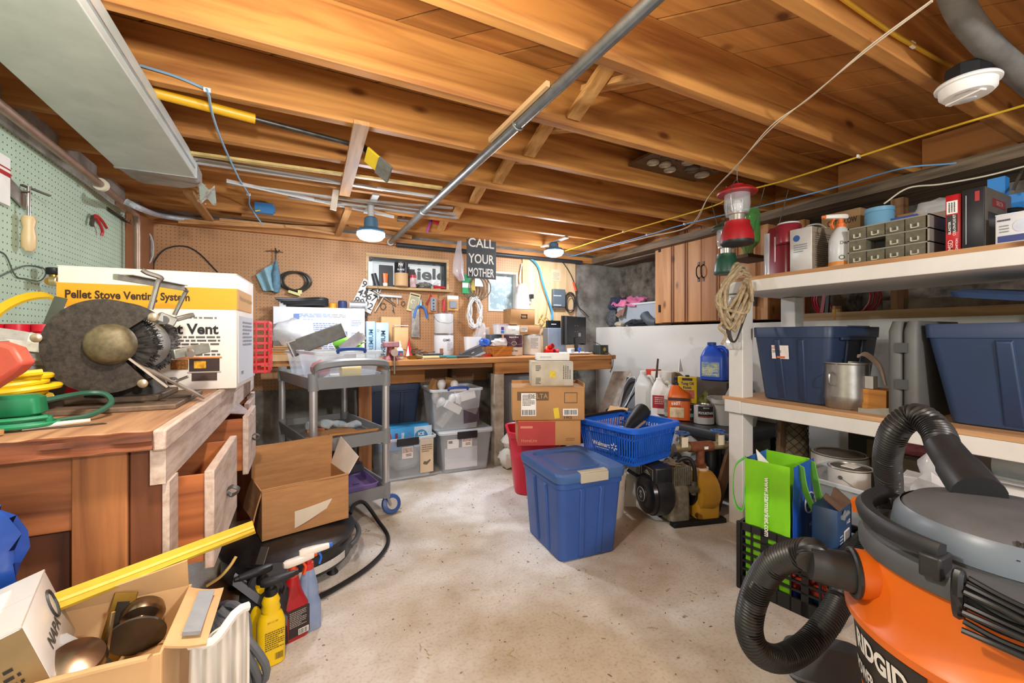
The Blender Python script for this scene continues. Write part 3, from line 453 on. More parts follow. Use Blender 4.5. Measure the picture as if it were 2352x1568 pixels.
# pellet vent carton
t = carton('pellet_carton', 'big white carton with a yellow band and pellet vent print on bench', (-0.445, 2.005, BZ + 0.001), 0.49, 0.33, 0.415, R(-4), M('eae5dc', 0.6, 0, 0.05, 6, 0.03), tape=False)
YB_ = M('e8a71e', 0.5, 0, 0.04, 5); f = -0.1665
ob('yellow_band', G().box(-0.2458, f - 0.0002, 0.285, 0.2458, 0.10, 0.362), YB_, t); o_ = Vector((0, f - 0.001, 0)); BR = M('3a2312', 0.6, 0, 0, 1)
text('Pellet Stove Venting System', 0.026, o_ + Vector((-0.06, 0, 0.322)), X_, Z_, BR, t, w=0.33, bold=0.03); text('Pellet Vent', 0.036, o_ + Vector((0.085, 0, 0.215)), X_, Z_, INK, t, w=0.21, bold=0.03)
print_lines(o_ + Vector((0.09, 0, 0.255)), X_, Z_, 0.19, 0.012, 1, M('7a7671', 0.6, 0, 0, 1), t, seed=3); print_lines(o_ + Vector((0.105, 0, 0.155)), X_, Z_, 0.18, 0.075, 6, M('55524e', 0.6, 0, 0, 1), t, seed=4)
patch('orange_bar', o_ + Vector((0.13, 0, 0.113)), X_, Z_, 0.14, 0.005, M('d9792a', 0.5, 0, 0, 1), t); patch('pellet_picture', o_ + Vector((0.075, 0, 0.09)), X_, Z_, 0.05, 0.035, M('a8702c', 0.6, 0, 0.5, 130, col2='54300f'), t)
sv = patch('stove_picture', o_ + Vector((0.148, 0, 0.085)), X_, Z_, 0.09, 0.05, M('3c2d28', 0.5, 0, 0.2, 30), t); patch('stove_foot', o_ + Vector((0.148, 0, 0.045)), X_, Z_, 0.075, 0.028, M('4a3a34', 0.5, 0, 0.2, 30), sv); patch('stove_glow', o_ + Vector((0.135, -0.0008, 0.088)), X_, Z_, 0.035, 0.025, M('e6a52c', 0.4, 0, 0.4, 60), sv); patch('stove_top', o_ + Vector((0.148, -0.0008, 0.062)), X_, Z_, 0.10, 0.004, M('b9aaa0', 0.5, 0, 0, 1), sv)
s_ = Vector((0.2461, 0, 0)); patch('orange_band_side', s_ + Vector((0, -0.02, 0.325)), Y_, Z_, 0.27, 0.075, M('dda860', 0.6, 0, 0.03, 5), t); text('Pellet Stove Venting System', 0.018, s_ + Vector((0.001, 0, 0.33)), Y_, Z_, M('a07a4a', 0.6, 0, 0, 1), t, w=0.24); patch('grey_panel', s_ + Vector((0, 0.0, 0.14)), Y_, Z_, 0.28, 0.25, M('cfd4dc', 0.6, 0, 0.03, 5), t); print_lines(s_ + Vector((0.0015, 0.02, 0.20)), Y_, Z_, 0.18, 0.10, 7, M('8a8f99', 0.6, 0, 0, 1), t, seed=9); text('mm', 0.02, s_ + Vector((0.0015, -0.08, 0.05)), Y_, Z_, INK, t)
# bench grinder with wire wheels, axle along the bench
t = thing('bench_grinder', 'old dark bench grinder with wire wheels and a round guard plate', 'bench grinder', (-0.44, 1.40, BZ)); IRON = M('453d35', 0.6, 0.2, 0.45, 90, 0.15, col2='241f1b'); ZC = 0.165
poly = [(0.118 * math.cos(R(a)), 0.118 * math.sin(R(a))) for a in range(42, 316, 6)] + [(0.054 * math.cos(R(a)), 0.054 * math.sin(R(a))) for a in range(-45, 46, 9)]
Mg = Matrix.Translation((0, 0, ZC)) @ Matrix.Rotation(R(90), 4, 'X'); ob('wheel_guard', G().prism(poly, 0.006, Mg), IRON, t, sm=False)
rimp = [Vector((0.116 * math.cos(R(a)), 0, ZC + 0.116 * math.sin(R(a)))) for a in range(45, 314, 6)]; ob('guard_rim', G().ribbon([p + Vector((0, 0.045, 0)) for p in rimp], 0.095, 0.003, Y_), IRON, t)
ob('hub_cover', G().lathe([(0.052, 0), (0.051, 0.012), (0.043, 0.026), (0.028, 0.034), (0.012, 0.038), (0, 0.039)], 30, Matrix.Translation((0.012, -0.004, ZC + 0.005)) @ Matrix.Rotation(R(90), 4, 'X')), M('6b6148', 0.55, 0.4, 0.35, 50, 0.1), t)
def brush(y, r, w):
    g = G(); q = random.Random(int(y * 1000))
    for _ in range(900):
        a = q.uniform(0, 2 * math.pi); yy = y + q.uniform(-w, w); r1 = r * q.uniform(0.94, 1.03); d = Vector((math.cos(a), 0, math.sin(a))); e = Vector((math.cos(a + q.uniform(-.06, .06)), 0, math.sin(a + q.uniform(-.06, .06)))); s = Vector((-d.z, 0, d.x)) * 0.0012
        p0 = Vector((0, yy, ZC)) + d * r * 0.55; p1 = Vector((0, yy + q.uniform(-.004, .004), ZC)) + e * r1; g.add([p0 - s, p0 + s, p1 + s, p1 - s], [(0, 1, 2, 3)])
    g.lathe([(0.02, -w), (r * 0.92, -w * 0.8), (r * 0.92, w * 0.8), (0.02, w)], 30, Matrix.Translation((0, y, ZC)) @ Matrix.Rotation(R(-90), 4, 'X')); return g
ob('wire_brush', brush(0.060, 0.092, 0.034), M('3d3934', 0.4, 0.7, 0.4, 80), t, sm=False); ob('motor', G().lathe([(0.02, 0.09), (0.068, 0.095), (0.076, 0.105), (0.076, 0.245), (0.066, 0.258), (0.02, 0.26)], 32, Matrix.Translation((0, 0, ZC)) @ Matrix.Rotation(R(-90), 4, 'X')), M('9aa0a4', 0.4, 0.4, 0.1, 10), t); ob('wire_brush', brush(0.29, 0.086, 0.024), M('6d6a66', 0.4, 0.7, 0.4, 80), t, sm=False)
ob('name_plate', G().sheet(lambda a, b: (0.0775 * math.sin(0.5 + 0.5 * a), 0.12 + 0.07 * b, ZC + 0.0775 * math.cos(0.5 + 0.5 * a)), 6, 2, 0.001), M('c3c9cf', 0.35, 0.3, 0.05, 20), t)
ob('base_plate', G().box(-0.17, -0.03, 0.0, 0.148, 0.30, 0.014).box(-0.10, 0.06, 0.014, 0.09, 0.27, 0.03), M('6f5d4c', 0.6, 0.3, 0.35, 30, 0.1), t, bev=0.003); ob('pedestal', G().loft([rrect(0.15, 0.18, 0.02, 3, 0.03, 0, 0.17), rrect(0.09, 0.14, 0.02, 3, 0.10, 0, 0.17)]), IRON, t)
ob('tool_rest', G().beam((0.05, 0.03, ZC - 0.045), (0.165, 0.14, 0.016), 0.075, 0.006, (0.5, 0, 1)), M('8d7f70', 0.45, 0.6, 0.3, 25), t, bev=0.001); ob('tool_rest_arm', G().beam((0.045, -0.004, ZC - 0.03), (0.12, 0.012, 0.055), 0.016, 0.005), M('a89b8a', 0.45, 0.6, 0.2, 25), t); ob('rest_clamp', G().beam((0.09, 0.20, ZC - 0.03), (0.17, 0.26, ZC - 0.012), 0.02, 0.03), M('a9aaa0', 0.4, 0.6, 0.2, 25), t, bev=0.003); ob('clamp_bolt', G().cyl((0.13, 0.215, ZC - 0.022), (0.136, 0.19, ZC - 0.03), 0.011, n=12), STEEL, t)
ob('wing_screw', G().cyl((0.115, 0.10, 0.06), (0.15, 0.09, 0.075), 0.004, n=8).cyl((0.105, 0.105, 0.062), (0.118, 0.098, 0.063), 0.011, n=12), STEEL, t)
for a in (170, 38, -52): c = Vector((0.122 * math.cos(R(a)), -0.008, ZC + 0.122 * math.sin(R(a)))); ob('guard_screw', G().lathe([(0.004, 0.012), (0.011, 0.0), (0.011, -0.004), (0.006, -0.008), (0, -0.008)], 14, Matrix.Translation(c) @ Matrix.Rotation(R(-90), 4, 'X')), M('b8a98f', 0.35, 0.7, 0.2, 40), t)
ob('shield_rod', G().tube(smooth([(0.088, 0.0, ZC + 0.095), (0.103, 0.0, ZC + 0.165), (0.11, -0.002, ZC + 0.178), (0.085, -0.01, ZC + 0.188), (0.075, -0.015, ZC + 0.195)], 5), 0.0065, 8), M('85817a', 0.4, 0.7, 0.2, 30), t)
ob('shield_rod', G().tube(smooth([(0.09, 0.22, ZC + 0.09), (0.115, 0.22, ZC + 0.155), (0.12, 0.215, ZC + 0.168), (0.10, 0.2, ZC + 0.175)], 5), 0.006, 8), M('85817a', 0.4, 0.7, 0.2, 30), t); ob('shield_bar', G().beam((0.02, -0.005, ZC + 0.175), (0.115, 0.20, ZC + 0.172), 0.012, 0.014).beam((0.035, 0.02, ZC + 0.184), (0.115, 0.20, ZC + 0.18), 0.03, 0.002), M('9f9a90', 0.35, 0.8, 0.2, 30), t); ob('spark_bracket', G().cb((0.075, 0.20, ZC + 0.075), 0.045, 0.05, 0.028, R(20), 0, R(25)).cb((0.11, 0.24, ZC + 0.085), 0.05, 0.03, 0.014, R(30), 0, R(-20)), M('8a8880', 0.45, 0.6, 0.3, 30), t, bev=0.003); ob('bracket_bolt', G().lathe([(0.013, 0), (0.013, -0.004), (0.006, -0.006), (0, -0.006)], 14, Matrix.Translation((0.075, 0.173, ZC + 0.073)) @ Matrix.Rotation(R(90), 4, 'X')), STEEL, t)
# odds and ends beside the grinder
bz = BZ + 0.001
def loops(c, rx, ry, n, r, seed, dz=0.006, tilt=0.0):
    q = random.Random(seed); P = []
    for i in range(n * 14):
        a = 2 * math.pi * i / 14; k = 1 + 0.10 * math.sin(a * 0.37 + seed) + q.uniform(-.02, .02); P.append(Vector((c[0] + rx * k * math.cos(a), c[1] + ry * k * math.sin(a), c[2] + r + dz * i / 14 + tilt * math.cos(a))))
    return smooth(P, 2)
t = thing('extension_cord', 'bright yellow extension cord coiled on bench beside the grinder', 'cord'); ob('cord', G().tube(loops((-0.66, 1.37, bz + 0.03), 0.13, 0.06, 5, 0.007, 3, 0.012, 0.012), 0.0075, 8), M('e8c01c', 0.4, 0, 0.05), t); ob('plug', G().tube([(-0.60, 1.30, bz + 0.03), (-0.57, 1.34, bz + 0.05), (-0.545, 1.37, bz + 0.075)], [0.010, 0.014, 0.016], 10), M('e6b818', 0.4, 0, 0.05), t)
t = thing('green_extension_cable', 'green extension cord and outlet block at the near bench corner', 'cord'); ob('outlet_block', G().tub([(0, 0.11, 0.055), (0.004, 0.118, 0.06), (0.035, 0.112, 0.055), (0.042, 0.09, 0.04)], 0.012, 3).xf(Matrix.Translation((-0.545, 1.235, bz + 0.026)) @ Matrix.Rotation(R(5), 4, 'Z')), M('1d7a4d', 0.4, 0, 0.1, 10), t); ob('cord', G().tube(loops((-0.55, 1.215, bz), 0.085, 0.04, 4, 0.0045, 5, 0.005), 0.0045, 7), M('1c7f55', 0.4, 0, 0.08), t)
cable('grey_green_cable', [(-0.50, 1.245, bz + 0.05), (-0.46, 1.33, bz + 0.055), (-0.425, 1.345, bz + 0.05), (-0.405, 1.32, bz + 0.03), (-0.425, 1.27, bz + 0.012), (-0.47, 1.235, bz + 0.008)], 0.006, M('2c5a48', 0.45), 'dark green cable looping out in front of the grinder foot', 'cable')
t = thing('hand_saw', 'hand tool with a salmon red grip and grey body lying on bench', 'saw'); Ms = Matrix.Translation((-0.525, 1.175, 1.0)) @ Matrix.Rotation(R(-26), 4, 'Z') @ Matrix.Rotation(R(90), 4, 'X')
ob('grip', G().prism([(-0.20, 0.02), (-0.12, 0.03), (-0.02, 0.055), (0.055, 0.03), (0.075, 0.0), (0.055, -0.02), (-0.03, -0.075), (-0.16, -0.115), (-0.20, -0.11), (-0.20, -0.085), (-0.05, -0.04), (-0.045, -0.02), (-0.10, 0.0), (-0.20, 0.0)], 0.028, Ms), M('c4513f', 0.45, 0, 0.12, 12), t, bev=0.006)
ob('grip_inlay', G().prism([(-0.20, 0.075), (-0.12, 0.072), (-0.02, 0.058), (0.03, 0.04), (-0.02, 0.04), (-0.10, 0.03), (-0.20, 0.035)], 0.027, Ms), M('8d8d8a', 0.4, 0, 0.15, 12), t, bev=0.005)
t = thing('strap_pile', 'heap of grey plastic straps piled on bench in front of the red cup', 'straps'); g = G(); q = random.Random(4)
for k in range(14): z = bz + 0.085 + 0.008 * k; a = q.uniform(-0.25, 0.25); g.ribbon(smooth([(-0.78, 1.40 + q.uniform(-.08, .1), z), (-0.70, 1.46 + a * 0.2, z + 0.012), (-0.60 + q.uniform(-.03, .04), 1.50 + a * 0.3, z - 0.01)], 5), 0.025, 0.003, (0.1, 0.3, 1))
ob('straps', g, M('b9b6ac', 0.5, 0, 0.3, 20, isl=0.3), t); t['kind'] = 'thing'
t = thing('baking_tray', 'dull grey metal tray under the heap of straps on bench', 'tray', (-0.72, 1.50, bz)); ob('tray', G().tub([(0, 0.26, 0.20), (0.085, 0.30, 0.24), (0.088, 0.31, 0.25), (0.086, 0.29, 0.23), (0.006, 0.25, 0.19)], 0.03, 4), M('7b7b77', 0.4, 0.6, 0.25, 12, 0.05), t)
t = thing('tube_rack', 'row of red plastic tubes standing on bench behind the grinder', 'tube rack', (-0.73, 1.78, bz)); g = G().box(-0.10, -0.03, 0, 0.12, 0.05, 0.06)
for k in range(4): g.lathe([(0.022, 0.05), (0.022, 0.20), (0.027, 0.203), (0.027, 0.225), (0.019, 0.225), (0.019, 0.19)], 14, Matrix.Translation((-0.08 + 0.055 * k, 0, 0)))
ob('tubes', g, M('cf1f34', 0.35, 0, 0.08), t); ob('knife_blade', G().beam((0.02, 0.0, 0.15), (0.06, 0.02, 0.31), 0.004, 0.03, (1, 0, 0)), M('5b6058', 0.4, 0.6, 0.2), t)
one('yellow_strap', G().ribbon(smooth([(-0.77, 1.66, bz + 0.20), (-0.76, 1.70, bz + 0.26), (-0.735, 1.75, bz + 0.30), (-0.71, 1.80, bz + 0.315), (-0.70, 1.83, bz + 0.31)], 6), 0.03, 0.008, (-0.6, 0.5, 0.5)), M('e2bd24', 0.45, 0, 0.05), 'curved yellow strap arching behind the grinder to the white carton', 'strap')
one('white_sack', G().loft([[Vector((-0.86 + 0.05 * math.cos(a) * s, 1.62 + 0.07 * math.sin(a) * s, z)) for a in [R(x) for x in range(0, 360, 30)]] for z, s in ((bz + 0.09, 1.1), (bz + 0.17, 1.0), (bz + 0.24, 0.7), (bz + 0.29, 0.15))]).jit(0.02, 14), M('d6d4d0', 0.6, 0, 0.15, 14, 0.1), 'crumpled white plastic sack rising behind the straps', 'bag')
g = G(); pl = []
for k in range(60): pl.append((k * 0.0085, 0.010 + (0.002 if k % 2 else -0.001)))
g.prism([(0, 0), (0.51, 0)] + pl[::-1], 0.0012); one('saw_blade', g, M('5f5246', 0.4, 0.7, 0.3, 30), 'long toothed saw blade lying along the near bench edge', 'saw blade', loc=(-0.88, 1.125, bz), rz=R(9)); one('chalk_stick', G().cyl((0, 0, 0.005), (0.09, 0.035, 0.007), 0.006, 0.004, 8), M('e6dcc6', 0.7), 'pale wooden stub lying in front of the grinder', 'stick', loc=(-0.50, 1.19, bz))
one('wood_stick', G().beam((0, 0, 0.006), (0.35, -0.01, 0.006), 0.012, 0.01), wood('c89a60', '96683a', 'x', 4), 'thin stick lying along the bench edge behind the saw blade', 'stick', loc=(-0.86, 1.16, bz))
t = thing('milk_crate_red', 'small bright red plastic crate at the end of bench behind white carton', 'crate', (-0.28, 2.62, bz)); g = G()
for k in range(8): z = 0.004 + k * 0.036; g.tub([(z, 0.26, 0.26), (z + 0.012, 0.26, 0.26), (z + 0.012, 0.25, 0.25), (z, 0.25, 0.25), (z, 0.26, 0.26)], 0.01, 2, False, False)
for k in range(7):
    for x0, y0, x1, y1 in ((0.126, -0.12 + k * 0.038, 0.131, -0.112 + k * 0.038), (-0.12 + k * 0.038, -0.131, -0.112 + k * 0.038, -0.126), (-0.131, -0.12 + k * 0.038, -0.126, -0.112 + k * 0.038)): g.box(x0, y0, 0, x1, y1, 0.26)
g.box(-0.125, -0.125, 0.002, 0.125, 0.125, 0.008); ob('lattice', g, M('d8242c', 0.4, 0, 0.06), t); ob('solid_panel', G().box(0.1255, -0.10, 0.02, 0.133, 0.11, 0.085), M('cf2028', 0.4, 0, 0.06), t); text('W', 0.03, (0.1335, -0.03, 0.05), Y_, Z_, M('7c1218', 0.5, 0, 0, 1), t)
# stowed beside the bench end
one('foam_disc', G().lathe([(0.0, -0.011), (0.15, -0.011), (0.155, 0), (0.15, 0.011), (0, 0.011)], 36, Matrix.Rotation(R(90), 4, 'X') ), M('b3b09c', 0.8, 0, 0.2, 30, 0.1), 'round pale disc leaning on the end of the workbench', 'disc', loc=(-0.668, 1.112, 0.658))
one('blue_sack', G().blob((0, 0, 0.11), 0.10, 0.022, 0.09, 20, 0.4, 5).jit(0.014, 14, 3), M('1f4fae', 0.3, 0, 0.3, 9, 0.2, col2='143476'), 'shiny blue plastic sack stuffed beside the bench end', 'bag', loc=(-0.54, 1.068, 0.555))
# ------------------------------------------------------------------ floor in front of the left bench
def open_carton(name, label, loc, w, d, h, rz, flaps, mat=CARD, th=0.004, group=None, inner=None, rx=0, ry=0):
    """Open carton: bottom, four walls, flaps as (side, length, outward angle, span)."""
    t = thing(name, label, 'box', loc, rz, group, rx, ry); x, y = w / 2, d / 2
    ob('body', G().box(-x, -y, 0, x, y, th).box(-x, -y, th, x, -y + th, h).box(-x, y - th, th, x, y, h).box(-x, -y + th, th, -x + th, y - th, h).box(x - th, -y + th, th, x, y - th, h), mat, t, bev=0.0012)
    for side, ln, ang, sp in flaps:
        a = R(ang); out = {'f': Vector((0, -1, 0)), 'b': Vector((0, 1, 0)), 'l': Vector((-1, 0, 0)), 'r': Vector((1, 0, 0))}[side]; al = X_ if side in 'fb' else Y_; half = (x if side in 'fb' else y) * sp
        base = out * ((y if side in 'fb' else x) - th / 2) + Vector((0, 0, h)); dr = out * math.sin(a) + Z_ * math.cos(a); nn = al.cross(dr)
        ob('flap', G().sheet(lambda u, v: base + al * (2 * u - 1) * half + dr * ln * v + nn * 0.006 * math.sin(v * 2.6) * math.sin(u * 5 + ang), 8, 5, th), inner or mat, t)
    return t
carton('plain_carton', 'plain brown carton on the floor under the open box of door knobs', (-0.42, 0.955, 0.001), 0.44, 0.20, 0.355, 0, CARDL)
t = open_carton('parts_carton', 'open cardboard box of door knobs on the floor by the bench', (-0.42, 0.955, 0.36), 0.44, 0.21, 0.185, 0, (('f', 0.03, 70, 0.95), ('r', 0.06, 103, 0.85)), CARDL)
ob('flap', G().sheet(lambda u, v: (-0.215 + 0.43 * u, 0.103 - 0.012 * v, 0.185 + v * (0.006 + 0.05 * u * u)), 8, 3, 0.004), CARDL, t)
patch('grey_tape', (0.252, -0.01, 0.184), Y_, (-1, 0, 0.23), 0.13, 0.026, M('8b9096', 0.5, 0, 0.1, 30), t, 0.006)
def knob(loc, s, rx, ry, rz, label):
    t = thing('door_knob', label, 'door knob', loc, rz, 'door knobs in the carton', rx, ry); ob('rose', G().lathe([(0.036 * s, 0), (0.036 * s, 0.004), (0.028 * s, 0.010), (0.016 * s, 0.012)], 28), DSTEEL, t)
    ob('knob', G().lathe([(0.014 * s, 0.011), (0.014 * s, 0.03), (0.026 * s, 0.036), (0.029 * s, 0.048), (0.026 * s, 0.06), (0.012 * s, 0.066), (0, 0.067)], 28), M('8c7a66', 0.25, 0.95, 0.15, 14), t); return t
q0 = Vector((-0.42, 0.955, 0.37))
knob(q0 + Vector((-0.03, 0.03, 0.135)), 1.35, R(-60), R(20), 0, 'brushed door knob lying in the carton beside the clear bag'); knob(q0 + Vector((0.09, -0.03, 0.115)), 1.35, R(20), R(10), 0, 'brushed door knob standing upright in the carton front'); knob(q0 + Vector((0.15, 0.04, 0.13)), 1.2, R(-70), R(-10), 0, 'brushed door knob at the back corner of the carton')
t = thing('latch_plate', 'brass door latch plate standing among the door knobs', 'latch', q0 + Vector((0.09, 0.055, 0.04)), 0, None, R(-12), R(12)); ob('plate', G().tub([(0, 0.035, 0.003), (0.16, 0.035, 0.003)], 0.001, 1), BRASS, t); ob('strike_hole', G().tub([(0.10, 0.02, 0.0045), (0.145, 0.02, 0.0045)], 0.002, 2), M('2f2a22', 0.5, 0.5), t)
for z in (0.03, 0.07): ob('screw', G().cyl((0, -0.003, z), (0, 0.003, z), 0.004, n=10), DSTEEL, t)
one('pin_punch', G().cyl((0, 0, 0), (0.012, 0.01, 0.11), 0.0028, n=8), CHROME, 'thin steel spindle sticking up between the door knobs', 'spindle', loc=q0 + Vector((0.115, 0.0, 0.09)))
one('clear_bag', G().sheet(lambda a, b: (-0.12 + 0.20 * a, -0.085 + 0.10 * b, 0.135 + 0.035 * noise.noise(Vector((a * 5, b * 5, 2))) + 0.03 * b), 14, 10, 0.001), M('c7cdd2', 0.15, 0, 0, 1, clear=0.55), 'crinkled clear zip bag of hardware inside the carton', 'bag', loc=q0)
g = G(); q = random.Random(2)
for _ in range(26): c = (q.uniform(-.10, .06), q.uniform(-.08, 0.0), 0.11 + q.uniform(0, .02)); g.cyl(c, (c[0] + q.uniform(-.02, .02), c[1] + q.uniform(-.02, .02), c[2] + q.uniform(-.01, .01)), 0.004, 0.002, 6)
tag(ob('screws', g, CHROME), 'loose screws inside the clear bag', 'screws', None, 'stuff').location = q0
one('packing_paper', G().sheet(lambda a, b: (-0.21 + 0.42 * a, -0.098 + 0.196 * b, 0.085 + 0.03 * noise.noise(Vector((a * 6, b * 4, 7)))), 14, 8, 0.002), CARDI, 'brown packing paper bedding the door knobs in the carton', 'paper', loc=q0)
A_, B_ = ond(48, 1435, 0.60), ond(102, 1306, 0.745); ey = (B_ - A_).normalized(); ez = (Vector((-0.28, -0.1, 0.95)) - ey * ey.dot(Vector((-0.28, -0.1, 0.95)))).normalized(); ex = ey.cross(ez)
t = carton('brake_carton', 'silver and white parts carton tipped against the open box', (0, 0, 0), 0.17, (B_ - A_).length, 0.13, 0, M('dcdad6', 0.35, 0.1, 0.04, 6), tape=False); Mq = Matrix((ex, ey, ez)).transposed()
t.rotation_euler = Mq.to_euler(); t.location = (A_ + B_) / 2 - ex * 0.085 - ez * 0.1325; bl = (B_ - A_).length / 2
patch('shipping_label', (-0.0, -0.01, 0.1325), Y_, -X_, 0.15, 0.10, PAPER, t); print_lines((-0.02, 0.02, 0.1338), Y_, -X_, 0.07, 0.035, 16, INK, t, 'barcode', 0.0006, 3, True); text('C8667', 0.02, (0.035, -0.045, 0.1338), Y_, -X_, INK, t); text('NAPA', 0.022, (0.0853, 0.0, 0.06), (0, 1, 0), (0, 0, 1), M('3c3c3e', 0.5, 0, 0, 1), t, bold=0.02); ob('round_emblem', G().tube([(0.0862, 0.05 + 0.018 * math.cos(x), 0.085 + 0.024 * math.sin(x)) for x in [R(d) for d in range(0, 360, 20)]], 0.0022, 5, True), M('3c3c3e', 0.5, 0, 0, 1), t)
ob('gold_face', G().box(-0.0845, -bl - 0.0006, 0.003, 0.0845, -bl + 0.001, 0.127), M('8f7a55', 0.4, 0.3, 0.15, 8), t); print_lines((0.0, -bl - 0.0012, 0.05), X_, Z_, 0.13, 0.07, 6, INK, t, 'printed_text', 0.0006, 8)
t = thing('brass_trim', 'long shiny brass coloured door trim laid across the open carton', 'trim strip'); a, b = ond(120, 1385, 0.74), ond(583, 1210, 0.975); ob('trim_face', G().beam(a, b, 0.03, 0.004, (0.3, -0.8, 0.6)), M('dcb93e', 0.28, 0.45, 0.1, 20), t); ob('trim_highlight', G().beam(a + Vector((0, -.003, .002)), b + Vector((0, -.003, .002)), .004, .003, (0.3, -0.8, 0.6)), M('f0d978', 0.25, 0.4, 0.05, 20), t); ob('trim_lip', G().beam(a - Vector((0, 0, 0.014)), b - Vector((0, 0, 0.01)), 0.022, 0.004, (0.2, 0.3, 1)), M('9c7a22', 0.3, 0.8, 0.15, 20), t)  # thin paler strip paints a highlight along the trim face
t = thing('ribbed_cover', 'white ribbed plastic cover standing beside the carton and hose coil', 'cover', (-0.135, 0.935, 0.0), R(-82)); ob('panel', G().sheet(lambda a, b: (0.02 + 0.012 * math.sin(a * 6.28 * 4) * (0.2 < b < 0.92) + 0.02 * b, -0.042 + 0.085 * a, 0.555 * b * (0.93 + 0.07 * a)), 60, 10, 0.004), M('ddd8cf', 0.45, 0, 0.06, 7), t); ob('curled_rim', G().tube([(0.045 + 0.012 * math.sin(k * 0.5), -0.042 + 0.0106 * k, 0.518 + 0.0048 * k + 0.008 * math.cos(k)) for k in range(9)], 0.008, 8), M('e4dfd6', 0.4, 0, 0.05, 7), t)
cable('rope_end', [ond(475, 1345, 1.15), ond(505, 1325, 1.16), ond(528, 1300, 1.17), ond(542, 1278, 1.18)], 0.004, M('c9a860', 0.6), 'short stiff yellowish cord end rising behind the carton', 'cord')
# coil of grey hose standing on the floor
g = G(); q = random.Random(5)
for k in range(8):
    c = Vector((-0.245 + 0.014 * k, 1.49 - 0.012 * k, 0.145 + 0.003 * (k % 3))); r = 0.128 - 0.012 * (k % 4); g.tube([c + Vector((-0.55, 0.83, 0)).normalized() * r * 0.85 * math.cos(x) + Z_ * r * math.sin(x) + Vector((0.02 * math.sin(2 * x + k), 0.0, 0)) for x in [R(d) for d in range(0, 360, 15)]], 0.0105, 8, True)
g.tube(smooth([(-0.21, 1.44, 0.275), (-0.14, 1.42, 0.20), (-0.13, 1.41, 0.10), (-0.13, 1.37, 0.012), (-0.14, 1.25, 0.012)], 6), 0.0105, 8)
one('hose_coil', g, M('61656a', 0.55, 0, 0.12, 14, 0.03), 'coil of dark grey rubber hose standing beside the yellow spray bottles', 'hose')
one('red_label_tag', G().cb((0, 0, 0), 0.04, 0.012, 0.05, R(40)), M('b8202a', 0.5), 'small red tag inside the coil of grey hose', 'tag', loc=(-0.17, 1.405, 0.12))
# spray bottles
def spray(name, label, loc, rz, prof, body, head, trig, neck, parts=None, hh=0.055, tip=None, ln=0.07):
    t = thing(name, label, 'spray bottle', loc, rz, 'spray bottles on the floor'); ob('bottle', G().tub(prof, 0.02, 5), body, t); z = prof[-1][0]
    ob('collar', G().lathe([(0.017, z - 0.004), (0.019, z), (0.018, z + 0.018), (0.012, z + 0.02)], 18), neck, t)
    ob('spray_head', G().loft([rrect(0.016, 0.018, 0.006, 2, 0, 0, 0), rrect(0.03, 0.024, 0.008, 2, 0.012), rrect(0.034, 0.022, 0.008, 2, 0.05), rrect(0.02, 0.018, 0.006, 2, ln + 0.03)]).xf(Matrix.Translation((-0.03, 0, z + hh - 0.01)) @ Matrix.Rotation(R(90), 4, 'Y') @ Matrix.Rotation(R(90), 4, 'Z')), head, t, bev=0.001); ob('neck', G().lathe([(0.012, z + 0.018), (0.010, z + hh)], 14), neck, t)
    ob('trigger', G().ribbon(smooth([(0.03, 0, z + hh - 0.016), (0.042, 0, z + hh - 0.04), (0.036, 0, z + hh - 0.065)], 5), 0.014, 0.007, Y_), trig, t); ob('nozzle', G().cyl((ln, 0, z + hh - 0.010), (ln + 0.012, 0, z + hh - 0.010), 0.009, 0.0075, 12), tip or trig, t)
    return t
YEL = M('ecc50e', 0.35, 0, 0.04, 6); BP = [(0, 0.070, 0.048), (0.004, 0.078, 0.056), (0.13, 0.080, 0.056), (0.155, 0.066, 0.048), (0.165, 0.050, 0.044), (0.175, 0.056, 0.046), (0.188, 0.048, 0.042), (0.198, 0.053, 0.044), (0.21, 0.044, 0.038), (0.22, 0.032, 0.032)]
yl = 'yellow spray bottle with black trigger head standing nearest the camera'
def ydeco(t):
    N_ = Vector((0, -0.0283, 0)); print_lines(N_ + Vector((0.005, 0, 0.085)), X_, Z_, 0.055, 0.06, 9, M('5a4b10', 0.6, 0, 0, 1), t, seed=6); patch('barcode_label', N_ + Vector((0.018, 0, 0.03)), X_, Z_, 0.026, 0.022, M('d8b420', 0.5, 0, 0, 1), t, 0.0004); print_lines(N_ + Vector((0.018, 0, 0.03)), X_, Z_, 0.022, 0.02, 14, INK, t, 'barcode', 0.0009, 4, True); text('20112 PP', 0.006, N_ + Vector((0.0, 0.002, 0.142)), X_, Z_, M('8a6d12', 0.6, 0, 0, 1), t, th=0.002)
p = onz(622, 1519); t = spray('spray_bottle', 'yellow spray bottle with black trigger head standing in front of the others', p, R(15), BP, YEL, BLACK, BLACK, BLACK, hh=0.05); ydeco(t)
p = onz(603, 1485); dup(t, p, R(200), 'yellow spray bottle with ribbed neck half hidden behind the front yellow one')
p = onz(672, 1462); t = spray('spray_bottle', 'red spray bottle with dark label between the yellow and clear bottles', p, R(20), [(0, 0.09, 0.05), (0.004, 0.098, 0.056), (0.115, 0.098, 0.056), (0.14, 0.075, 0.05), (0.16, 0.058, 0.046), (0.19, 0.046, 0.04), (0.215, 0.034, 0.034)], M('a3161d', 0.3, 0, 0.08, 6), M('e8e2d6', 0.4), M('e2551c', 0.4), M('d8461c', 0.4), hh=0.055)
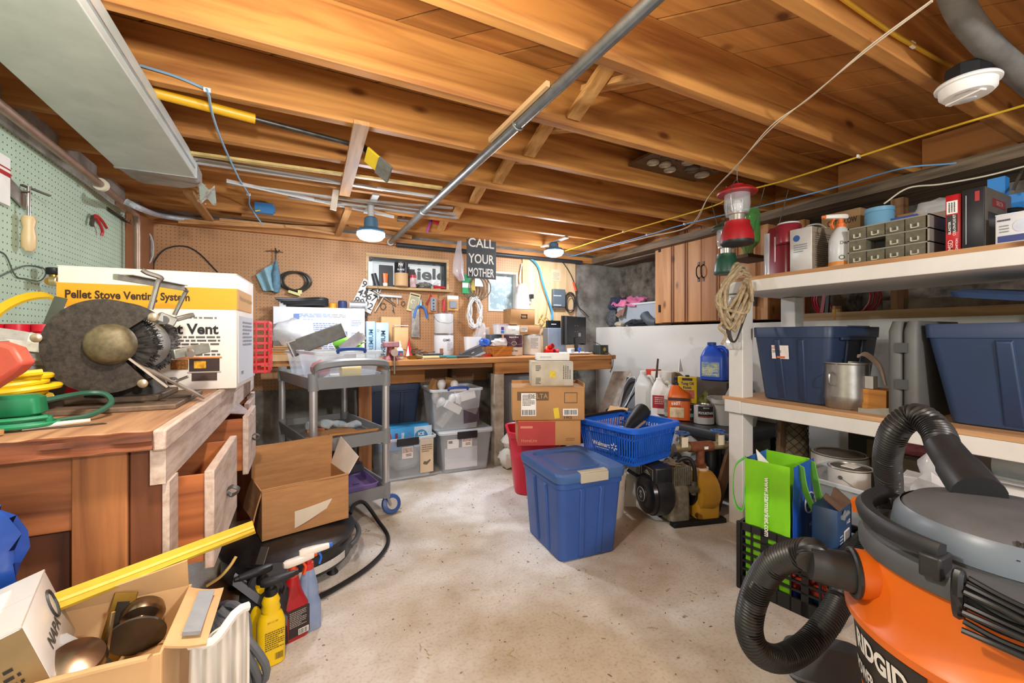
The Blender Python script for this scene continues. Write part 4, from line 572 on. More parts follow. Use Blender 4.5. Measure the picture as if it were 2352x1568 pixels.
patch('dark_label', (0.012, -0.0286, 0.062), X_, Z_, 0.068, 0.095, M('2a2020', 0.4, 0, 0.1, 12), t); print_lines((0.008, -0.0286, 0.075), X_, Z_, 0.055, 0.055, 9, M('a89f97', 0.6, 0, 0, 1), t, seed=12); patch('barcode_label', (0.026, -0.0295, 0.026), X_, Z_, 0.034, 0.02, PAPER, t, 0.0004); print_lines((0.026, -0.0295, 0.026), X_, Z_, 0.03, 0.017, 16, INK, t, 'barcode', 0.0009, 5, True)
p = onz(708, 1440); t = spray('spray_bottle', 'clear bluish spray bottle with blue and white trigger head', p, R(10), [(0, 0.072, 0.06), (0.004, 0.08, 0.066), (0.09, 0.08, 0.066), (0.12, 0.062, 0.06), (0.14, 0.066, 0.06), (0.18, 0.05, 0.046), (0.215, 0.034, 0.034)], M('8fa6cf', 0.15, 0, 0.05, 5, clear=0.35), M('e8e2d6', 0.4), M('2368c8', 0.4), M('c92f2a', 0.4), hh=0.07, tip=M('2368c8', 0.4)); ob('dip_tube', G().cyl((0, 0, 0.02), (0, 0, 0.24), 0.003, n=8), M('1f1f22', 0.4), t)
t = thing('tool_bag', 'dusty black rubber and plastic gear heaped behind the spray bottles', 'gear', (-0.10, 1.72, 0.0), R(-12)); ob('black_case', G().tub([(0, 0.15, 0.20), (0.01, 0.17, 0.22), (0.18, 0.15, 0.20), (0.21, 0.10, 0.16)], 0.04, 4).jit(0.014, 9), M('222123', 0.6, 0, 0.4, 25, 0.1), t); ob('flap_fold', G().sheet(lambda a, b: (-0.08 + 0.16 * a, -0.11 + 0.06 * b, 0.24 - 0.16 * a + 0.03 * math.sin(b * 6)), 10, 6, 0.006), M('33363c', 0.35, 0, 0.2, 12), t); ob('metal_edge', G().beam((-0.06, 0.09, 0.20), (-0.05, 0.12, 0.25), 0.03, 0.006), STEEL, t)
# black round base with its power cord, the big empty carton on it
BLK = M('232325', 0.35, 0, 0.35, 60, 0.04)
t = thing('round_base', 'dusty black round plastic base with short feet on the floor', 'base', (-0.045, 2.165, 0)); ob('dome', G().lathe([(0.0, 0.045), (0.255, 0.045), (0.262, 0.06), (0.262, 0.135), (0.275, 0.145), (0.274, 0.158), (0.25, 0.168), (0.15, 0.180), (0.0, 0.184)], 56), BLK, t)
ob('warning_label', G().sheet(lambda a, b: (0.2635 * math.cos(-1.55 + 0.95 * a), 0.2635 * math.sin(-1.55 + 0.95 * a), 0.062 + 0.032 * b), 14, 2, 0.001), M('cfcdc6', 0.5, 0, 0.1, 90), t); ob('bumper_rim', G().tube([(0.292 * math.cos(x), 0.292 * math.sin(x), 0.115) for x in [R(d) for d in range(-35, 50, 6)]], 0.012, 8), M('4a4d50', 0.35, 0, 0.1), t)
for a in (-40, 80, 200): ob('foot', G().lathe([(0.022, 0), (0.024, 0.004), (0.014, 0.02), (0.014, 0.046)], 16, Matrix.Translation((0.22 * math.cos(R(a)), 0.22 * math.sin(R(a)), 0))), RUBBER, t)
cable('power_cord', [(0.225, 2.325, 0.13), (0.255, 2.40, 0.145), (0.31, 2.44, 0.13), (0.37, 2.36, 0.05), (0.40, 2.24, 0.012), (0.36, 2.10, 0.012), (0.26, 1.97, 0.012), (0.12, 1.87, 0.012), (-0.02, 1.80, 0.012)], 0.0105, M('161617', 0.4), 'thick black cable arching from the round base across the floor', 'cord')
WB = wood('b98352', 'a06c3e', 'z', 9, 0.85, 0.12, knots=False)
t = open_carton('empty_carton', 'big empty crumpled cardboard box standing on the black round base', (-0.005, 2.215, 0.186), 0.36, 0.25, 0.205, R(14), (('b', 0.15, -6, 1.0), ('l', 0.13, 166, 0.9), ('f', 0.01, 10, 1.0)), M('b68656', 0.85, 0, 0.12, 7, 0.3, st=(1, 1, 5)), 0.005)
ob('flap', G().sheet(lambda u, v: (0.178 + 0.05 * v, -0.125 + 0.25 * u, 0.205 + 0.13 * v * (0.6 + 0.4 * u)), 8, 5, 0.004), M('ddd2c4', 0.8, 0, 0.08, 9), t)['label'] = 'white inner flap'
ob('torn_label', G().sheet(lambda a, b: (-0.055 + 0.19 * a - 0.03 * b * a, -0.128 - 0.004 * math.sin(a * 5), 0.095 - 0.075 * b * (1 - 0.55 * a) + 0.02 * a), 8, 4, 0.0008), M('e0d3bc', 0.7, 0, 0.05, 9), t)
# ------------------------------------------------------------------ shared builders: bins, totes, cans, jugs
def clear_bin(name, label, loc, w, d, h, rz=0, latch=None, group='clear storage bins', mat=None, handle=None):
    t = thing(name, label, 'storage bin', loc, rz, group); m = mat or CLEAR; b = 0.88
    ob('bin_body', G().tub([(0.004, w * b - .006, d * b - .006), (0, w * b - .02, d * b - .02), (0.0, w * b - .03, d * b - .03)][::-1] + [(h - 0.012, w, d), (h, w + .02, d + .02), (h, w, d), (h - 0.012, w - .006, d - .006), (0.006, w * b - .012, d * b - .012)], 0.03, 4), m, t)
    ob('rim', G().tub([(h - 0.014, w + 0.018, d + 0.018), (h + 0.002, w + 0.022, d + 0.022), (h + 0.004, w + 0.016, d + 0.016), (h + 0.004, w - 0.002, d - 0.002), (h - 0.014, w - 0.002, d - 0.002), (h - 0.014, w + 0.018, d + 0.018)], 0.03, 4, False, False), M('e3eaee', 0.2, 0, 0, 1, clear=0.3), t)
    if latch:
        for s in (-1,): ob('latch', G().box(-0.08, s * (d / 2 + 0.02), h - 0.05, 0.08, s * (d / 2 + 0.008), h + 0.006), latch, t, bev=0.004)
    if handle: ob('handle', G().tube(smooth([(-0.075, -d / 2 - 0.004, h - 0.005), (-0.07, -d / 2 - 0.012, h + 0.012), (0, -d / 2 - 0.014, h + 0.017), (0.07, -d / 2 - 0.012, h + 0.012), (0.075, -d / 2 - 0.004, h - 0.005)], 4), 0.010, 8), handle, t)
    return t
def tote(name, label, loc, w, d, h, rz=0, mat=NAVY, lid=None, group='blue storage totes', taper=0.84, nrib=2, latch=None, rim=0.03):
    t = thing(name, label, 'storage tote', loc, rz, group); a = taper
    ob('tote_body', G().tub([(0, w * a - .02, d * a - .02), (0.006, w * a, d * a), (h * 0.86, w * 0.975, d * 0.975), (h * 0.86, w, d), (h - 0.004, w + 0.004, d + 0.004), (h, w, d), (h, w - .012, d - .012), (h * 0.5, w * 0.93 - .02, d * 0.93 - .02), (0.01, w * a - .015, d * a - .015)], 0.035, 5), mat, t)
    for s in (-1, 1):
        for k in range(nrib):
            qq = (-1 + 2 * (k + 0.5) / nrib) * 0.62
            x0, x1 = qq * w * 0.5 * a, qq * w * 0.5 * 0.975; y0, y1 = s * d * a / 2, s * d * 0.975 / 2; V = 0.075 * w / 2
            g = G().add([(x0 - V * 1.2, y0, .012), (x0 + V * 1.2, y0, .012), (x1 + V, y1, h * .84), (x1 - V, y1, h * .84), (x0 - V, y0 + s * .008, .02), (x0 + V, y0 + s * .008, .02), (x1 + V * .8, y1 + s * .008, h * .82), (x1 - V * .8, y1 + s * .008, h * .82)], [(4, 5, 6, 7), (0, 1, 5, 4), (1, 2, 6, 5), (2, 3, 7, 6), (3, 0, 4, 7)])
            y0, y1 = qq * d * 0.5 * a, qq * d * 0.5 * 0.975; x0, x1 = s * w * a / 2, s * w * 0.975 / 2; V = 0.075 * d / 2
            ob('rib', g, mat, t, bev=0.003); g = G().add([(x0, y0 - V * 1.2, .012), (x0, y0 + V * 1.2, .012), (x1, y1 + V, h * .84), (x1, y1 - V, h * .84), (x0 + s * .008, y0 - V, .02), (x0 + s * .008, y0 + V, .02), (x1 + s * .008, y1 + V * .8, h * .82), (x1 + s * .008, y1 - V * .8, h * .82)], [(4, 5, 6, 7), (0, 1, 5, 4), (1, 2, 6, 5), (2, 3, 7, 6), (3, 0, 4, 7)])
            ob('rib', g, mat, t, bev=0.003)
    if lid:
        lm = lid if lid is not True else mat; L = ob('lid', G().tub([(h - 0.028, w + .018, d + .018), (h + .006, w + .026, d + .026), (h + .016, w + .014, d + .014), (h + .016, w - .07, d - .07), (h + .004, w - .085, d - .085)], 0.04, 5), lm, t)
        ob('lid_panel', G().tub([(h + .004, w * .58, d * .62), (h + .011, w * .56, d * .60)], 0.03, 4), lm, L)
        if latch: ob('latch', G().box(-0.075, -d / 2 - 0.02, h - 0.032, 0.075, -d / 2 - 0.008, h + 0.012).box(-0.075, -d / 2 - 0.014, h + 0.010, 0.075, -d / 2 + 0.02, h + 0.018), latch, t, bev=0.003)
    else: ob('rim_notch', G().box(-0.16, -d / 2 - 0.012, h * 0.86 - 0.012, 0.16, -d / 2 - 0.001, h * 0.86).box(-0.10, -d / 2 - 0.008, h - 0.004, 0.10, -d / 2, h + 0.004), mat, t, bev=0.002)
    return t
def can(name, label, loc, r, h, body, band=None, group='paint and finish cans', bail=True, rz=0, lidm=None, cat='paint can'):
    t = thing(name, label, cat, loc, rz, group)
    ob('can_body', G().lathe([(r * .97, 0), (r, 0.004), (r, h - 0.006), (r * .98, h), (r * .9, h), (r * .88, h - 0.008), (0, h - 0.008)], 32), body, t); ob('lid', G().lathe([(r * .86, h - .006), (r * .86, h - .001), (r * .80, h + .002), (r * .78, h - .004), (0, h - .004)], 32), lidm or STEEL, t)
    for z in (0.003, h - 0.004): ob('rim', G().lathe([(r, z - .003), (r + .002, z), (r, z + .003)], 32, c0=False, c1=False), STEEL, t)
    if band: ob('label_band', G().lathe([(r + .0006, band[1] * h), (r + .0006, band[2] * h)], 32, c0=False, c1=False), band[0], t)
    if bail: ob('bail', G().tube(smooth([(-r - .003, 0, h * .8), (-r * .8, -r * .75, h * .6), (0, -r * 1.12, h * .52), (r * .8, -r * .75, h * .6), (r + .003, 0, h * .8)], 5), 0.0015, 6), STEEL, t); [ob('bail_ear', G().cyl((s * r, 0, h * .8), (s * (r + .004), 0, h * .8), 0.009, n=12), STEEL, t) for s in (-1, 1)]
    return t
def ctext(t, s, h, r, z, ang, mat, w=None, bold=0.0):
    a = R(ang); n = Vector((math.cos(a), math.sin(a), 0)); rt_ = Vector((-n.y, n.x, 0)); o = text(s, h, n * (r + 0.0012) + Z_ * z, rt_, Z_, mat, t, w, bold)
    for v in o.data.vertices:
        d = (v.co - Z_ * v.co.z).dot(rt_); b = a + d / r; v.co = Vector((math.cos(b) * (r + .0012), math.sin(b) * (r + .0012), v.co.z))
    return o
def jug(name, label, loc, w, d, h, mat, capm, rz=0, group='jugs of cleaners and fluids', lab=None, pour=False):
    t = thing(name, label, 'jug', loc, rz, group); s = h * 0.62
    ob('jug_body', G().tub([(0, w - .016, d - .016), (0.006, w, d), (s, w, d), (s + h * .10, w * .92, d * .84, 0.03), (s + h * .22, w * .52, d * .56, 0.02, -w * .12), (h * .92, w * .34, d * .38, 0.016, -w * .14), (h * .95, w * .3, d * .34, 0.014, -w * .14)], 0.03, 5), mat, t)
    ob('grip', G().tube(smooth([(w * .02, 0, h * .87), (w * .26, 0, h * .88), (w * .42, 0, h * .78), (w * .44, 0, h * .66), (w * .40, 0, s)], 5), w * .085, 10), mat, t)
    ob('cap', G().lathe([(w * .17, h * .94), (w * .17, h * 1.01), (w * .13, h * 1.02), (0, h * 1.02)] if not pour else [(w * .17, h * .94), (w * .17, h * .99), (w * .07, h * 1.01), (w * .05, h * 1.09), (0, h * 1.09)], 18, Matrix.Translation((-w * .14, 0, 0))), capm, t)
    if lab: patch('label', (lab[3] if len(lab) > 3 else 0, -d / 2 - .0006, lab[1]), X_, Z_, w * .78, lab[2], lab[0], t)
    return t
# ------------------------------------------------------------------ grey utility cart
CG = M('7f8284', 0.5, 0, 0.06, 8); t = thing('utility_cart', 'grey three tier plastic utility cart with silver posts and blue casters', 'cart', (0.25, 2.505, 0), R(14)); cw, cl = 0.40, 0.70
def tray(z0, z1): return G().tub([(z0, cw + .03, cl + .03, .03, 0, cl / 2), (z1, cw + .05, cl + .05, .03, 0, cl / 2), (z1, cw + .03, cl + .03, .03, 0, cl / 2), (z0 + .03, cw + .01, cl + .01, .03, 0, cl / 2), (z0 + .03, .01, .01, .003, 0, cl / 2)], 0.03, 4)
for z0, z1 in ((0.765, 0.83), (0.43, 0.50), (0.105, 0.18)): ob('tray', tray(z0, z1), CG, t)
for x in (-1, 1):
    for y in (0, cl):
        ob('post', G().cyl((x * cw / 2, y, 0.13), (x * cw / 2, y, 0.84), 0.021, n=18), M('c2c3c2', 0.35, 0.7, 0.06, 8), t)
        for z in (0.10, 0.42, 0.76): ob('collar', G().cyl((x * cw / 2, y, z), (x * cw / 2, y, z + 0.09), 0.027, n=18), CG, t)
        c = ob('caster', G().lathe([(0.012, -0.014), (0.05, -0.014), (0.056, -0.010), (0.056, 0.010), (0.05, 0.014), (0.012, 0.014)], 28, Matrix.Translation((x * cw / 2 + 0.03, y - 0.01, 0.057)) @ Matrix.Rotation(R(70), 4, 'X')), M('2f4f8c', 0.4, 0, 0.1), t)
        ob('caster_hub', G().lathe([(0, -0.017), (0.032, -0.017), (0.032, 0.017), (0, 0.017)], 24, Matrix.Translation((x * cw / 2 + 0.03, y - 0.01, 0.057)) @ Matrix.Rotation(R(70), 4, 'X')), M('b9b6ac', 0.4, 0.3), c); ob('caster_fork', G().beam((x * cw / 2 + .02, y - .035, 0.06), (x * cw / 2, y - .02, 0.115), 0.03, 0.005).beam((x * cw / 2 + .02, y + .02, 0.06), (x * cw / 2, y + .015, 0.115), 0.03, 0.005).cyl((x * cw / 2, y, 0.10), (x * cw / 2, y, 0.125), 0.022, n=14), GALV, c)
ob('push_handle', G().loft([[p + o for o in (Vector((0, 0, -.022)), Vector((0, -.022, -.012)), Vector((0, -.022, .012)), Vector((0, 0, .022)), Vector((0, .016, .014)), Vector((0, .016, -.014)))] for p in smooth([(-cw / 2, 0.0, 0.845), (-cw / 2 - .004, -0.02, 0.87), (-cw / 2 + .02, -0.045, 0.892), (-cw / 4, -0.06, 0.905), (0, -0.062, 0.908), (cw / 4, -0.06, 0.905), (cw / 2 - .02, -0.045, 0.892), (cw / 2 + .004, -0.02, 0.87), (cw / 2, 0.0, 0.845)], 4)]), CG, t)
ctm = Matrix.Translation((0.25, 2.505, 0)) @ Matrix.Rotation(R(14), 4, 'Z')
def oncart(x, y, z): return ctm @ Vector((x, y, z))
b = clear_bin('clear_bin', 'clear plastic bin of odds and ends with navy handle on cart top', oncart(0.01, 0.235, 0.797), 0.37, 0.40, 0.165, R(14), handle=M('24468e', 0.4), group='clear bins on the cart'); b2 = clear_bin('clear_bin', 'clear shallow bin behind the navy handled bin on cart top', oncart(-0.005, 0.575, 0.797), 0.36, 0.20, 0.16, R(14), group='clear bins on the cart')
one('crumpled_cloth', G().blob((0, 0, 0.055), 0.055, 0.07, 0.05, 14, 0.2, 3), M('b05a50', 0.6, 0, 0.3, 12), 'reddish crumpled cloth inside the clear bin on the cart', 'cloth', loc=oncart(-0.10, 0.22, 0.806)); one('yellow_roll', G().cyl((-0.06, 0, 0.036), (0.05, 0.02, 0.036), 0.034, n=18), M('dcb54a', 0.45, 0, 0.2, 10), 'yellow tape roll seen through the clear bin on the cart', 'roll', loc=oncart(0.05, 0.14, 0.806)); one('folded_paper', G().box(-0.08, -0.04, 0, 0.08, 0.04, 0.012).jit(0.004, 20), PAPER, 'white printed papers in front part of the clear bin', 'paper', loc=oncart(0.06, 0.30, 0.806))
one('silver_bags', G().sheet(lambda a, b: (-0.10 + 0.22 * a, 0.05 * b - 0.08 * a, 0.02 + 0.10 * b * (0.4 + a) + 0.015 * noise.noise(Vector((a * 7, b * 7, 1)))), 12, 8, 0.002), M('a8a4ab', 0.3, 0.3, 0.2, 20, 0.2), 'folded silvery plastic bag in the clear cart bin', 'bag', loc=oncart(0.02, 0.34, 0.806))
t = thing('metal_chute', 'dark grey metal chute tilted across the cart bins', 'metal box', oncart(-0.03, 0.47, 0.985), R(6), None, 0, R(-22)); ob('chute', G().box(-0.16, -0.05, 0, 0.16, 0.05, 0.004).box(-0.16, -0.05, 0.004, 0.16, -0.046, 0.095).box(-0.16, 0.046, 0.004, 0.16, 0.05, 0.095).box(-0.16, -0.046, 0.091, 0.16, 0.046, 0.095), M('5c5b55', 0.5, 0.3, 0.2, 25, 0.05), t, bev=0.002); ob('frame_lip', G().box(-0.168, -0.055, -0.003, -0.16, -0.046, 0.098).box(-0.168, 0.046, -0.003, -0.16, 0.055, 0.098).box(0.16, -0.055, -0.003, 0.166, -0.046, 0.098).box(-0.168, -0.056, 0.092, -0.12, -0.05, 0.098), LGREY, t)
one('metal_flashing', G().beam((0.0, 0, 0), (0.13, 0.02, 0.10), 0.05, 0.003, (0, 1, 0.2)).beam((0.03, 0.01, -0.005), (0.155, 0.03, 0.09), 0.05, 0.003, (0, 1, 0.1)), M('a9a2a4', 0.35, 0.6, 0.15, 12), 'two grey pointed sheet metal strips sticking out of the cart bin', 'flashing', loc=oncart(0.10, 0.48, 0.965)); one('green_rag', G().blob((0, 0, 0.045), 0.10, 0.08, 0.045, 18, 0.6, 8).jit(0.02, 14), M('7ec53a', 0.75, 0, 0.15, 10, 0.1), 'bright green rag draped at the end of the cart top', 'rag', loc=oncart(0.20, 0.62, 0.955))
one('packed_bag', G().blob((0, 0, 0.09), 0.14, 0.12, 0.10, 18, 0.35, 4).jit(0.02, 10), M('dfe1e4', 0.25, 0, 0.12, 14, 0.15, clear=0.3), 'bulging translucent white bag behind the cart, above the flattened boxes', 'bag', loc=(-0.05, 3.45, 0.985)); 
g = G()
for k in range(5): g.box(-0.17 + 0.006 * k, -0.12, 0.012 * k, 0.16, 0.12, 0.012 * k + 0.009)
tag(ob('flattened_cardboard', g, CARD), 'layers of flattened brown cardboard under the translucent bag', 'cardboard').location = (-0.03, 3.46, 0.925)
one('plain_crate', G().box(-0.18, -0.14, 0, 0.18, 0.14, 0.046), CARDL, 'flat brown box on the back bench under the cardboard layers', 'box', loc=(-0.02, 3.46, 0.877))
# mid tray
for i, (x, y, a, w, d, h, m, lb) in enumerate(((-0.10, 0.20, 20, 0.20, 0.09, 0.012, CARD, 'thin brown board lying flat in the middle cart tray'), (0.0, 0.55, -35, 0.16, 0.11, 0.022, wood('b98a60', '8d6038', 'x'), 'square wood block at the back of the middle cart tray'), (-0.02, 0.26, 5, 0.24, 0.14, 0.016, CARD, 'wide brown board under the blue cloth in the cart tray'), (0.06, 0.12, -8, 0.28, 0.02, 0.012, PINE, 'long thin stick at the front of the middle cart tray'), (-0.06, 0.40, 60, 0.13, 0.10, 0.03, wood('c4835a', '9a5a35', 'x'), 'reddish wood offcut behind the blue cloth in cart tray'))):
    one('wood_offcut', G().box(-w / 2, -d / 2, 0, w / 2, d / 2, h), m, lb, 'wood', 'offcuts in the cart tray', oncart(x, y, 0.462 + (0.017 if i in (3,) else 0)), R(14 + a), bev=0.001)
one('blue_cloth', G().tube([(-0.14 + 0.028 * k, 0.02 * math.sin(k * 1.3), 0.012 - 0.002 * k * (k > 5)) for k in range(12)], [0.022 + 0.007 * math.sin(k * 2.2) for k in range(12)], 10).jit(0.012, 25), M('8fb2c4', 0.85, 0, 0.3, 40, 0.3, col2='c7c4bb'), 'twisted pale blue rag lying over the boards in the cart tray', 'rag', loc=oncart(0.0, 0.33, 0.50), rz=R(0))
# bottom tray
t = thing('purple_tray', 'purple plastic tray lying in the bottom of the cart', 'tray', oncart(0.05, 0.22, 0.139), R(10)); ob('tray', G().tub([(0, 0.26, 0.34), (0.045, 0.28, 0.36), (0.047, 0.27, 0.35), (0.006, 0.25, 0.33)], 0.03, 4), M('8d78b8', 0.5, 0, 0.06), t); ob('slot', G().box(0.04, -0.10, 0.006, 0.10, -0.09, 0.008).box(0.03, -0.02, 0.006, 0.07, -0.01, 0.008), M('4c3f6c', 0.6), t)
t = thing('black_appliance', 'black plastic appliance with round dial standing in the purple tray', 'appliance', oncart(-0.02, 0.26, 0.147), R(14)); ob('pedestal', G().tub([(0, 0.14, 0.18), (0.09, 0.10, 0.14)], 0.02, 3), BLACK, t); ob('body', G().tub([(0.085, 0.26, 0.24), (0.10, 0.30, 0.28), (0.14, 0.28, 0.27), (0.15, 0.22, 0.2)], 0.03, 4), M('2c3138', 0.35, 0, 0.12, 10), t); ob('dial', G().lathe([(0.05, 0.149), (0.052, 0.158), (0.03, 0.162), (0, 0.162)], 24), M('5c6870', 0.3), t)
# ------------------------------------------------------------------ the back workbench and what stands on it
KZ = 0.875; YF = 3.08
t = thing('workbench', 'long pine workbench along the back wall under the windows', 'workbench', (1.2, YF, 0)); BP_ = wood('c98f52', '9c6430', 'x', 2.6, 0.6, 0.12)
ob('bench_top', G().box(-0.86, 0.0, KZ - 0.038, 1.43, 0.755, KZ).box(-1.45, 0.25, KZ - 0.038, -0.86, 0.755, KZ), BP_, t, bev=0.003); ob('apron', G().box(0.20, 0.02, KZ - 0.13, 1.40, 0.055, KZ - 0.039), BP_, t, bev=0.002); ob('front_rail', G().box(-0.85, 0.05, KZ - 0.075, 0.19, 0.085, KZ - 0.039).box(-1.45, 0.27, KZ - 0.12, -0.87, 0.30, KZ - 0.039), wood('9a7048', '6a4626', 'x'), t)
ob('leg', G().box(0.20, 0.03, 0, 0.285, 0.11, KZ - 0.131), M('cfc6b8', 0.75, 0, 0.2, 12, 0.1, col2='9c8c78'), t, bev=0.003); ob('leg', G().box(-0.84, 0.06, 0, -0.75, 0.14, KZ - 0.038), wood('a9713f', '7d4d25', 'z'), t, bev=0.003); ob('leg', G().box(1.28, 0.60, 0, 1.37, 0.70, KZ - 0.038), wood('5d4a36', '3a2c1e', 'z'), t); ob('leg', G().box(0.02, 0.58, 0, 0.06, 0.70, KZ - 0.038), wood('8a6a48', '5d4426', 'z'), t)
kz = KZ + 0.001
def BB(u0, u1, vt, Y): a, b = ony(u0, vt, Y), ony(u1, vt, Y); return (a.x + b.x) / 2, b.x - a.x, (a.z + b.z) / 2 - kz
# left end: white printed carton with things on top
x, w, h = BB(622, 836, 706, 3.50); t = carton('printed_carton', 'large white carton covered in blue and green print on back bench', (0.135, 3.705, kz), 0.65, 0.22, 0.395, 0, M('e6eaf0', 0.6, 0, 0.04, 5), tape=False); f = Vector((0, -0.1106, 0)); PB = M('6f8cc0', 0.6, 0, 0, 1); PG = M('8cb99a', 0.6, 0, 0, 1)
for k, (dx, dz, w_, h_, n) in enumerate(((-0.12, 0.20, 0.10, 0.12, 9), (0.03, 0.22, 0.17, 0.12, 8), (0.0, 0.335, 0.36, 0.03, 3), (0.05, 0.10, 0.3, 0.06, 4), (0.26, 0.28, 0.08, 0.05, 4), (0.26, 0.18, 0.08, 0.05, 4))): print_lines(f + Vector((dx, 0, dz)), X_, Z_, w_, h_, n, PB, t, seed=20 + k)
text('more at', 0.016, f + Vector((-0.09, 0, 0.305)), X_, Z_, M('7f8fb5', 0.6, 0, 0, 1), t); [patch('blue_square', f + Vector(p), X_, Z_, s, s, PB, t) for p, s in (((-0.17, 0, 0.325), 0.04), ((0.17, 0, 0.19), 0.045))]; [ob('green_ring', G().tube([f + Vector((px + 0.012 * math.cos(a), -0.001, pz + 0.012 * math.sin(a))) for a in [R(d) for d in range(0, 360, 30)]], 0.0015, 5, True), PG, t) for px, pz in ((0.12, 0.26), (0.10, 0.225), (0.135, 0.225))]
TZ = kz + 0.398; g = G()
for k in range(5): g.tube(smooth([(-0.10 - 0.02 * k, -0.02, 0.015 + 0.012 * k), (0.0, -0.05 + 0.02 * k, 0.022 + 0.013 * k), (0.14, -0.01, 0.03 + 0.013 * k), (0.19, 0.03, 0.024 + 0.012 * k), (0.10, 0.05, 0.02 + 0.012 * k), (-0.05, 0.045, 0.016 + 0.011 * k)], 5, True), 0.008, 7, True)
one('black_hose', g, M('2a2c2e', 0.4, 0, 0.2), 'looped black hoses heaped on top of the white printed carton', 'hose', loc=(0.00, 3.70, TZ)); one('adapter', G().tub([(0, 0.05, 0.03), (0.045, 0.05, 0.03)], 0.004, 2), LGREY, 'small pale square adapter on top of the hoses', 'adapter', loc=(-0.13, 3.70, TZ + 0.001)); one('orange_reel', G().lathe([(0.022, 0), (0.028, 0.004), (0.028, 0.04), (0.022, 0.044), (0, 0.044)], 20), M('d9931e', 0.4, 0, 0.1), 'small amber spool on top of the printed carton', 'spool', loc=(0.225, 3.70, TZ)); one('blue_filter', G().lathe([(0.032, 0), (0.035, 0.006), (0.035, 0.06), (0.028, 0.066), (0, 0.066)], 24), M('2f3b63', 0.4, 0, 0.1), 'dark blue cylinder filter on top of the printed carton', 'filter', loc=(0.30, 3.70, TZ))
t = thing('gear_motor', 'silver metal motor with flanges on top of the printed carton', 'motor', (0.415, 3.70, TZ)); ob('housing', G().cyl((-0.055, 0, 0.035), (0.06, 0, 0.035), 0.032, n=20), GALV, t); ob('flange', G().cyl((0.06, 0, 0.035), (0.075, 0, 0.035), 0.036, n=6).cyl((-0.065, 0, 0.033), (-0.055, 0, 0.033), 0.026, n=16), LGREY, t); ob('mount_foot', G().box(-0.04, -0.03, 0, 0.05, 0.03, 0.006), STEEL, t); ob('terminal', G().tube([(0.03, 0, 0.066), (0.03, 0, 0.085), (0.05, 0, 0.09)], 0.004, 6), DSTEEL, t)
# number stencil sheet leaning on the pegboard
t = thing('number_sheet', 'white sheet of black house numbers leaning against the pegboard', 'number sheet', (0.455, 3.80, TZ + 0.005), 0, None, R(-6), R(24)); ob('sheet', G().box(-0.085, -0.001, 0, 0.085, 0.001, 0.26), PAPER, t)
for i, s in enumerate(('9123', '4567', '8.90?')): 
    for j, ch in enumerate(s[:4] if i < 2 else '8902'): text(ch, 0.062, (-0.062 + 0.041 * j, -0.0014, 0.215 - 0.078 * i), X_, Z_, M('39373a', 0.6, 0, 0, 1), t, bold=0.015, name='numeral')
# PREMIUM cartons, kraft cartons
def kraft(u0, u1, vt, Y, d, label, rz=0, mat=CARDL, name='kraft_carton', **k): x, w, h = BB(u0, u1, vt, Y); return carton(name, label, (x, Y + d / 2, kz), w, d, h, rz, mat, **k)
BLB = M('a9c6d8', 0.5, 0, 0.05, 6)
t = kraft(864, 893, 741, 3.52, 0.10, 'pale blue premium carton standing upright in front of kraft box', mat=BLB, tape=False, name='premium_carton'); text('PREMIUM', 0.035, (0.005, -0.0512, 0.12), Z_, -X_, M('1d3a5a', 0.5, 0, 0, 1), t, w=0.20, bold=0.02); text('12', 0.018, (-0.035, -0.0512, 0.22), Z_, -X_, M('1d3a5a', 0.5, 0, 0, 1), t)
t = kraft(842, 862, 738, 3.56, 0.08, 'pale blue premium carton squeezed beside the white printed carton', mat=BLB, tape=False, name='premium_carton'); text('PREMIUM', 0.035, (0.0, -0.0412, 0.13), Z_, -X_, M('35708f', 0.5, 0, 0, 1), t, w=0.20, bold=0.02)
t = kraft(876, 921, 728, 3.68, 0.11, 'tall open kraft carton standing back against the pegboard', tape=False); t = kraft(906, 938, 752, 3.55, 0.10, 'shorter kraft carton with white torn top beside the glue bottle', tape=False); ob('torn_top', G().box(-0.058, -0.05, 0.262, 0.058, 0.05, 0.267), PAPER, t)
# vise, glue
t = thing('bench_vise', 'rusty red bench vise clamped at the front edge of back bench', 'vise', (0.585, 3.16, KZ)); VR = M('7d3a36', 0.55, 0.2, 0.25, 20, 0.1); ob('base', G().tub([(0.001, 0.11, 0.12), (0.02, 0.10, 0.10), (0.035, 0.06, 0.07), (0.10, 0.05, 0.06)], 0.02, 3), VR, t); ob('jaw', G().box(-0.055, -0.045, 0.095, 0.055, -0.01, 0.135).box(-0.055, 0.01, 0.095, 0.055, 0.05, 0.135), M('9a6c70', 0.5, 0.3, 0.2, 20), t, bev=0.006); ob('slide', G().cyl((0, -0.12, 0.06), (0, 0.06, 0.06), 0.02, n=14), VR, t); ob('screw', G().cyl((0, -0.15, 0.06), (0, -0.11, 0.06), 0.026, 0.02, 14), M('a08c80', 0.4, 0.6), t); ob('handle_bar', G().cyl((0, -0.14, 0.075), (0, -0.14, -0.09), 0.006, n=10), STEEL, t); ob('swivel_handle', G().cyl((-0.09, -0.02, 0.03), (0.09, -0.02, 0.03), 0.005, n=8), STEEL, t)
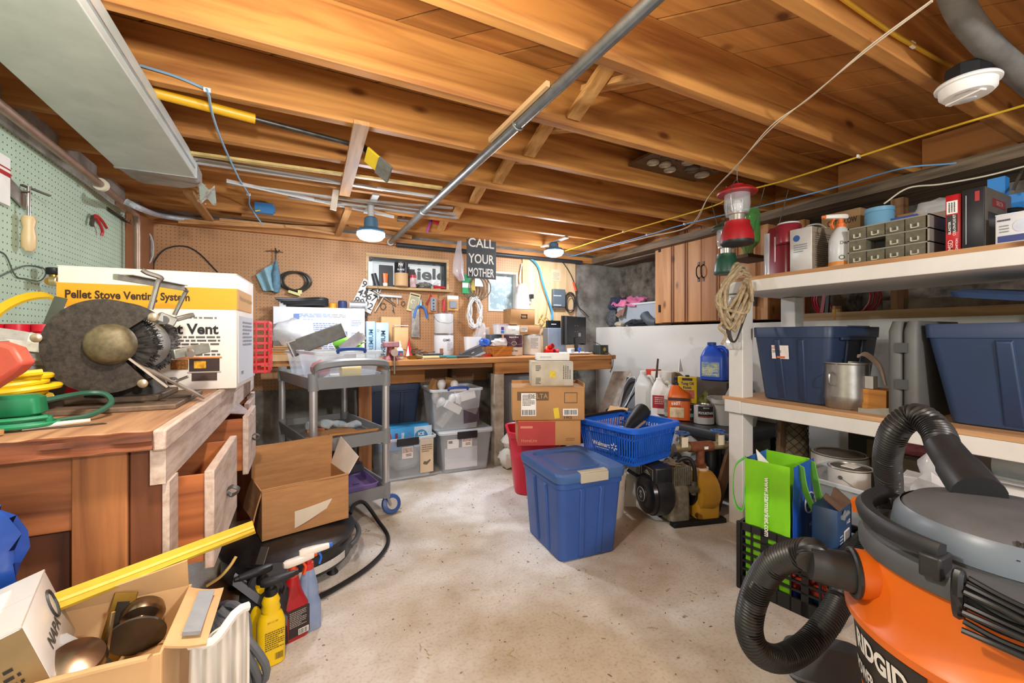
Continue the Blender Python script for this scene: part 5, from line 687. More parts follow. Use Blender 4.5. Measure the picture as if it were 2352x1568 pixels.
t = thing('glue_bottle', 'white glue bottle with pointed cap beside the red vise', 'bottle', (0.675, 3.27, kz)); ob('bottle', G().tub([(0, 0.045, 0.03), (0.003, 0.05, 0.034), (0.07, 0.05, 0.034), (0.085, 0.03, 0.026), (0.09, 0.024, 0.024)], 0.014, 4), WHITE, t); ob('nozzle', G().lathe([(0.013, 0.088), (0.013, 0.105), (0.007, 0.11), (0.003, 0.14), (0, 0.141)], 16), M('efe7cf', 0.5), t); patch('blue_label', (0, -0.0174, 0.04), X_, Z_, 0.04, 0.045, M('274a86', 0.5, 0, 0.3, 60), t); patch('red_stripe', (0.004, -0.0186, 0.038), X_, Z_, 0.02, 0.015, M('b94a3a', 0.5), t)
# clutter of tools at the front of the bench
q = random.Random(11)
def tool(kind, x, y, rz, ln, m, label):
    t = thing(kind, label, kind.replace('_', ' '), (x, y, kz), rz, 'hand tools lying on the back bench')
    ob('handle', G().cyl((0, 0, 0.012), (ln * .45, 0, 0.012), 0.012, 0.010, 10), m, t); ob('shaft', G().cyl((ln * .45, 0, 0.012), (ln, 0, 0.010), 0.004, n=8), STEEL, t); return t
t = tool('brush', 0.83, 3.20, R(3), 0.30, M('e0d09a', 0.5), 'cream handled brush lying at the bench front edge'); ob('ferrule', G().cyl((-0.05, 0, 0.02), (0.0, 0, 0.013), 0.022, 0.012, 12), M('8a7a58', 0.5, 0.5), t)
tool('file', 0.98, 3.24, R(10), 0.22, M('3f8e93', 0.4), 'teal handled file lying in front of the white cans'); tool('screwdriver', 1.02, 3.19, R(-6), 0.20, M('3f8e93', 0.4), 'teal handled screwdriver lying nearest the bench edge'); tool('awl', 0.90, 3.30, R(30), 0.2, BLACK, 'black handled awl lying behind the cream brush'); tool('chisel', 1.10, 3.17, R(4), 0.24, M('4c4c4c', 0.5), 'grey handled chisel lying near the red tin lid')
one('chuck_wrench', G().cb((0, 0, 0.014), 0.05, 0.04, 0.026, 0.4).cyl((-0.04, 0, 0.014), (0.05, 0.01, 0.014), 0.008, n=8), BRASS, 'small brass fitting at the bench edge beside the glue bottle', 'fitting', loc=(0.75, 3.18, kz)); one('wrench', G().beam((0, 0, 0.004), (0.14, 0.02, 0.004), 0.014, 0.006).lathe([(0.012, 0), (0.016, 0), (0.016, 0.008), (0.012, 0.008)], 14), CHROME, 'chrome wrench lying flat near the bench edge', 'wrench', loc=(0.82, 3.14, kz))
t = thing('sanding_block', 'black and grey sharpening stone block on the cluttered bench', 'block', (0.98, 3.42, kz), R(15)); ob('stone', G().box(-0.08, -0.03, 0, 0.08, 0.03, 0.03), M('3c3d40', 0.6, 0, 0.2, 20), t, bev=0.003); ob('slot', G().box(-0.05, -0.005, 0.03, 0.05, 0.005, 0.032), LGREY, t)
g = G()
for k in range(26): p = Vector((q.uniform(-.14, .14), q.uniform(-.1, .1), 0.008 + q.uniform(0, .05))); a = q.uniform(0, 6.3); g.cyl(p, p + Vector((math.cos(a) * .06, math.sin(a) * .05, q.uniform(-.01, .02))), 0.004, 0.003, 6)
tag(ob('scrap_metal', g, M('4b4744', 0.5, 0.5, 0.3, 30)), 'dark scrap metal and wire heaped on the back bench', 'scrap', None, 'stuff').location = (0.93, 3.55, kz)
t = thing('red_card_sleeve', 'red and white cardboard sleeve leaning beside the kraft carton', 'card', (0.80, 3.50, kz), R(-30)); ob('sleeve', G().prism([(-0.03, 0), (0.03, 0), (0.0, 0.16)], 0.02).xf(Matrix.Rotation(R(90), 4, 'X')), M('b8282c', 0.5, 0, 0.1), t); ob('white_face', G().prism([(-0.022, 0.01), (0.008, 0.01), (-0.004, 0.10)], 0.001).xf(Matrix.Translation((0, -0.0205, 0)) @ Matrix.Rotation(R(90), 4, 'X')), PAPER, t)
# two stacked white cans
x, w, h = BB(1001, 1049, 768, 3.62); t = can('paint_can', 'white printed paint can supporting a plain white can on bench', (x, 3.70, kz), 0.088, 0.19, M('dfe2e6', 0.45, 0, 0.04), None, bail=False); text('GIMS', 0.022, (-0.0, -0.0895, 0.14), X_, Z_, M('55505a', 0.5, 0, 0, 1), t, bold=0.02); print_lines((0.03, -0.088, 0.08), X_, Z_, 0.05, 0.08, 6, M('8d93a5', 0.6, 0, 0, 1), t, seed=31); patch('brown_picture', (-0.045, -0.079, 0.045), X_ * 0.9 + Y_ * -0.4, Z_, 0.03, 0.04, M('8e5a3c', 0.5, 0, 0.3, 50), t)
t = can('paint_can', 'plain white paint can with wire handle on top of printed can', (x, 3.70, kz + 0.194), 0.086, 0.19, M('d3d6d8', 0.4, 0.1, 0.05), None)
# keyboard-like metal guard, white jug, basket
t = thing('vent_register', 'grey angled metal guard leaning on the white bucket on bench', 'guard', (1.27, 3.30, kz), R(18), None, 0, R(-18)); ob('face', G().box(-0.11, -0.03, 0.0, 0.11, 0.01, 0.07), M('5a6066', 0.45, 0.2, 0.1, 12), t, bev=0.002); ob('flange', G().box(-0.115, -0.06, -0.005, 0.115, -0.03, 0.006), M('c4c9cf', 0.35, 0.5, 0.08), t); ob('slot', G().box(-0.01, -0.0315, 0.035, 0.02, -0.0295, 0.04), PAPER, t)
one('red_tin_lid', G().lathe([(0.07, 0), (0.072, 0.02), (0.06, 0.022), (0, 0.022)], 26), M('b01f24', 0.4, 0, 0.05), 'red round tin standing under the white bag on bench', 'tin', loc=(1.40, 3.34, kz)); one('white_bucket', G().tub([(0, 0.13, 0.10), (0.17, 0.15, 0.11)], 0.03, 4), M('eceff2', 0.4, 0, 0.03), 'white squarish container in front of the hanging white cords', 'container', loc=(1.385, 3.56, kz)); one('clear_sack', G().blob((0, 0, 0.14), 0.09, 0.06, 0.15, 16, 0.5, 6).jit(0.02, 14), M('e8e8ea', 0.15, 0, 0.06, 10, clear=0.55), 'clear crumpled plastic bag behind the white container', 'bag', loc=(1.52, 3.66, kz)); one('blue_tag_bag', G().blob((0, 0, 0.03), 0.05, 0.03, 0.035, 14, 0.7, 9).jit(0.02, 25), M('2b62c4', 0.35, 0, 0.3, 20, 0.1), 'crumpled bright blue plastic wrapper on the basket edge', 'wrapper', loc=(1.44, 3.42, kz + 0.09)); one('white_rag', G().blob((0, 0, 0.03), 0.10, 0.05, 0.035, 16, 0.6, 2).jit(0.02, 18), M('e9e6e2', 0.7, 0, 0.06, 10), 'white rag heaped on top of the wooden basket', 'rag', loc=(1.60, 3.42, kz + 0.088))
t = thing('wooden_basket', 'small orange brown wooden basket filled with rags on bench', 'basket', (1.555, 3.36, kz), R(4)); BK = wood('c07c34', '93571d', 'x', 5, 0.5, 0.1, knots=False); ob('basket_body', G().tub([(0, 0.18, 0.12), (0.085, 0.215, 0.15), (0.085, 0.205, 0.14), (0.008, 0.17, 0.11)], 0.012, 3), BK, t); ob('band', G().tub([(0.062, 0.211, 0.146), (0.082, 0.219, 0.154), (0.082, 0.213, 0.148), (0.062, 0.206, 0.142), (0.062, 0.211, 0.146)], 0.012, 3, False, False), BK, t); ob('swing_handle', G().ribbon([(-0.09, -0.088, 0.006), (0.02, -0.084, 0.088)], 0.02, 0.004, (0.6, 0, -0.8)), BK, t)
# right group: paint cans, cartons
t = can('paint_can', 'maroon labelled paint can with wire handle on the back bench', (1.725, 3.42, kz), 0.084, 0.19, M('d7d6d4', 0.4, 0.3, 0.05), (M('4a2638', 0.4, 0, 0.05), 0.40, 0.98)); ctext(t, 'Benjamin Moore', 0.014, 0.085, 0.165, -112, PAPER, 0.085, 0.02); ctext(t, 'Wall Paint', 0.014, 0.084, 0.045, -112, INK, 0.07, 0.02); ob('crest', G().tube([(0.086 * math.cos(R(-112) + 0.25 * math.cos(x)), 0.086 * math.sin(R(-112) + 0.25 * math.cos(x)), 0.11 + 0.016 * math.sin(x)) for x in [R(d) for d in range(0, 360, 24)]], 0.002, 5, True), M('d8c89a', 0.5), t)
t = can('paint_can', 'white printed paint can beside the maroon labelled can', (1.935, 3.45, kz), 0.084, 0.19, M('d9dadb', 0.4, 0.2, 0.05), (M('dddcd6', 0.5, 0, 0.06, 40), 0.05, 0.95), bail=False); print_lines((-0.02, -0.0856, 0.11), X_, Z_, 0.08, 0.10, 9, M('8a8a90', 0.6, 0, 0, 1), t, seed=33)
x, w, h = BB(1175, 1241, 706, 3.45); t = carton('kraft_carton', 'kraft carton with tape label resting across two paint cans', (1.87, 3.47, kz + 0.193), 0.24, 0.16, 0.085, 0, M('b9895b', 0.7, 0, 0.06, 8), tape=False); patch('label', (-0.05, -0.0806, 0.045), X_, Z_, 0.07, 0.045, PAPER, t); print_lines((-0.05, -0.0806, 0.045), X_, Z_, 0.06, 0.035, 4, INK, t, seed=35, th=0.0014)
t = carton('kraft_carton', 'kraft carton with a dark recycling style mark topmost of the can stack', (1.81, 3.47, kz + 0.281), 0.25, 0.16, 0.14, 0, CARD, tape=False); ob('folded_mark', G().box(-0.02, -0.0815, 0.055, 0.045, -0.0803, 0.064).box(-0.02, -0.0815, 0.085, 0.045, -0.0803, 0.094).box(0.036, -0.0815, 0.055, 0.045, -0.0803, 0.094).box(-0.02, -0.0815, 0.055, -0.012, -0.0803, 0.076), INK, t)
t = thing('labelled_tub', 'white tub with purple and blue label beside the kraft cartons', 'tub', (1.63, 3.49, kz + 0.194)); ob('tub_body', G().tub([(0, 0.11, 0.10), (0.085, 0.12, 0.11)], 0.02, 3), M('e9e9ee', 0.4, 0, 0.03), t); ob('lid', G().tub([(0.085, 0.128, 0.118), (0.095, 0.128, 0.118)], 0.02, 3), M('d9c6d6', 0.4), t); patch('purple_label', (-0.005, -0.0530, 0.055), X_, Z_, 0.028, 0.04, M('5a3d9c', 0.5, 0, 0.2, 50), t); patch('blue_label', (-0.005, -0.0515, 0.018), X_, Z_, 0.03, 0.024, M('2f7fd0', 0.5), t)
t = carton('white_carton', 'small plain white carton wedged beside the purple labelled tub', (1.705, 3.40, kz + 0.194), 0.12, 0.06, 0.075, 0, PAPER, tape=False); text('Low', 0.015, (0, -0.0306, 0.04), X_, Z_, M('8a8a8a', 0.6, 0, 0, 1), t)
one('grey_tin', G().tub([(0, 0.13, 0.10), (0.19, 0.13, 0.10)], 0.02, 3), M('5a6470', 0.45, 0.2, 0.1), 'dark grey tin behind the basket carrying the labelled tub', 'tin', loc=(1.595, 3.56, kz))
t = thing('pipe_fitting', 'heap of bright red plastic pipe fittings on the bench', 'pipe fitting', (2.10, 3.40, kz)); RF = M('c41f20', 0.35, 0, 0.08); ob('tee', G().cyl((-0.05, 0, 0.03), (0.05, 0, 0.03), 0.026, n=16).cyl((0, 0, 0.03), (0.01, -0.07, 0.035), 0.022, n=16), RF, t); ob('elbow', G().cyl((0.0, 0.03, 0.06), (0.01, -0.04, 0.085), 0.024, n=16).cyl((0.05, 0.0, 0.025), (0.085, -0.03, 0.03), 0.024, n=16), RF, t); ob('socket', G().cyl((0.01, -0.041, 0.0855), (0.0105, -0.043, 0.0862), 0.017, n=14).cyl((0.01, -0.071, 0.0352), (0.0102, -0.073, 0.0353), 0.016, n=14), M('5e0c0f', 0.5), t); ob('orange_cap', G().lathe([(0.016, 0.085), (0.014, 0.10), (0.006, 0.11), (0, 0.11)], 14, Matrix.Translation((-0.02, 0.02, -0.03))), M('d88a3a', 0.5), t)
# network gear, tray, monitor
x, w, h = BB(1260, 1301, 753, 3.56); t = thing('grey_panel_box', 'blue grey metal box standing upright beside the monitor', 'metal box', (x, 3.62, kz)); ob('case', G().box(-w / 2, -0.05, 0, w / 2, 0.05, h), M('8e9bac', 0.4, 0.2, 0.06), t, bev=0.004)
t = thing('router', 'black router standing on the blue grey metal box', 'router', (x, 3.64, kz + h + 0.001)); ob('case', G().tub([(0, w * .8, 0.03), (0.075, w * .78, 0.03)], 0.008, 3), BLACK, t); ob('badge', G().box(-0.035, -0.0165, 0.035, 0.025, -0.0148, 0.042), PAPER, t)
t = thing('white_tray', 'shallow white tray holding a cup in front of the monitor', 'tray', (2.33, 3.32, kz), R(-4)); ob('tray', G().tub([(0, 0.24, 0.16), (0.02, 0.30, 0.21), (0.022, 0.29, 0.20), (0.004, 0.23, 0.15)], 0.03, 4), WHITE, t)
t = thing('measuring_cup', 'white printed plastic cup standing in the white tray', 'cup', (2.28, 3.31, kz + 0.005)); ob('cup', G().lathe([(0.03, 0), (0.038, 0.055), (0.036, 0.055), (0.029, 0.004), (0, 0.004)], 24), M('e4e6e8', 0.35, 0, 0.03), t); print_lines((0, -0.0365, 0.028), X_, Z_, 0.045, 0.035, 4, INK, t, seed=41)
one('blue_valve', G().lathe([(0.016, 0), (0.02, 0.004), (0.008, 0.015), (0.008, 0.03), (0.014, 0.036), (0.016, 0.05), (0.010, 0.06), (0, 0.06)], 16), M('2a5fc4', 0.3, 0, 0.06), 'small blue plastic spout standing in the white tray', 'spout', loc=(2.37, 3.30, kz + 0.005))
t = thing('monitor', 'black computer monitor seen from behind at the end of back bench', 'monitor', (2.46, 3.50, kz), R(28)); BKP = M('2b2c30', 0.45, 0, 0.1, 12); ob('screen_back', G().tub([(0.10, 0.40, 0.035), (0.37, 0.40, 0.035)], 0.012, 3), BKP, t); ob('bezel', G().box(0.20, -0.01, 0.085, 0.24, 0.05, 0.375), M('161618', 0.4), t, bev=0.004); ob('bezel', G().box(-0.205, 0.018, 0.09, 0.235, 0.045, 0.375), M('161618', 0.4), t, bev=0.004); ob('stand', G().beam((0, -0.02, 0.01), (-0.02, -0.02, 0.16), 0.05, 0.02, (0, 1, 0)), BKP, t); ob('base', G().tub([(0, 0.22, 0.15), (0.012, 0.20, 0.14)], 0.03, 4), BKP, t); patch('badge', (0.07, -0.0185, 0.19), X_, Z_, 0.05, 0.035, LGREY, t); [ob('mount_hole', G().cyl((hx, -0.0175, hz), (hx, -0.0185, hz), 0.004, n=8), LGREY, t) for hx in (-0.03, 0.03) for hz in (0.22, 0.28)]
t = thing('dark_box', 'dark green black tool box at the corner of back bench', 'box', (2.565, 3.22, kz), R(5)); ob('case', G().tub([(0, 0.115, 0.10), (0.09, 0.11, 0.095)], 0.01, 3), M('2a352e', 0.45, 0, 0.15), t); ob('gold_emblem', G().lathe([(0.018, 0), (0.018, 0.002), (0, 0.002)], 16, Matrix.Translation((0, -0.05, 0.05)) @ Matrix.Rotation(R(90), 4, 'X')), M('a59a4a', 0.5, 0, 0.3, 80), t)
for k, lb in enumerate(('black computer cable tangled by the monitor foot', 'black cable drooping over the end of the back bench')):
    P = [[(2.45, 3.30, kz + .01), (2.50, 3.26, kz + .02), (2.54, 3.31, kz + .015), (2.48, 3.35, kz + .02), (2.44, 3.27, kz + .03), (2.52, 3.23, kz + .01), (2.58, 3.13, kz + .012)], [(2.58, 3.36, kz + .12), (2.62, 3.30, kz + .09), (2.60, 3.14, kz + .01), (2.585, 3.072, kz - .02), (2.58, 3.066, kz - .10), (2.55, 3.066, kz - .16)]][k]
    cable('black_cable', P, 0.004, RUBBER, lb, 'cable')
# ------------------------------------------------------------------ things hung on the back wall
YW = YB - 0.014
def W_(u, v, off=0.0): return ony(u, v, YW - off)
t = thing('umbrella', 'folded pale blue umbrella and cloth hung on brown pegboard', 'umbrella', W_(627, 610, 0.04)); ob('cloth', G().sheet(lambda a, b: (-0.115 + 0.115 * a + 0.05 * b, -0.01 + 0.02 * math.sin(a * 9), 0.02 - 0.10 * (1 - a) * (1 - b) - 0.22 * b), 12, 10, 0.004), M('84abb8', 0.7, 0, 0.12, 14, 0.1), t); ob('furled_canopy', G().loft([circ(0.006, 10, 0.05), circ(0.03, 10, -0.06), circ(0.035, 10, -0.17), circ(0.02, 10, -0.21)]).xf(Matrix.Translation((0.02, 0, 0))), M('5e8296', 0.7, 0, 0.25, 30, 0.1), t); ob('shaft', G().cyl((0.02, 0, 0.04), (0.02, 0, 0.12), 0.006, n=8), DSTEEL, t); ob('hanger_wire', G().tube([(-0.05, 0.02, 0.115), (0.02, 0.0, 0.12), (0.07, 0.02, 0.115)], 0.003, 6).tube([(0.015, 0.0, 0.14), (0.03, -0.01, 0.10), (0.045, 0, 0.125)], 0.005, 6), DSTEEL, t)
g = G()
for k in range(4): c = W_(672, 645, 0.02 + 0.008 * k); g.tube([c + Vector(((0.095 + 0.006 * (k % 2)) * math.cos(x) + 0.012 * k, 0, 0.075 * math.sin(x))) for x in [R(d) for d in range(0, 360, 18)]], 0.007, 7, True)
one('cable_coil', g, M('37352f', 0.45, 0, 0.2, 20), 'coil of dark cable hung on brown pegboard beside the umbrella', 'cable coil'); one('coil_clip', G().cb((0, 0, 0), 0.09, 0.02, 0.02, 0, 0, 0.3).cb((0.04, 0, 0.01), 0.03, 0.025, 0.03), M('d3cf8a', 0.5), 'pale yellow clip binding the dark cable coil', 'clip', loc=W_(676, 673, 0.04))
t = thing('braided_rope', 'thin black and white braided rope hanging beside the window', 'rope', W_(842, 700, 0.02)); ob('rope', G().tube([(0.004 * math.sin(k * 1.2), 0, 0.15 - 0.013 * k) for k in range(22)], [0.009 + 0.002 * (k % 2) for k in range(22)], 8), M('6e6a66', 0.7, 0, 0.9, 90, col2='1c1b1d'), t); ob('red_end', G().cyl((0, 0, -0.13), (0.008, 0, -0.24), 0.010, 0.012, 10), M('7c2a2c', 0.5), t)
def key(u0, v0, u1, v1, r, m, lb, nm='hanging_tool', cat='tool'): return one(nm, G().tube([W_(u0, v0, 0.03), (W_(u0, v0, 0.035) + W_(u1, v1, 0.03)) / 2, W_(u1, v1, 0.025)], r, 8), m, lb, cat, 'tools hung below the window')
one('tool_rail', G().beam(W_(868, 678, 0.03), W_(922, 682, 0.03), 0.03, 0.018).cyl(W_(900, 684, 0.03), W_(901, 712, 0.03), 0.004, n=8).cyl(W_(912, 684, 0.03), W_(913, 698, 0.03), 0.004, n=8), GALV, 'grey tool rail with hooks screwed below the window sill', 'rail')
key(861, 715, 882, 680, 0.005, M('d6cfc0', 0.4), 'thin pale rod hanging slanted below the window'); key(874, 676, 908, 700, 0.008, CHROME, 'chrome wrench hanging slanted from the tool rail'); key(878, 678, 904, 698, 0.006, STEEL, 'smaller steel wrench beside the chrome wrench'); key(899, 690, 905, 718, 0.004, DSTEEL, 'dark hook pin hanging from the tool rail')
for u, v, r, lb in ((880, 703, 0.022, 'small round dark key ring hanging on pegboard'), (926, 697, 0.016, 'wire hook with two loops at the rail end'), (849, 697, 0.02, 'tan wire ring hanging beside the braided rope')): one('key_ring', G().tube([W_(u, v, 0.018) + Vector((r * math.cos(x), 0, r * 1.3 * math.sin(x))) for x in [R(d) for d in range(0, 360, 24)]], 0.0035, 6, True), M('5e4a36', 0.5, 0.4), lb, 'ring', 'tools hung below the window')
one('caulk_gun', G().cyl((0, 0, 0), (0.035, 0, -0.13), 0.022, 0.026, 12), M('33373c', 0.45, 0, 0.15), 'dark caulking tube leaning on the window sill end', 'tube', loc=ony(858, 628, 3.775)); one('clamp', G().cyl((-0.02, 0, 0), (0.03, 0, -0.03), 0.012, n=10).cyl((0.01, 0, 0.01), (0.02, 0, -0.07), 0.009, n=10), STEEL, 'small steel clamp biting the left end of the sill', 'clamp', loc=ony(864, 668, 3.74))
t = thing('carded_hook', 'yellow carded tool package hung tilted on pegboard below sill', 'package', W_(950, 694, 0.018), 0, None, 0, R(12)); ob('card', G().box(-0.05, -0.004, -0.085, 0.05, 0.004, 0.085), M('d8c89a', 0.6, 0, 0.1, 14), t); ob('black_header', G().box(-0.04, -0.0055, 0.06, 0.04, -0.0035, 0.07), INK, t); ob('blister', G().box(-0.035, -0.014, -0.065, 0.035, -0.004, 0.05), M('a9a68e', 0.2, 0, 0.1, 20), t, bev=0.004); ob('hook_shape', G().tube([(-0.01 + 0.018 * math.cos(x), -0.016, 0.0 + 0.018 * math.sin(x)) for x in [R(d) for d in range(40, 280, 24)]], 0.005, 6), M('e6dfc0', 0.4), t)
for dx, lb in ((0, 'blue handled pliers hung spread below the sill'),):
    t = thing('pliers', lb, 'pliers', W_(966, 700, 0.03)); ob('jaw', G().prism([(-0.012, 0.0), (0.012, 0.0), (0.008, 0.05), (0, 0.06), (-0.006, 0.05)], 0.012, Matrix.Translation((0, 0.006, -0.01)) @ Matrix.Rotation(R(90), 4, 'X')), M('9fc4d6', 0.4, 0.5), t)
    for s in (-1, 1): ob('handle', G().tube(smooth([(s * 0.005, 0, -0.005), (s * 0.035, 0, -0.03), (s * 0.05, 0, -0.07), (s * 0.06, 0, -0.12)], 5), 0.010, 8), M('2a6cc0', 0.4, 0, 0.06), t)
one('red_snips', G().beam((0, 0, 0), (0.05, 0, 0.08), 0.016, 0.012).beam((0.01, 0, -0.01), (0.04, 0, 0.09), 0.012, 0.012), M('a5322a', 0.45), 'red handled snips hung behind the outlet package', 'snips', loc=W_(979, 698, 0.02))
one('hanging_sheath', G().box(-0.035, -0.01, -0.13, 0.035, 0.01, 0.13).jit(0.006, 14), M('98928a', 0.3, 0.2, 0.35, 22, 0.2), 'crinkled grey plastic sheath hanging on the pegboard', 'sheath', loc=W_(954, 742, 0.02))
t = thing('outlet_pack', 'orange carded pack with a grey outlet strip hung on pegboard', 'package', W_(994, 697, 0.02)); ob('card', G().box(-0.045, -0.003, -0.085, 0.045, 0.003, 0.085), M('cf7f4a', 0.6, 0, 0.15, 14), t); ob('strip', G().box(-0.028, -0.028, -0.07, 0.028, -0.003, 0.055), M('8d9199', 0.45), t, bev=0.004); [ob('socket', G().cyl((0, -0.0285, z), (0, -0.0295, z), 0.007, n=10), INK, t) for z in (0.03, 0.0, -0.03, -0.055)]
one('red_level', G().tub([(-0.055, 0.03, 0.02), (0.05, 0.026, 0.02), (0.06, 0.016, 0.014)], 0.006, 2), M('c4252c', 0.4), 'small red plastic tool hung between the carded packs', 'tool', loc=W_(1019, 702, 0.015))
t = thing('sensor_pack', 'orange carded pack with a grey square gadget hung on pegboard', 'package', W_(1040, 697, 0.018)); ob('card', G().box(-0.055, -0.003, -0.065, 0.055, 0.003, 0.075), M('dca868', 0.6, 0, 0.12, 14), t); ob('header', G().box(-0.055, -0.004, 0.04, 0.055, -0.002, 0.075), PAPER, t); ob('gadget', G().box(-0.035, -0.022, -0.045, 0.035, -0.003, 0.025), M('8f969e', 0.45), t, bev=0.004)
g = G(); q = random.Random(8)
for k in range(13):
    c = W_(1090, 718, 0.03 + 0.006 * (k % 5)) + Vector((q.uniform(-.02, .02), 0, q.uniform(-.02, .02))); g.tube([c + Vector(((0.06 + q.uniform(-.02, .015)) * math.cos(x), 0, 0.14 * math.sin(x) * q.uniform(.97, 1.03))) for x in [R(d) for d in range(0, 360, 20)]], 0.0045, 6, True)
one('cable_coil', g, M('e2e2e0', 0.45, 0, 0.05), 'big bundle of white extension cords hung over the back bench', 'cable coil')
g = G()
for k in range(5): c = W_(1080 + 6 * k, 660, 0.02 + 0.007 * k); g.tube([c + Vector(((0.075 + 0.008 * k) * math.cos(x), 0, 0.11 * math.sin(x))) for x in [R(d) for d in range(0, 360, 20)]], 0.006, 6, True)
one('cable_coil', g, M('6d6152', 0.5, 0, 0.15), 'coils of brown cable hung behind the green carded pack', 'cable coil'); 
t = thing('hang_bag', 'clear plastic bag with red contents hung beside the sign', 'bag', W_(1053, 600, 0.10)); ob('film', G().loft([[Vector((c + w * math.cos(a), 0.025 * math.sin(a), z)) for a in [R(d) for d in range(0, 360, 30)]] for z, w, c in ((0.19, 0.02, 0.01), (0.10, 0.03, 0.0), (0.0, 0.05, 0.0), (-0.12, 0.055, 0.0), (-0.18, 0.03, 0.03))]).jit(0.01, 14), M('e4dfe4', 0.12, 0, 0.05, 8, clear=0.6), t); ob('red_contents', G().blob((0.02, 0, -0.14), 0.03, 0.015, 0.025, 12, 0.5, 2), M('b8343a', 0.5), t)
t = thing('green_pack', 'green and white carded pack hung below the sign', 'package', W_(1072, 652, 0.04)); ob('card', G().box(-0.045, -0.003, -0.09, 0.045, 0.003, 0.09), M('2f9f62', 0.5, 0, 0.06), t); ob('white_panel', G().box(-0.045, -0.004, -0.035, 0.045, -0.002, 0.01), PAPER, t)
one('white_card', G().box(-0.045, -0.004, -0.05, 0.045, 0.004, 0.06), PAPER, 'white card hung behind the lower corner of the sign', 'card', loc=W_(1100, 646, 0.03)); one('yellow_card', G().box(-0.02, -0.004, -0.05, 0.02, 0.004, 0.05), M('b9a136', 0.5), 'narrow mustard card hung beside the white card', 'card', loc=W_(1087, 655, 0.025))
# the sign hung from a joist
t = thing('sign', 'dark grey sign reading call your mother hung from a rear joist', 'sign', ony(1105, 597, 3.44)); pz = lambda u, v: ony(u, v, 3.44) - ony(1105, 597, 3.44); a, b = pz(1072, 548), pz(1139, 642); bw = b.x - a.x; ob('board', G().box(a.x, -0.006, b.z, b.x, 0.006, a.z), M('45494c', 0.6, 0, 0.15, 18, 0.05), t, bev=0.002); SG = M('e0e0da', 0.6, 0, 0.1, 40)
for s, v, hh in (('CALL', 559, 0.078), ('YOUR', 595, 0.082), ('MOTHER', 626, 0.075)): text(s, hh, (0, -0.0064, pz(1105, v).z), X_, Z_, SG, t, w=bw * .88, bold=0.015)
ob('string', G().tube([(a.x * .6, 0, a.z), (a.x * .5, 0.0, a.z + 0.03)], 0.002, 5).tube([(b.x * .6, 0, a.z), (b.x * .5, 0.0, a.z + 0.03)], 0.002, 5), M('8a6a48', 0.7), t)
# window sill items
sy = 3.785; sz = 1.486
def sill(u): return ony(u, 665, sy).x
one('black_plate', G().box(-0.06, -0.006, 0, 0.06, 0.006, 0.19), M('2b2a2a', 0.4, 0, 0.1), 'black flat panel standing on the sill behind the orange plug', 'panel', loc=(sill(888), sy + 0.03, sz)); one('black_plate', G().box(-0.04, -0.006, 0, 0.04, 0.006, 0.17), M('3a3836', 0.4, 0, 0.1), 'second black panel standing on the sill behind the can', 'panel', loc=(sill(944), sy + 0.03, sz)); one('white_tube', G().box(-0.018, -0.015, 0, 0.018, 0.015, 0.21), M('d2e2e6', 0.4, 0, 0.06), 'white caulk carton standing at the window corner', 'carton', loc=(sill(851), sy + 0.02, sz))
t = thing('orange_plug', 'orange electrical fittings stacked on the window sill', 'fitting', (sill(884), sy - 0.02, sz)); ob('body', G().tub([(0.03, 0.035, 0.03), (0.11, 0.045, 0.03)], 0.006, 2), M('d96a1c', 0.4), t); ob('cap', G().lathe([(0.02, 0), (0.022, 0.025), (0.01, 0.035), (0, 0.035)], 14), M('efe3cf', 0.5), t)
t = can('sill_can', 'tan canister with a black printed upper band on the sill', (sill(920), sy - 0.03, sz), 0.058, 0.215, M('cda677', 0.6, 0, 0.04, 6), (M('1d2026', 0.4, 0, 0.04), 0.55, 1.0), bail=False, cat='canister', lidm=BLACK); ctext(t, 'PW', 0.03, 0.059, 0.185, -105, PAPER, 0.04, 0.02); ctext(t, 'FLAKE', 0.014, 0.059, 0.145, -105, PAPER, 0.06, 0.02)
t = thing('red_jar', 'clear jar with red lid on the window sill', 'jar', (sill(947), sy - 0.025, sz)); ob('jar', G().lathe([(0.026, 0), (0.028, 0.004), (0.028, 0.085), (0.022, 0.09)], 20), M('d8b8b8', 0.2, 0, 0.3, 30, clear=0.2), t); ob('lid', G().lathe([(0.029, 0.086), (0.03, 0.11), (0, 0.112)], 20), M('b81e2c', 0.4), t)
one('steel_wool', G().blob((0, 0, 0.025), 0.075, 0.035, 0.026, 18, 0.5, 3).jit(0.012, 40), M('77756f', 0.7, 0.3, 0.5, 60, 0.4), 'grey steel wool pad lying on the window sill', 'steel wool', loc=(sill(974), sy - 0.02, sz)); one('dotted_card', G().box(-0.045, -0.004, 0, 0.045, 0.004, 0.085), M('e2e4e4', 0.5, 0, 0.3, 60), 'small white dotted card standing on the window sill', 'card', loc=(sill(1001), sy, sz)); one('red_tube', G().cyl((-0.06, 0, 0.016), (0.05, 0, 0.012), 0.015, 0.008, 12), M('c0282c', 0.4, 0, 0.15, 30), 'red tube lying at the end of the window sill', 'tube', loc=(sill(1008), sy - 0.04, sz)); one('glass_scraper', G().beam((0, 0, 0.01), (0.05, 0, 0.06), 0.02, 0.004), M('a9c3c9', 0.3), 'pale blue scraper leaning beside the dotted card', 'scraper', loc=(sill(986), sy - 0.045, sz))
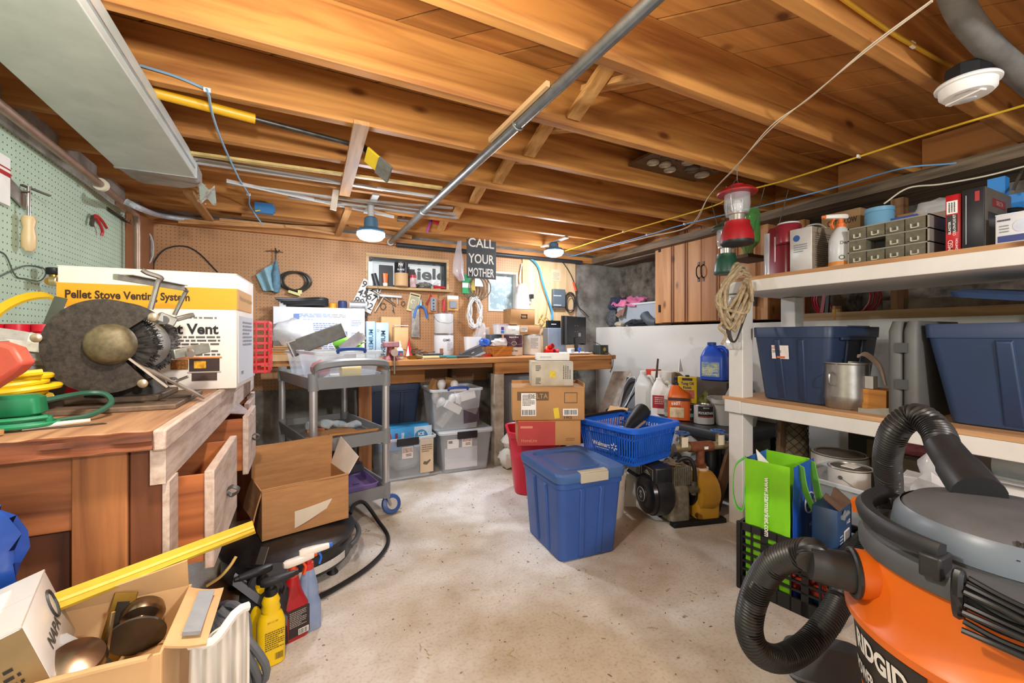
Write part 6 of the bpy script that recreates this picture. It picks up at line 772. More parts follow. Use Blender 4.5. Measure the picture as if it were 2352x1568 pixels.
# network gear on the plywood
YP = YB - 0.024
def V_(u, v, off=0.0): return ony(u, v, YP - off)
t = thing('network_box', 'slate grey network box mounted on the plywood panel', 'network box', V_(1280, 685)); ob('case', G().box(-0.075, -0.045, -0.095, 0.075, 0, 0.095), M('57636c', 0.45, 0, 0.06), t, bev=0.004); ob('lower_lip', G().box(-0.065, -0.035, -0.112, 0.075, 0, -0.096), M('70615c', 0.5), t); [ob('status_light', G().box(-0.075, -0.0465, z, 0.02, -0.0448, z + 0.007), PAPER, t) for z in (0.02, -0.08)]
cable('blue_cable', [V_(1198, 590, .02), V_(1216, 592, .03), V_(1236, 612, .03), V_(1247, 650, .03), V_(1258, 685, .03), V_(1268, 715, .03), V_(1268, 735, .03)], 0.011, M('3f97c8', 0.45, 0, 0.1, 20), 'thick blue cable bundle running down the plywood panel', 'cable'); cable('orange_cable', [V_(1238, 625, .012), V_(1246, 660, .012), V_(1256, 690, .012), V_(1256, 712, .02), V_(1250, 735, .02)], 0.004, M('c9823e', 0.5), 'thin orange cable beside the blue bundle on plywood', 'cable'); cable('white_cable', [V_(1199, 605, .015), V_(1194, 640, .015), V_(1200, 658, .015), V_(1212, 670, .015)], 0.006, M('dfe0de', 0.45), 'white cable at the edge of the plywood panel', 'cable')
cable('black_cable', [V_(1290, 598, .01), V_(1308, 625, .012), V_(1320, 655, .012), V_(1327, 700, .012), V_(1340, 715, .02), V_(1352, 728, .03)], 0.005, RUBBER, 'black cable with orange sleeve hanging down the plywood edge', 'cable'); one('orange_sleeve', G().cyl(V_(1317, 648, .014), V_(1323, 668, .014), 0.011, n=12), M('d9512c', 0.4), 'orange sleeve on the black hanging cable', 'sleeve')
g = G()
for k in range(4): c = V_(1310, 694, 0.012 + 0.006 * k); g.tube([c + Vector(((0.075 - 0.01 * k) * math.cos(x), 0, (0.11 - 0.02 * (k % 2)) * math.sin(x) - 0.02 * (k > 2))) for x in [R(d) for d in range(0, 360, 20)]], 0.0045, 6, True)
one('cable_coil', g, M('33302e', 0.45), 'coil of black cable hung at the edge of the plywood panel', 'cable coil'); one('cable_tangle', G().tube(smooth([V_(1248, 715, .03), V_(1240, 730, .04), V_(1256, 742, .05), V_(1246, 752, .05), V_(1262, 735, .04), V_(1270, 748, .05), V_(1252, 728, .06), V_(1238, 745, .05), V_(1225, 742, .03)], 6), 0.006, 7), M('c8b455', 0.5, 0, 0.3, 30), 'yellow and white cable tangle above the paint cans', 'cable')
t = thing('wall_outlet', 'white wall outlet with a black plug on the plywood panel', 'outlet', V_(1212, 685)); ob('cover', G().box(-0.03, -0.02, -0.055, 0.03, 0, 0.055), WHITE, t, bev=0.003); ob('plug', G().box(0.0, -0.06, -0.005, 0.04, -0.02, 0.04), BLACK, t, bev=0.003)
one('plastic_sack', G().loft([[Vector((w * math.cos(a), 0.05 + 0.05 * math.sin(a) - 0.1, z)) for a in [R(d) for d in range(0, 360, 30)]] for z, w in ((0.16, 0.03), (0.10, 0.07), (-0.02, 0.085), (-0.12, 0.08))]).jit(0.015, 14), M('efecec', 0.2, 0, 0.06, 8, clear=0.45), 'clear plastic sack hung beside the frosted window', 'bag', loc=W_(1194, 690, 0.02)); one('red_sack_top', G().blob((0, 0, 0), 0.05, 0.03, 0.02, 12, 0.4, 3), M('c9807c', 0.5), 'reddish crumpled top on the clear plastic sack', 'wrapper', loc=W_(1196, 662, 0.06))
t = thing('paper_drawing', 'pencil note sheet pinned high on the plywood panel', 'paper', V_(1277, 632)); ob('sheet', G().box(-0.055, -0.002, -0.06, 0.055, 0, 0.06), M('d9c3a2', 0.7, 0, 0.03), t); print_lines((0, -0.0022, -0.01), X_, Z_, 0.08, 0.08, 6, M('a88d78', 0.7, 0, 0, 1), t, seed=51)
one('black_pipe', G().cyl((0, 0, 0), (2.0, 0, -0.0), 0.02, n=12), M('34373a', 0.5, 0.2, 0.2), 'black pipe running along the top of the back wall', 'pipe', loc=ony(905, 556, 3.79) + Vector((0.02, 0, -0.02)))
# ------------------------------------------------------------------ under the back bench
t = clear_bin('storage_bin', 'clear bin with black latch holding the freezer pop carton under bench', (0.685, 3.26, 0.001), 0.42, 0.36, 0.305, R(2), BLACK); BINT = t
def sticker(t, x, z, y, w=0.08, h=0.085): patch('price_sticker', (x, y, z), X_, Z_, w, h, M('e6dcd6', 0.6, 0, 0.05, 30), t); patch('sticker_picture', (x, y - .001, z + h * .22), X_, Z_, w * .9, h * .42, M('b9a29a', 0.6, 0, 0.4, 60), t); print_lines((x + w * .1, y - .0012, z - h * .2), X_, Z_, w * .5, h * .25, 2, INK, t, seed=61)
sticker(BINT, 0.0, 0.20, -0.178); patch('paper_insert', (0.145, -0.174, 0.16), X_, Z_, 0.10, 0.25, M('d9c3a4', 0.7, 0, 0.05, 8), BINT); print_lines((0.145, -0.1755, 0.215), X_, Z_, 0.08, 0.06, 4, M('7a6a58', 0.6, 0, 0, 1), BINT, seed=62); ob('gun_picture', G().prism([(-0.03, 0), (0.0, -0.01), (0.03, 0.02), (0.025, 0.03), (0, 0.015), (-0.02, 0.02)], 0.0008, Matrix.Translation((0.145, -0.1745, 0.10)) @ Matrix.Rotation(R(90), 4, 'X')), M('6d6258', 0.6, 0, 0, 1), BINT)
one('grey_liner', G().blob((0, 0, 0.11), 0.12, 0.09, 0.10, 16, 0.3, 4).jit(0.01, 10), M('b9bab8', 0.6, 0, 0.12, 8, 0.1), 'grey folded tarp inside the bin with the freezer pop carton', 'tarp', loc=(0.70, 3.28, 0.012))
t = carton('freezer_pop_carton', 'blue and silver ice pop carton standing in the latched bin', (0.685, 3.20, 0.215), 0.36, 0.15, 0.165, R(3), M('2f93cf', 0.5, 0, 0.06, 5), tape=False); patch('silver_end', (0.13, -0.0755, 0.085), X_, Z_, 0.135, 0.15, M('bcd3e2', 0.5, 0, 0.1, 12), t); ob('oval_badge', G().lathe([(0.05, 0), (0.05, 0.001), (0, 0.001)], 28, Matrix.Translation((0.115, -0.0762, 0.085)) @ Matrix.Rotation(R(90), 4, 'X')), M('3c86b8', 0.5), t)
for s, z in (('ICE', 0.105), ('POPS', 0.07)): text(s, 0.024, (0.115, -0.0775, z), X_, Z_, PAPER, t, bold=0.03)
for k in range(5): ob('ice_pop_picture', G().cb((-0.16 + 0.045 * k, -0.0755, 0.08), 0.02, 0.001, 0.09, 0, 0, R(-8 + 4 * k)), M(('e9e4da', 'b8434a', '8a3d5c', 'c9d4e8', '5b8cc4')[k], 0.5, 0, 0.2, 60), t)
t = clear_bin('storage_bin', 'clear lidded bin with black latch supporting the bulb filled bin', (1.155, 3.25, 0.001), 0.42, 0.37, 0.312, R(-3), BLACK); sticker(t, 0.0, 0.235, -0.184); patch('white_label', (-0.11, -0.182, 0.225), X_, Z_, 0.09, 0.07, M('e3e0df', 0.6, 0, 0.05, 20), t); print_lines((-0.13, -0.1835, 0.24), X_, Z_, 0.03, 0.02, 8, INK, t, 'barcode', 0.0004, 5, True); patch('white_carton_inside', (-0.04, -0.165, 0.11), X_, Z_, 0.26, 0.16, M('cfcfd2', 0.6, 0, 0.04, 6), t); ob('bin_lid', G().tub([(0.312, 0.44, 0.39), (0.324, 0.435, 0.385)], 0.03, 4), M('e3eaee', 0.2, 0, 0, 1, clear=0.3), t)
one('packed_papers', G().box(-0.14, -0.10, 0, 0.14, 0.10, 0.2).jit(0.006, 9), M('bdb6bd', 0.7, 0, 0.15, 9), 'pale stack of papers inside the lidded bin', 'papers', loc=(1.135, 3.27, 0.012))
t = clear_bin('storage_bin', 'clear bin of light bulbs with navy handle stacked on the lidded bin', (1.08, 3.245, 0.327), 0.40, 0.34, 0.315, R(-2), None, handle=M('2b4a94', 0.4))
q = random.Random(21)
for k in range(7):
    p = Vector((1.08 + q.uniform(-.13, .12), 3.17 + q.uniform(-.05, .12), 0.345 + (0.30 if k < 3 else q.uniform(0.14, 0.22)))); t2 = thing('light_bulb', ('frosted white bulb poking above the rim of the stacked clear bin', 'frosted white bulb beside the navy handle in the stacked bin', 'small frosted bulb at the corner of the stacked bin', 'frosted bulb pressed against the wall of the stacked bin', 'frosted bulb low among packs in the stacked bin', 'bulb lying sideways in the stacked bin', 'bulb half buried under white packs in the stacked bin')[k], 'light bulb', p, q.uniform(0, 6), 'spare bulbs in the clear bin', q.uniform(-.8, .8)); ob('globe', G().lathe([(0.012, -0.03), (0.016, -0.02), (0.030, 0.01), (0.033, 0.03), (0.026, 0.05), (0.010, 0.06), (0, 0.061)], 20), M('f0f0f0', 0.3, 0, 0, 1), t2); ob('screw_base', G().lathe([(0.006, -0.055), (0.013, -0.05), (0.013, -0.03)], 14), STEEL, t2)
for k, (x, y, z, a, w, h, m, lb) in enumerate(((1.05, 3.13, 0.50, -30, 0.13, 0.06, WHITE, 'white bulb carton tilted in the stacked bin'), (1.15, 3.15, 0.58, 12, 0.17, 0.07, PAPER, 'white printed pack leaning in the stacked bin'), (1.19, 3.12, 0.43, 3, 0.13, 0.11, M('4a3f4a', 0.5, 0, 0.2, 20), 'dark printed bulb carton in the corner of the stacked bin'), (1.0, 3.16, 0.42, 50, 0.16, 0.05, M('9a9a92', 0.5, 0, 0.1), 'grey folded wrapper in the stacked bin'))): one('bulb_carton', G().cb((0, 0, 0), w, 0.07, h, 0, 0, R(-a)), m, lb, 'carton', 'packs in the bulb bin', (x, y, z), bev=0.002)
one('kraft_scrap', G().cb((0, 0, 0), 0.11, 0.06, 0.10, 0.4, 0.2, 0.4).cb((0.12, 0.03, 0.01), 0.09, 0.05, 0.10, -0.2, 0.3, 0.2), CARD, 'brown cardboard flaps sticking out behind the bulbs', 'cardboard', loc=(0.98, 3.33, 0.64))
one('filler_carton', G().box(-0.2, -0.15, 0, 0.2, 0.15, 0.275), M('6b5a45', 0.8, 0, 0.15, 8), 'plain dark carton on the floor under the navy tote', 'box', loc=(0.66, 3.63, 0.001))
t = tote('storage_tote', 'dark navy tote without lid on a carton beneath the back bench', (0.66, 3.62, 0.278), 0.44, 0.34, 0.385, R(3), M('2b3b58', 0.5, 0, 0.12, 4), None)
t = carton('taped_carton', 'long kraft carton with clear tape resting on the dark navy tote', (0.735, 3.55, 0.668), 0.36, 0.20, 0.155, R(4), M('bb7f48', 0.8, 0, 0.08, 8), tapem=M('d8cbbd', 0.2, 0, 0.3, 60)); one('green_box', G().box(-0.1, -0.08, 0, 0.06, 0.08, 0.055), M('5fb544', 0.5, 0, 0.06), 'small green box beside the kraft carton on the navy tote', 'box', loc=(0.47, 3.55, 0.667))
t = thing('trash_bin', 'tall light grey plastic bin standing below the back bench', 'bin', (1.80, 3.56, 0.001)); ob('bin_body', G().tub([(0, 0.30, 0.26), (0.66, 0.40, 0.34), (0.66, 0.42, 0.36), (0.69, 0.43, 0.37), (0.69, 0.40, 0.34), (0.3, 0.33, 0.28)], 0.05, 5), M('9da7b0', 0.5, 0, 0.06, 6), t); ob('lid', G().tub([(0.688, 0.43, 0.37), (0.70, 0.42, 0.36), (0.712, 0.36, 0.30)], 0.05, 5), M('a6b0b8', 0.5, 0, 0.06, 6), t)
t = thing('bucket', 'black pail with a green lid under the end of back bench', 'bucket', (2.28, 3.48, 0.35)); ob('pail', G().lathe([(0.125, 0), (0.145, 0.30), (0.152, 0.30), (0.152, 0.33), (0.147, 0.335)], 28), M('23282a', 0.35, 0, 0.15), t); ob('lid', G().lathe([(0.15, 0.335), (0.155, 0.345), (0.15, 0.362), (0.13, 0.366), (0, 0.364)], 28), M('2e7f5a', 0.45, 0, 0.08), t); ob('bail', G().tube(smooth([(-0.15, 0, 0.3), (-0.10, -0.14, 0.2), (0.1, -0.15, 0.19), (0.15, 0, 0.3)], 5), 0.003, 6), STEEL, t)
one('low_crate', G().box(-0.2, -0.17, 0, 0.2, 0.17, 0.348), M('3a332b', 0.8, 0, 0.2, 6), 'dark wooden crate under the pail with green lid', 'crate', loc=(2.26, 3.48, 0.001))
one('white_sacks', G().blob((0, 0, 0.085), 0.10, 0.09, 0.09, 16, 0.3, 6).blob((0.01, 0, 0.21), 0.085, 0.08, 0.06, 16, 0.3, 9).jit(0.01, 12), M('d9d3c8', 0.7, 0, 0.1, 9, 0.1), 'lumpy off white sack slumped beside the red wastebasket', 'sack', loc=(1.50, 3.02, 0.0))
# ------------------------------------------------------------------ central stack
t = thing('wastebasket', 'bright red plastic wastebasket standing behind the blue lidded tote', 'wastebasket', (1.43, 2.52, 0.001), R(-22)); ob('basket_body', G().tub([(0, 0.25, 0.22), (0.005, 0.27, 0.24), (0.385, 0.35, 0.32), (0.385, 0.37, 0.34), (0.42, 0.385, 0.355), (0.425, 0.37, 0.34), (0.42, 0.35, 0.32), (0.02, 0.26, 0.23)], 0.07, 6), M('d01f3a', 0.35, 0, 0.06, 5), t)
LT = M('3d5f96', 0.4, 0, 0.10, 4, 0.02)
t = tote('storage_tote', 'royal blue lidded tote with tan latch standing mid floor', (1.235, 1.80, 0.001), 0.36, 0.42, 0.405, R(-4), M('31549a', 0.4, 0, 0.08, 4, 0.02), LT, nrib=2, taper=0.86, latch=M('b7b09d', 0.5, 0, 0.06)); 
t = carton('panel_carton', 'red and kraft electrical carton lying on the wastebasket and blue tote', (1.315, 2.165, 0.428), 0.36, 0.26, 0.138, R(-24), M('b98752', 0.75, 0, 0.08, 8), tape=False); patch('red_half', (-0.073, -0.1305, 0.069), X_, Z_, 0.215, 0.136, M('b03a34', 0.6, 0, 0.08, 12), t); text('HomeLine', 0.02, (-0.115, -0.1322, 0.03), X_, Z_, M('d98a6a', 0.6, 0, 0, 1), t, w=0.09); patch('pale_logo', (-0.13, -0.1318, 0.105), X_, Z_, 0.07, 0.012, M('d0846a', 0.6), t); ob('red_side', G().box(0.1795, -0.129, 0.002, 0.1812, 0.129, 0.136), M('9c3230', 0.6, 0, 0.12, 12), t); print_lines((0.12, -0.1312, 0.035), X_, Z_, 0.05, 0.02, 2, M('8c5a36', 0.6, 0, 0, 1), t, seed=65); ob('top_red', G().box(-0.179, -0.129, 0.1385, 0.0, 0.129, 0.1408), M('b03a34', 0.6, 0, 0.08, 12), t)
t = carton('faucet_carton', 'kraft carton with dark faucet logo and shipping label in the stack', (1.315, 2.165, 0.570), 0.415, 0.24, 0.185, R(-25), M('b98a58', 0.8, 0, 0.08, 8), tape=False); f = Vector((0, -0.1206, 0)); patch('logo_plate', f + Vector((-0.09, 0, 0.138)), X_, Z_, 0.18, 0.05, M('6d4f33', 0.6), t); text('DELTA', 0.028, f + Vector((-0.06, -0.0012, 0.138)), X_, Z_, M('c09a68', 0.6, 0, 0, 1), t, w=0.11); patch('shipping_label', f + Vector((-0.115, -0.0004, 0.09)), X_, Z_, 0.085, 0.13, PAPER, t); print_lines(f + Vector((-0.115, -0.0016, 0.115)), X_, Z_, 0.07, 0.065, 8, INK, t, seed=66); print_lines(f + Vector((-0.115, -0.0016, 0.045)), X_, Z_, 0.075, 0.03, 18, INK, t, 'barcode', 0.0006, 6, True)
patch('barcode_label', f + Vector((0.125, 0, 0.045)), X_, Z_, 0.085, 0.04, PAPER, t); print_lines(f + Vector((0.125, -0.001, 0.045)), X_, Z_, 0.07, 0.028, 18, INK, t, 'barcode', 0.0006, 7, True); text('3 PCS', 0.014, f + Vector((0.11, 0, 0.014)), X_, Z_, INK, t, bold=0.02); ob('frame_print', G().box(0.09, -0.1212, 0.155, 0.165, -0.12, 0.158).box(0.09, -0.1212, 0.098, 0.165, -0.12, 0.101).box(0.09, -0.1212, 0.098, 0.0925, -0.12, 0.158).box(0.1625, -0.1212, 0.098, 0.165, -0.12, 0.158), INK, t); patch('yellow_sticker', f + Vector((0.045, 0, 0.04)), X_, Z_, 0.03, 0.06, M('e3c32c', 0.5), t, rot=R(8)); ob('open_flap', G().box(-0.205, 0.118, 0.185, 0.205, 0.122, 0.205).box(0.2045, -0.12, 0.185, 0.2085, 0.12, 0.21), CARD, t)
t = carton('white_parcel', 'scuffed white parcel box with yellow sticker topmost of the front stack', (1.365, 2.20, 0.757), 0.245, 0.19, 0.14, R(-24), M('cfc8b6', 0.7, 0, 0.1, 9, col2='b9ae97'), tape=False); f = Vector((0, -0.0956, 0)); patch('yellow_sticker', f + Vector((0.0, 0, 0.07)), X_, Z_, 0.035, 0.04, M('d9c22c', 0.5, 0, 0.2, 60), t); print_lines(f + Vector((-0.085, 0, 0.105)), X_, Z_, 0.03, 0.035, 4, INK, t, seed=67); print_lines(f + Vector((-0.085, 0, 0.03)), X_, Z_, 0.03, 0.04, 5, INK, t, seed=68); print_lines(f + Vector((0.085, 0, 0.08)), Z_, -X_, 0.08, 0.05, 4, M('5a5548', 0.6, 0, 0, 1), t, seed=69); ob('grey_side', G().box(0.072, -0.0958, 0.002, 0.1225, -0.0945, 0.138), M('bdb9ae', 0.7, 0, 0.06), t)
t = carton('small_white_box', 'flat white carton lying on the scuffed parcel box', (1.42, 2.27, 0.901), 0.20, 0.13, 0.04, R(-22), PAPER, tape=False); print_lines((-0.05, -0.0656, 0.02), X_, Z_, 0.07, 0.012, 2, M('8fa3c9', 0.6, 0, 0, 1), t, seed=70)
# blue shopping basket standing on the bucket and the pump engine
t = thing('shopping_basket', 'bright blue plastic shopping basket perched on bucket and pump engine', 'basket', (1.725, 1.925, 0.346), R(10)); SB = M('1f66d8', 0.4, 0, 0.05, 5); w0, w1, d0, d1, hh = 0.33, 0.395, 0.35, 0.41, 0.20; g = G()
def bface(g, P00, P10, P01, P11, cols, sol, rows=((0.0, 0.10), (0.82, 1.0))):
    f = lambda a, b: (Vector(P00) * (1 - a) + Vector(P10) * a) * (1 - b) + (Vector(P01) * (1 - a) + Vector(P11) * a) * b
    def quad(a0, a1, b0, b1): 
        c = (Vector(P10) - Vector(P00)).cross(Vector(P01) - Vector(P00)).normalized() * 0.002; v = [f(a0, b0), f(a1, b0), f(a1, b1), f(a0, b1)]; g.add([p + c for p in v] + [p - c for p in v], [(0, 1, 2, 3), (7, 6, 5, 4), (0, 4, 5, 1), (1, 5, 6, 2), (2, 6, 7, 3), (3, 7, 4, 0)])
    for r0, r1 in rows: quad(0, 1, r0, r1)
    for k in range(cols): a = (k + 0.15) / cols; quad(a, (k + 0.62) / cols, rows[0][1], rows[-1][0])
    for a0, a1, b0, b1 in sol: quad(a0, a1, b0, b1)
def cor(x, y, b): return Vector((x * (w0 + (w1 - w0) * b) / 2, y * (d0 + (d1 - d0) * b) / 2, 0.004 + hh * b))
for (xa, ya), (xb, yb), so in (((-1, -1), (1, -1), ((0.10, 0.88, 0.20, 0.70),)), ((1, -1), (1, 1), ((0.1, 0.9, 0.2, 0.7),)), ((1, 1), (-1, 1), ()), ((-1, 1), (-1, -1), ((0.22, 0.72, 0.08, 0.74),))): bface(g, cor(xa, ya, 0), cor(xb, yb, 0), cor(xa, ya, 1), cor(xb, yb, 1), 22, so, ((0.0, 0.07), (0.15, 0.22), (0.70, 0.74), (0.86, 1.0)) if so else ((0.0, 0.1), (0.86, 1.0)))
ob('basket_sides', g, SB, t, sm=False); ob('basket_floor', G().tub([(0, w0, d0), (0.006, w0, d0)], 0.02, 3), SB, t); ob('rim', G().tub([(hh - .012, w1 + .01, d1 + .01), (hh - .012, w1 + .045, d1 + .045), (hh + .008, w1 + .05, d1 + .05), (hh + .014, w1 + .04, d1 + .04), (hh + .014, w1 - .004, d1 - .004), (hh - .012, w1 - .004, d1 - .004), (hh - .012, w1 + .01, d1 + .01)], 0.05, 5, False, False), SB, t)
nl = (cor(-1, 1, .4) - cor(-1, -1, .4)).normalized(); ctr = (cor(-1, -1, .42) + cor(-1, 1, .42)) / 2 + Vector((-0.006, 0, 0)); ul = (cor(-1, 0, 1) - cor(-1, 0, 0)).normalized(); text('Walmart', 0.026, ctr + nl * 0.035, -nl, ul, PAPER, t, w=0.13, bold=0.02); g = G()
for k in range(6): d_ = -nl * math.cos(R(60 * k + 30)) + ul * math.sin(R(60 * k + 30)); g.beam(ctr - nl * 0.058 + d_ * 0.009, ctr - nl * 0.058 + d_ * 0.022, 0.006, 0.001, -X_)
ob('spark_emblem', g, PAPER, t, sm=False); print_lines(ctr + nl * 0.03 - ul * 0.024, -nl, ul, 0.10, 0.007, 1, PAPER, t, seed=71)
ob('handle', G().tube(smooth([(-w1 / 2 - .005, d1 / 2 - .06, hh), (-w1 / 2 + .015, d1 / 2 - .025, hh + .018), (0, d1 / 2 - .02, hh + .02), (w1 / 2 - .015, d1 / 2 - .025, hh + .018), (w1 / 2 + .005, d1 / 2 - .06, hh)], 5), 0.009, 8), BLACK, t)
t = thing('black_sleeve', 'black rubber boot tube lying in the blue shopping basket', 'tube', (1.79, 1.93, 0.535), R(22), None, 0, R(-14)); ob('sleeve', G().tube([(-0.13, 0, 0.0), (-0.05, 0, 0.012), (0.06, 0, 0.02), (0.12, 0, 0.022)], [0.012, 0.032, 0.045, 0.05], 16, False, False), RUBBER, t); ob('tan_edge', G().beam((-0.15, -0.03, -0.012), (0.05, -0.045, -0.01), 0.012, 0.006), M('b39a78', 0.6), t)
one('white_ring', G().tube([(0.035 * math.cos(x), 0.03 * math.sin(x), 0) for x in [R(d) for d in range(0, 360, 24)]], 0.008, 7, True), M('c9d6ea', 0.4), 'white tape ring beside the black tube in blue basket', 'ring', loc=(1.70, 1.97, 0.50)); one('basket_filling', G().blob((0, 0, 0.075), 0.11, 0.12, 0.065, 16, 0.3, 6).jit(0.01, 12), M('33353a', 0.6, 0, 0.3, 14), 'dark cloth and hose bits filling the blue shopping basket', 'cloth', loc=(1.725, 1.93, 0.362))
t = thing('bucket', 'stained white plastic bucket under the blue shopping basket', 'bucket', (1.615, 1.985, 0.001)); ob('pail', G().lathe([(0.10, 0), (0.104, 0.006), (0.118, 0.24), (0.124, 0.24), (0.124, 0.255), (0.119, 0.258), (0.124, 0.28), (0.124, 0.30), (0.12, 0.326), (0.112, 0.326)], 30), M('d8cdbb', 0.55, 0, 0.25, 5, col2='8a6a50', thr=(0.25, 0.42)), t); ob('red_drip', G().sheet(lambda a, b: (0.1185 * math.cos(-0.6 + 0.5 * a), 0.1185 * math.sin(-0.6 + 0.5 * a), 0.20 - 0.08 * b * (0.4 + 0.6 * math.sin(a * 3.1))), 8, 3, 0.001), M('7d3530', 0.5), t)
one('white_board', G().box(-0.05, -0.006, 0, 0.05, 0.006, 0.29), WHITE, 'narrow white board standing between bucket and pump engine', 'board', loc=(1.80, 2.0, 0.001), rz=R(-30))
# ------------------------------------------------------------------ engine driven pump
t = thing('water_pump', 'engine driven water pump with black recoil cover and mustard housing', 'pump', (1.90, 1.735, 0.001), R(-14)); EB = M('26262a', 0.4, 0.1, 0.3, 25, 0.06); EG = M('8f8b7e', 0.55, 0.35, 0.3, 30, 0.2); MU = M('c2912c', 0.45, 0, 0.12, 6, 0.02)
Mx = Matrix.Rotation(R(90), 4, 'Y'); L_ = lambda x, z: Matrix.Translation((x, 0, z)) @ Mx
ob('skid', G().box(-0.06, -0.10, 0, 0.27, -0.055, 0.025).box(-0.06, 0.05, 0, 0.27, 0.095, 0.025).box(-0.03, -0.055, 0.004, 0.0, 0.05, 0.016).box(0.2, -0.055, 0.004, 0.24, 0.05, 0.016), M('171717', 0.6, 0.2, 0.3, 30), t, bev=0.003)
ob('blower_housing', G().lathe([(0.075, -0.17), (0.118, -0.155), (0.122, -0.08), (0.105, -0.055)], 36, L_(0, 0.165)), EB, t); ob('recoil_cover', G().lathe([(0.112, -0.16), (0.106, -0.18), (0.085, -0.192), (0.05, -0.195), (0.046, -0.20), (0, -0.20)], 36, L_(0, 0.165)), M('1c1c1f', 0.25, 0.1, 0.2, 15), t)
ob('round_badge', G().lathe([(0.04, -0.2), (0.038, -0.204), (0, -0.204)], 28, L_(0, 0.165)), M('2b2b2e', 0.4), t); text('S', 0.04, (-0.2045, 0, 0.165), -Y_, Z_, M('c9c9c9', 0.5, 0, 0, 1), t, bold=0.03); ob('badge_ring', G().tube([(-0.2035, 0.038 * math.cos(x), 0.165 + 0.038 * math.sin(x)) for x in [R(d) for d in range(0, 360, 15)]], 0.0015, 5, True), M('b5b5b5', 0.5), t)
ob('top_cover', G().box(-0.165, -0.085, 0.235, -0.055, 0.085, 0.332), EB, t, bev=0.012); ob('name_plate', G().box(-0.1665, -0.062, 0.255, -0.1645, 0.06, 0.315), M('3c3a38', 0.4), t); ob('plate_print', G().box(-0.1672, -0.062, 0.313, -0.1664, 0.06, 0.315).box(-0.1672, -0.062, 0.255, -0.1664, 0.06, 0.257).box(-0.1672, -0.062, 0.255, -0.1664, -0.06, 0.315).box(-0.1672, 0.058, 0.255, -0.1664, 0.06, 0.315).add([(-0.1672, 0.025, 0.285), (-0.1672, -0.025, 0.285), (-0.1672, 0, 0.302)], [(0, 1, 2)]).box(-0.1672, -0.03, 0.277, -0.1664, 0.03, 0.281), M('b9aa98', 0.5), t, sm=False)
g = G(); [g.box(-0.052 + 0.0115 * k, -0.07, 0.22, -0.0475 + 0.0115 * k, 0.07, 0.318) for k in range(11)]; g.box(-0.05, -0.055, 0.2, 0.068, 0.055, 0.31); ob('cylinder_head', g, EG, t); ob('crankcase', G().tub([(0.02, 0.12, 0.15), (0.06, 0.13, 0.14), (0.20, 0.125, 0.14), (0.22, 0.10, 0.12)], 0.02, 3), EG, t); ob('carburetor', G().cyl((0.05, -0.085, 0.20), (0.09, -0.085, 0.20), 0.02, n=12).cyl((0.07, -0.085, 0.17), (0.07, -0.085, 0.24), 0.014, n=10), M('6a665c', 0.5, 0.5), t)
ob('exhaust_tube', G().tube(smooth([(0.0, -0.03, 0.335), (0.03, -0.05, 0.365), (0.07, -0.06, 0.355), (0.088, -0.07, 0.30), (0.085, -0.075, 0.20)], 5), 0.011, 10), BLACK, t); ob('debris', G().blob((0, 0, 0.326), 0.055, 0.06, 0.016, 16, 0.8, 4).jit(0.008, 40), M('8a7a62', 0.9, 0, 0.4, 60), t); ob('cord_grip', G().cyl((-0.15, 0.10, 0.22), (-0.20, 0.16, 0.25), 0.010, n=10), BLACK, t)
ob('pump_volute', G().loft([[Vector((x, r * math.cos(a), 0.155 + r * (1.15 if math.sin(a) > 0 else 1.0) * math.sin(a))) for a in [R(d) for d in range(0, 360, 15)]] for x, r in ((0.105, 0.085), (0.115, 0.108), (0.20, 0.115), (0.235, 0.10), (0.245, 0.06))]), MU, t); ob('pump_body', G().tub([(0.026, 0.15, 0.17), (0.20, 0.15, 0.17), (0.27, 0.10, 0.10), (0.28, 0.085, 0.085)], 0.03, 4, M=Matrix.Translation((0.175, 0, 0))), MU, t); ob('inlet_flange', G().cyl((0.09, 0, 0.155), (0.105, 0, 0.155), 0.075, n=24), BLACK, t); ob('white_seal', G().cyl((0.175, 0, 0.278), (0.175, 0, 0.292), 0.045, n=24), M('e5dfcf', 0.5), t); ob('brass_drain', G().cyl((0.10, -0.10, 0.05), (0.10, -0.075, 0.05), 0.014, n=10), BRASS, t)
RU = M('7d4a30', 0.7, 0.4, 0.35, 30, 0.2); PZ = 0.40
ob('pipe_tee', G().cyl((0.175, 0, 0.292), (0.175, 0, 0.31), 0.036, n=6).cyl((0.175, 0, 0.31), (0.175, 0, PZ), 0.024, n=16).cyl((0.10, 0, PZ + 0.01), (0.25, 0, PZ + 0.01), 0.03, n=16), RU, t); ob('tee_tag', G().box(0.18, -0.0325, PZ, 0.205, -0.03, PZ + 0.015), PAPER, t)
for x, lb in ((0.055, 'a'), (0.295, 'b')):
    v = ob('gate_valve', G().cyl((x - 0.05, 0, PZ + 0.01), (x + 0.05, 0, PZ + 0.01), 0.024, n=12).cyl((x, 0, PZ + 0.01), (x, 0, PZ + 0.085), 0.014, n=12), M('9c8f6a', 0.45, 0.6, 0.25, 20), t); ob('paper_tag', G().box(x - 0.02, -0.03, PZ + 0.018, x + 0.02, -0.026, PZ + 0.075), M('d9cdb4', 0.7), v)
    h = G().tube([(x + 0.036 * math.cos(a) * (1 + 0.08 * math.cos(8 * a)), 0.036 * math.sin(a) * (1 + 0.08 * math.cos(8 * a)), PZ + 0.094) for a in [R(d) for d in range(0, 360, 9)]], 0.006, 6, True).cyl((x, 0, PZ + 0.085), (x, 0, PZ + 0.102), 0.009, n=10); [h.beam((x, 0, PZ + 0.094), (x + 0.034 * math.cos(R(a)), 0.034 * math.sin(R(a)), PZ + 0.094), 0.008, 0.005) for a in (30, 150, 270)]; ob('hand_wheel', h, M('3f5f96', 0.4, 0.2, 0.1), v)
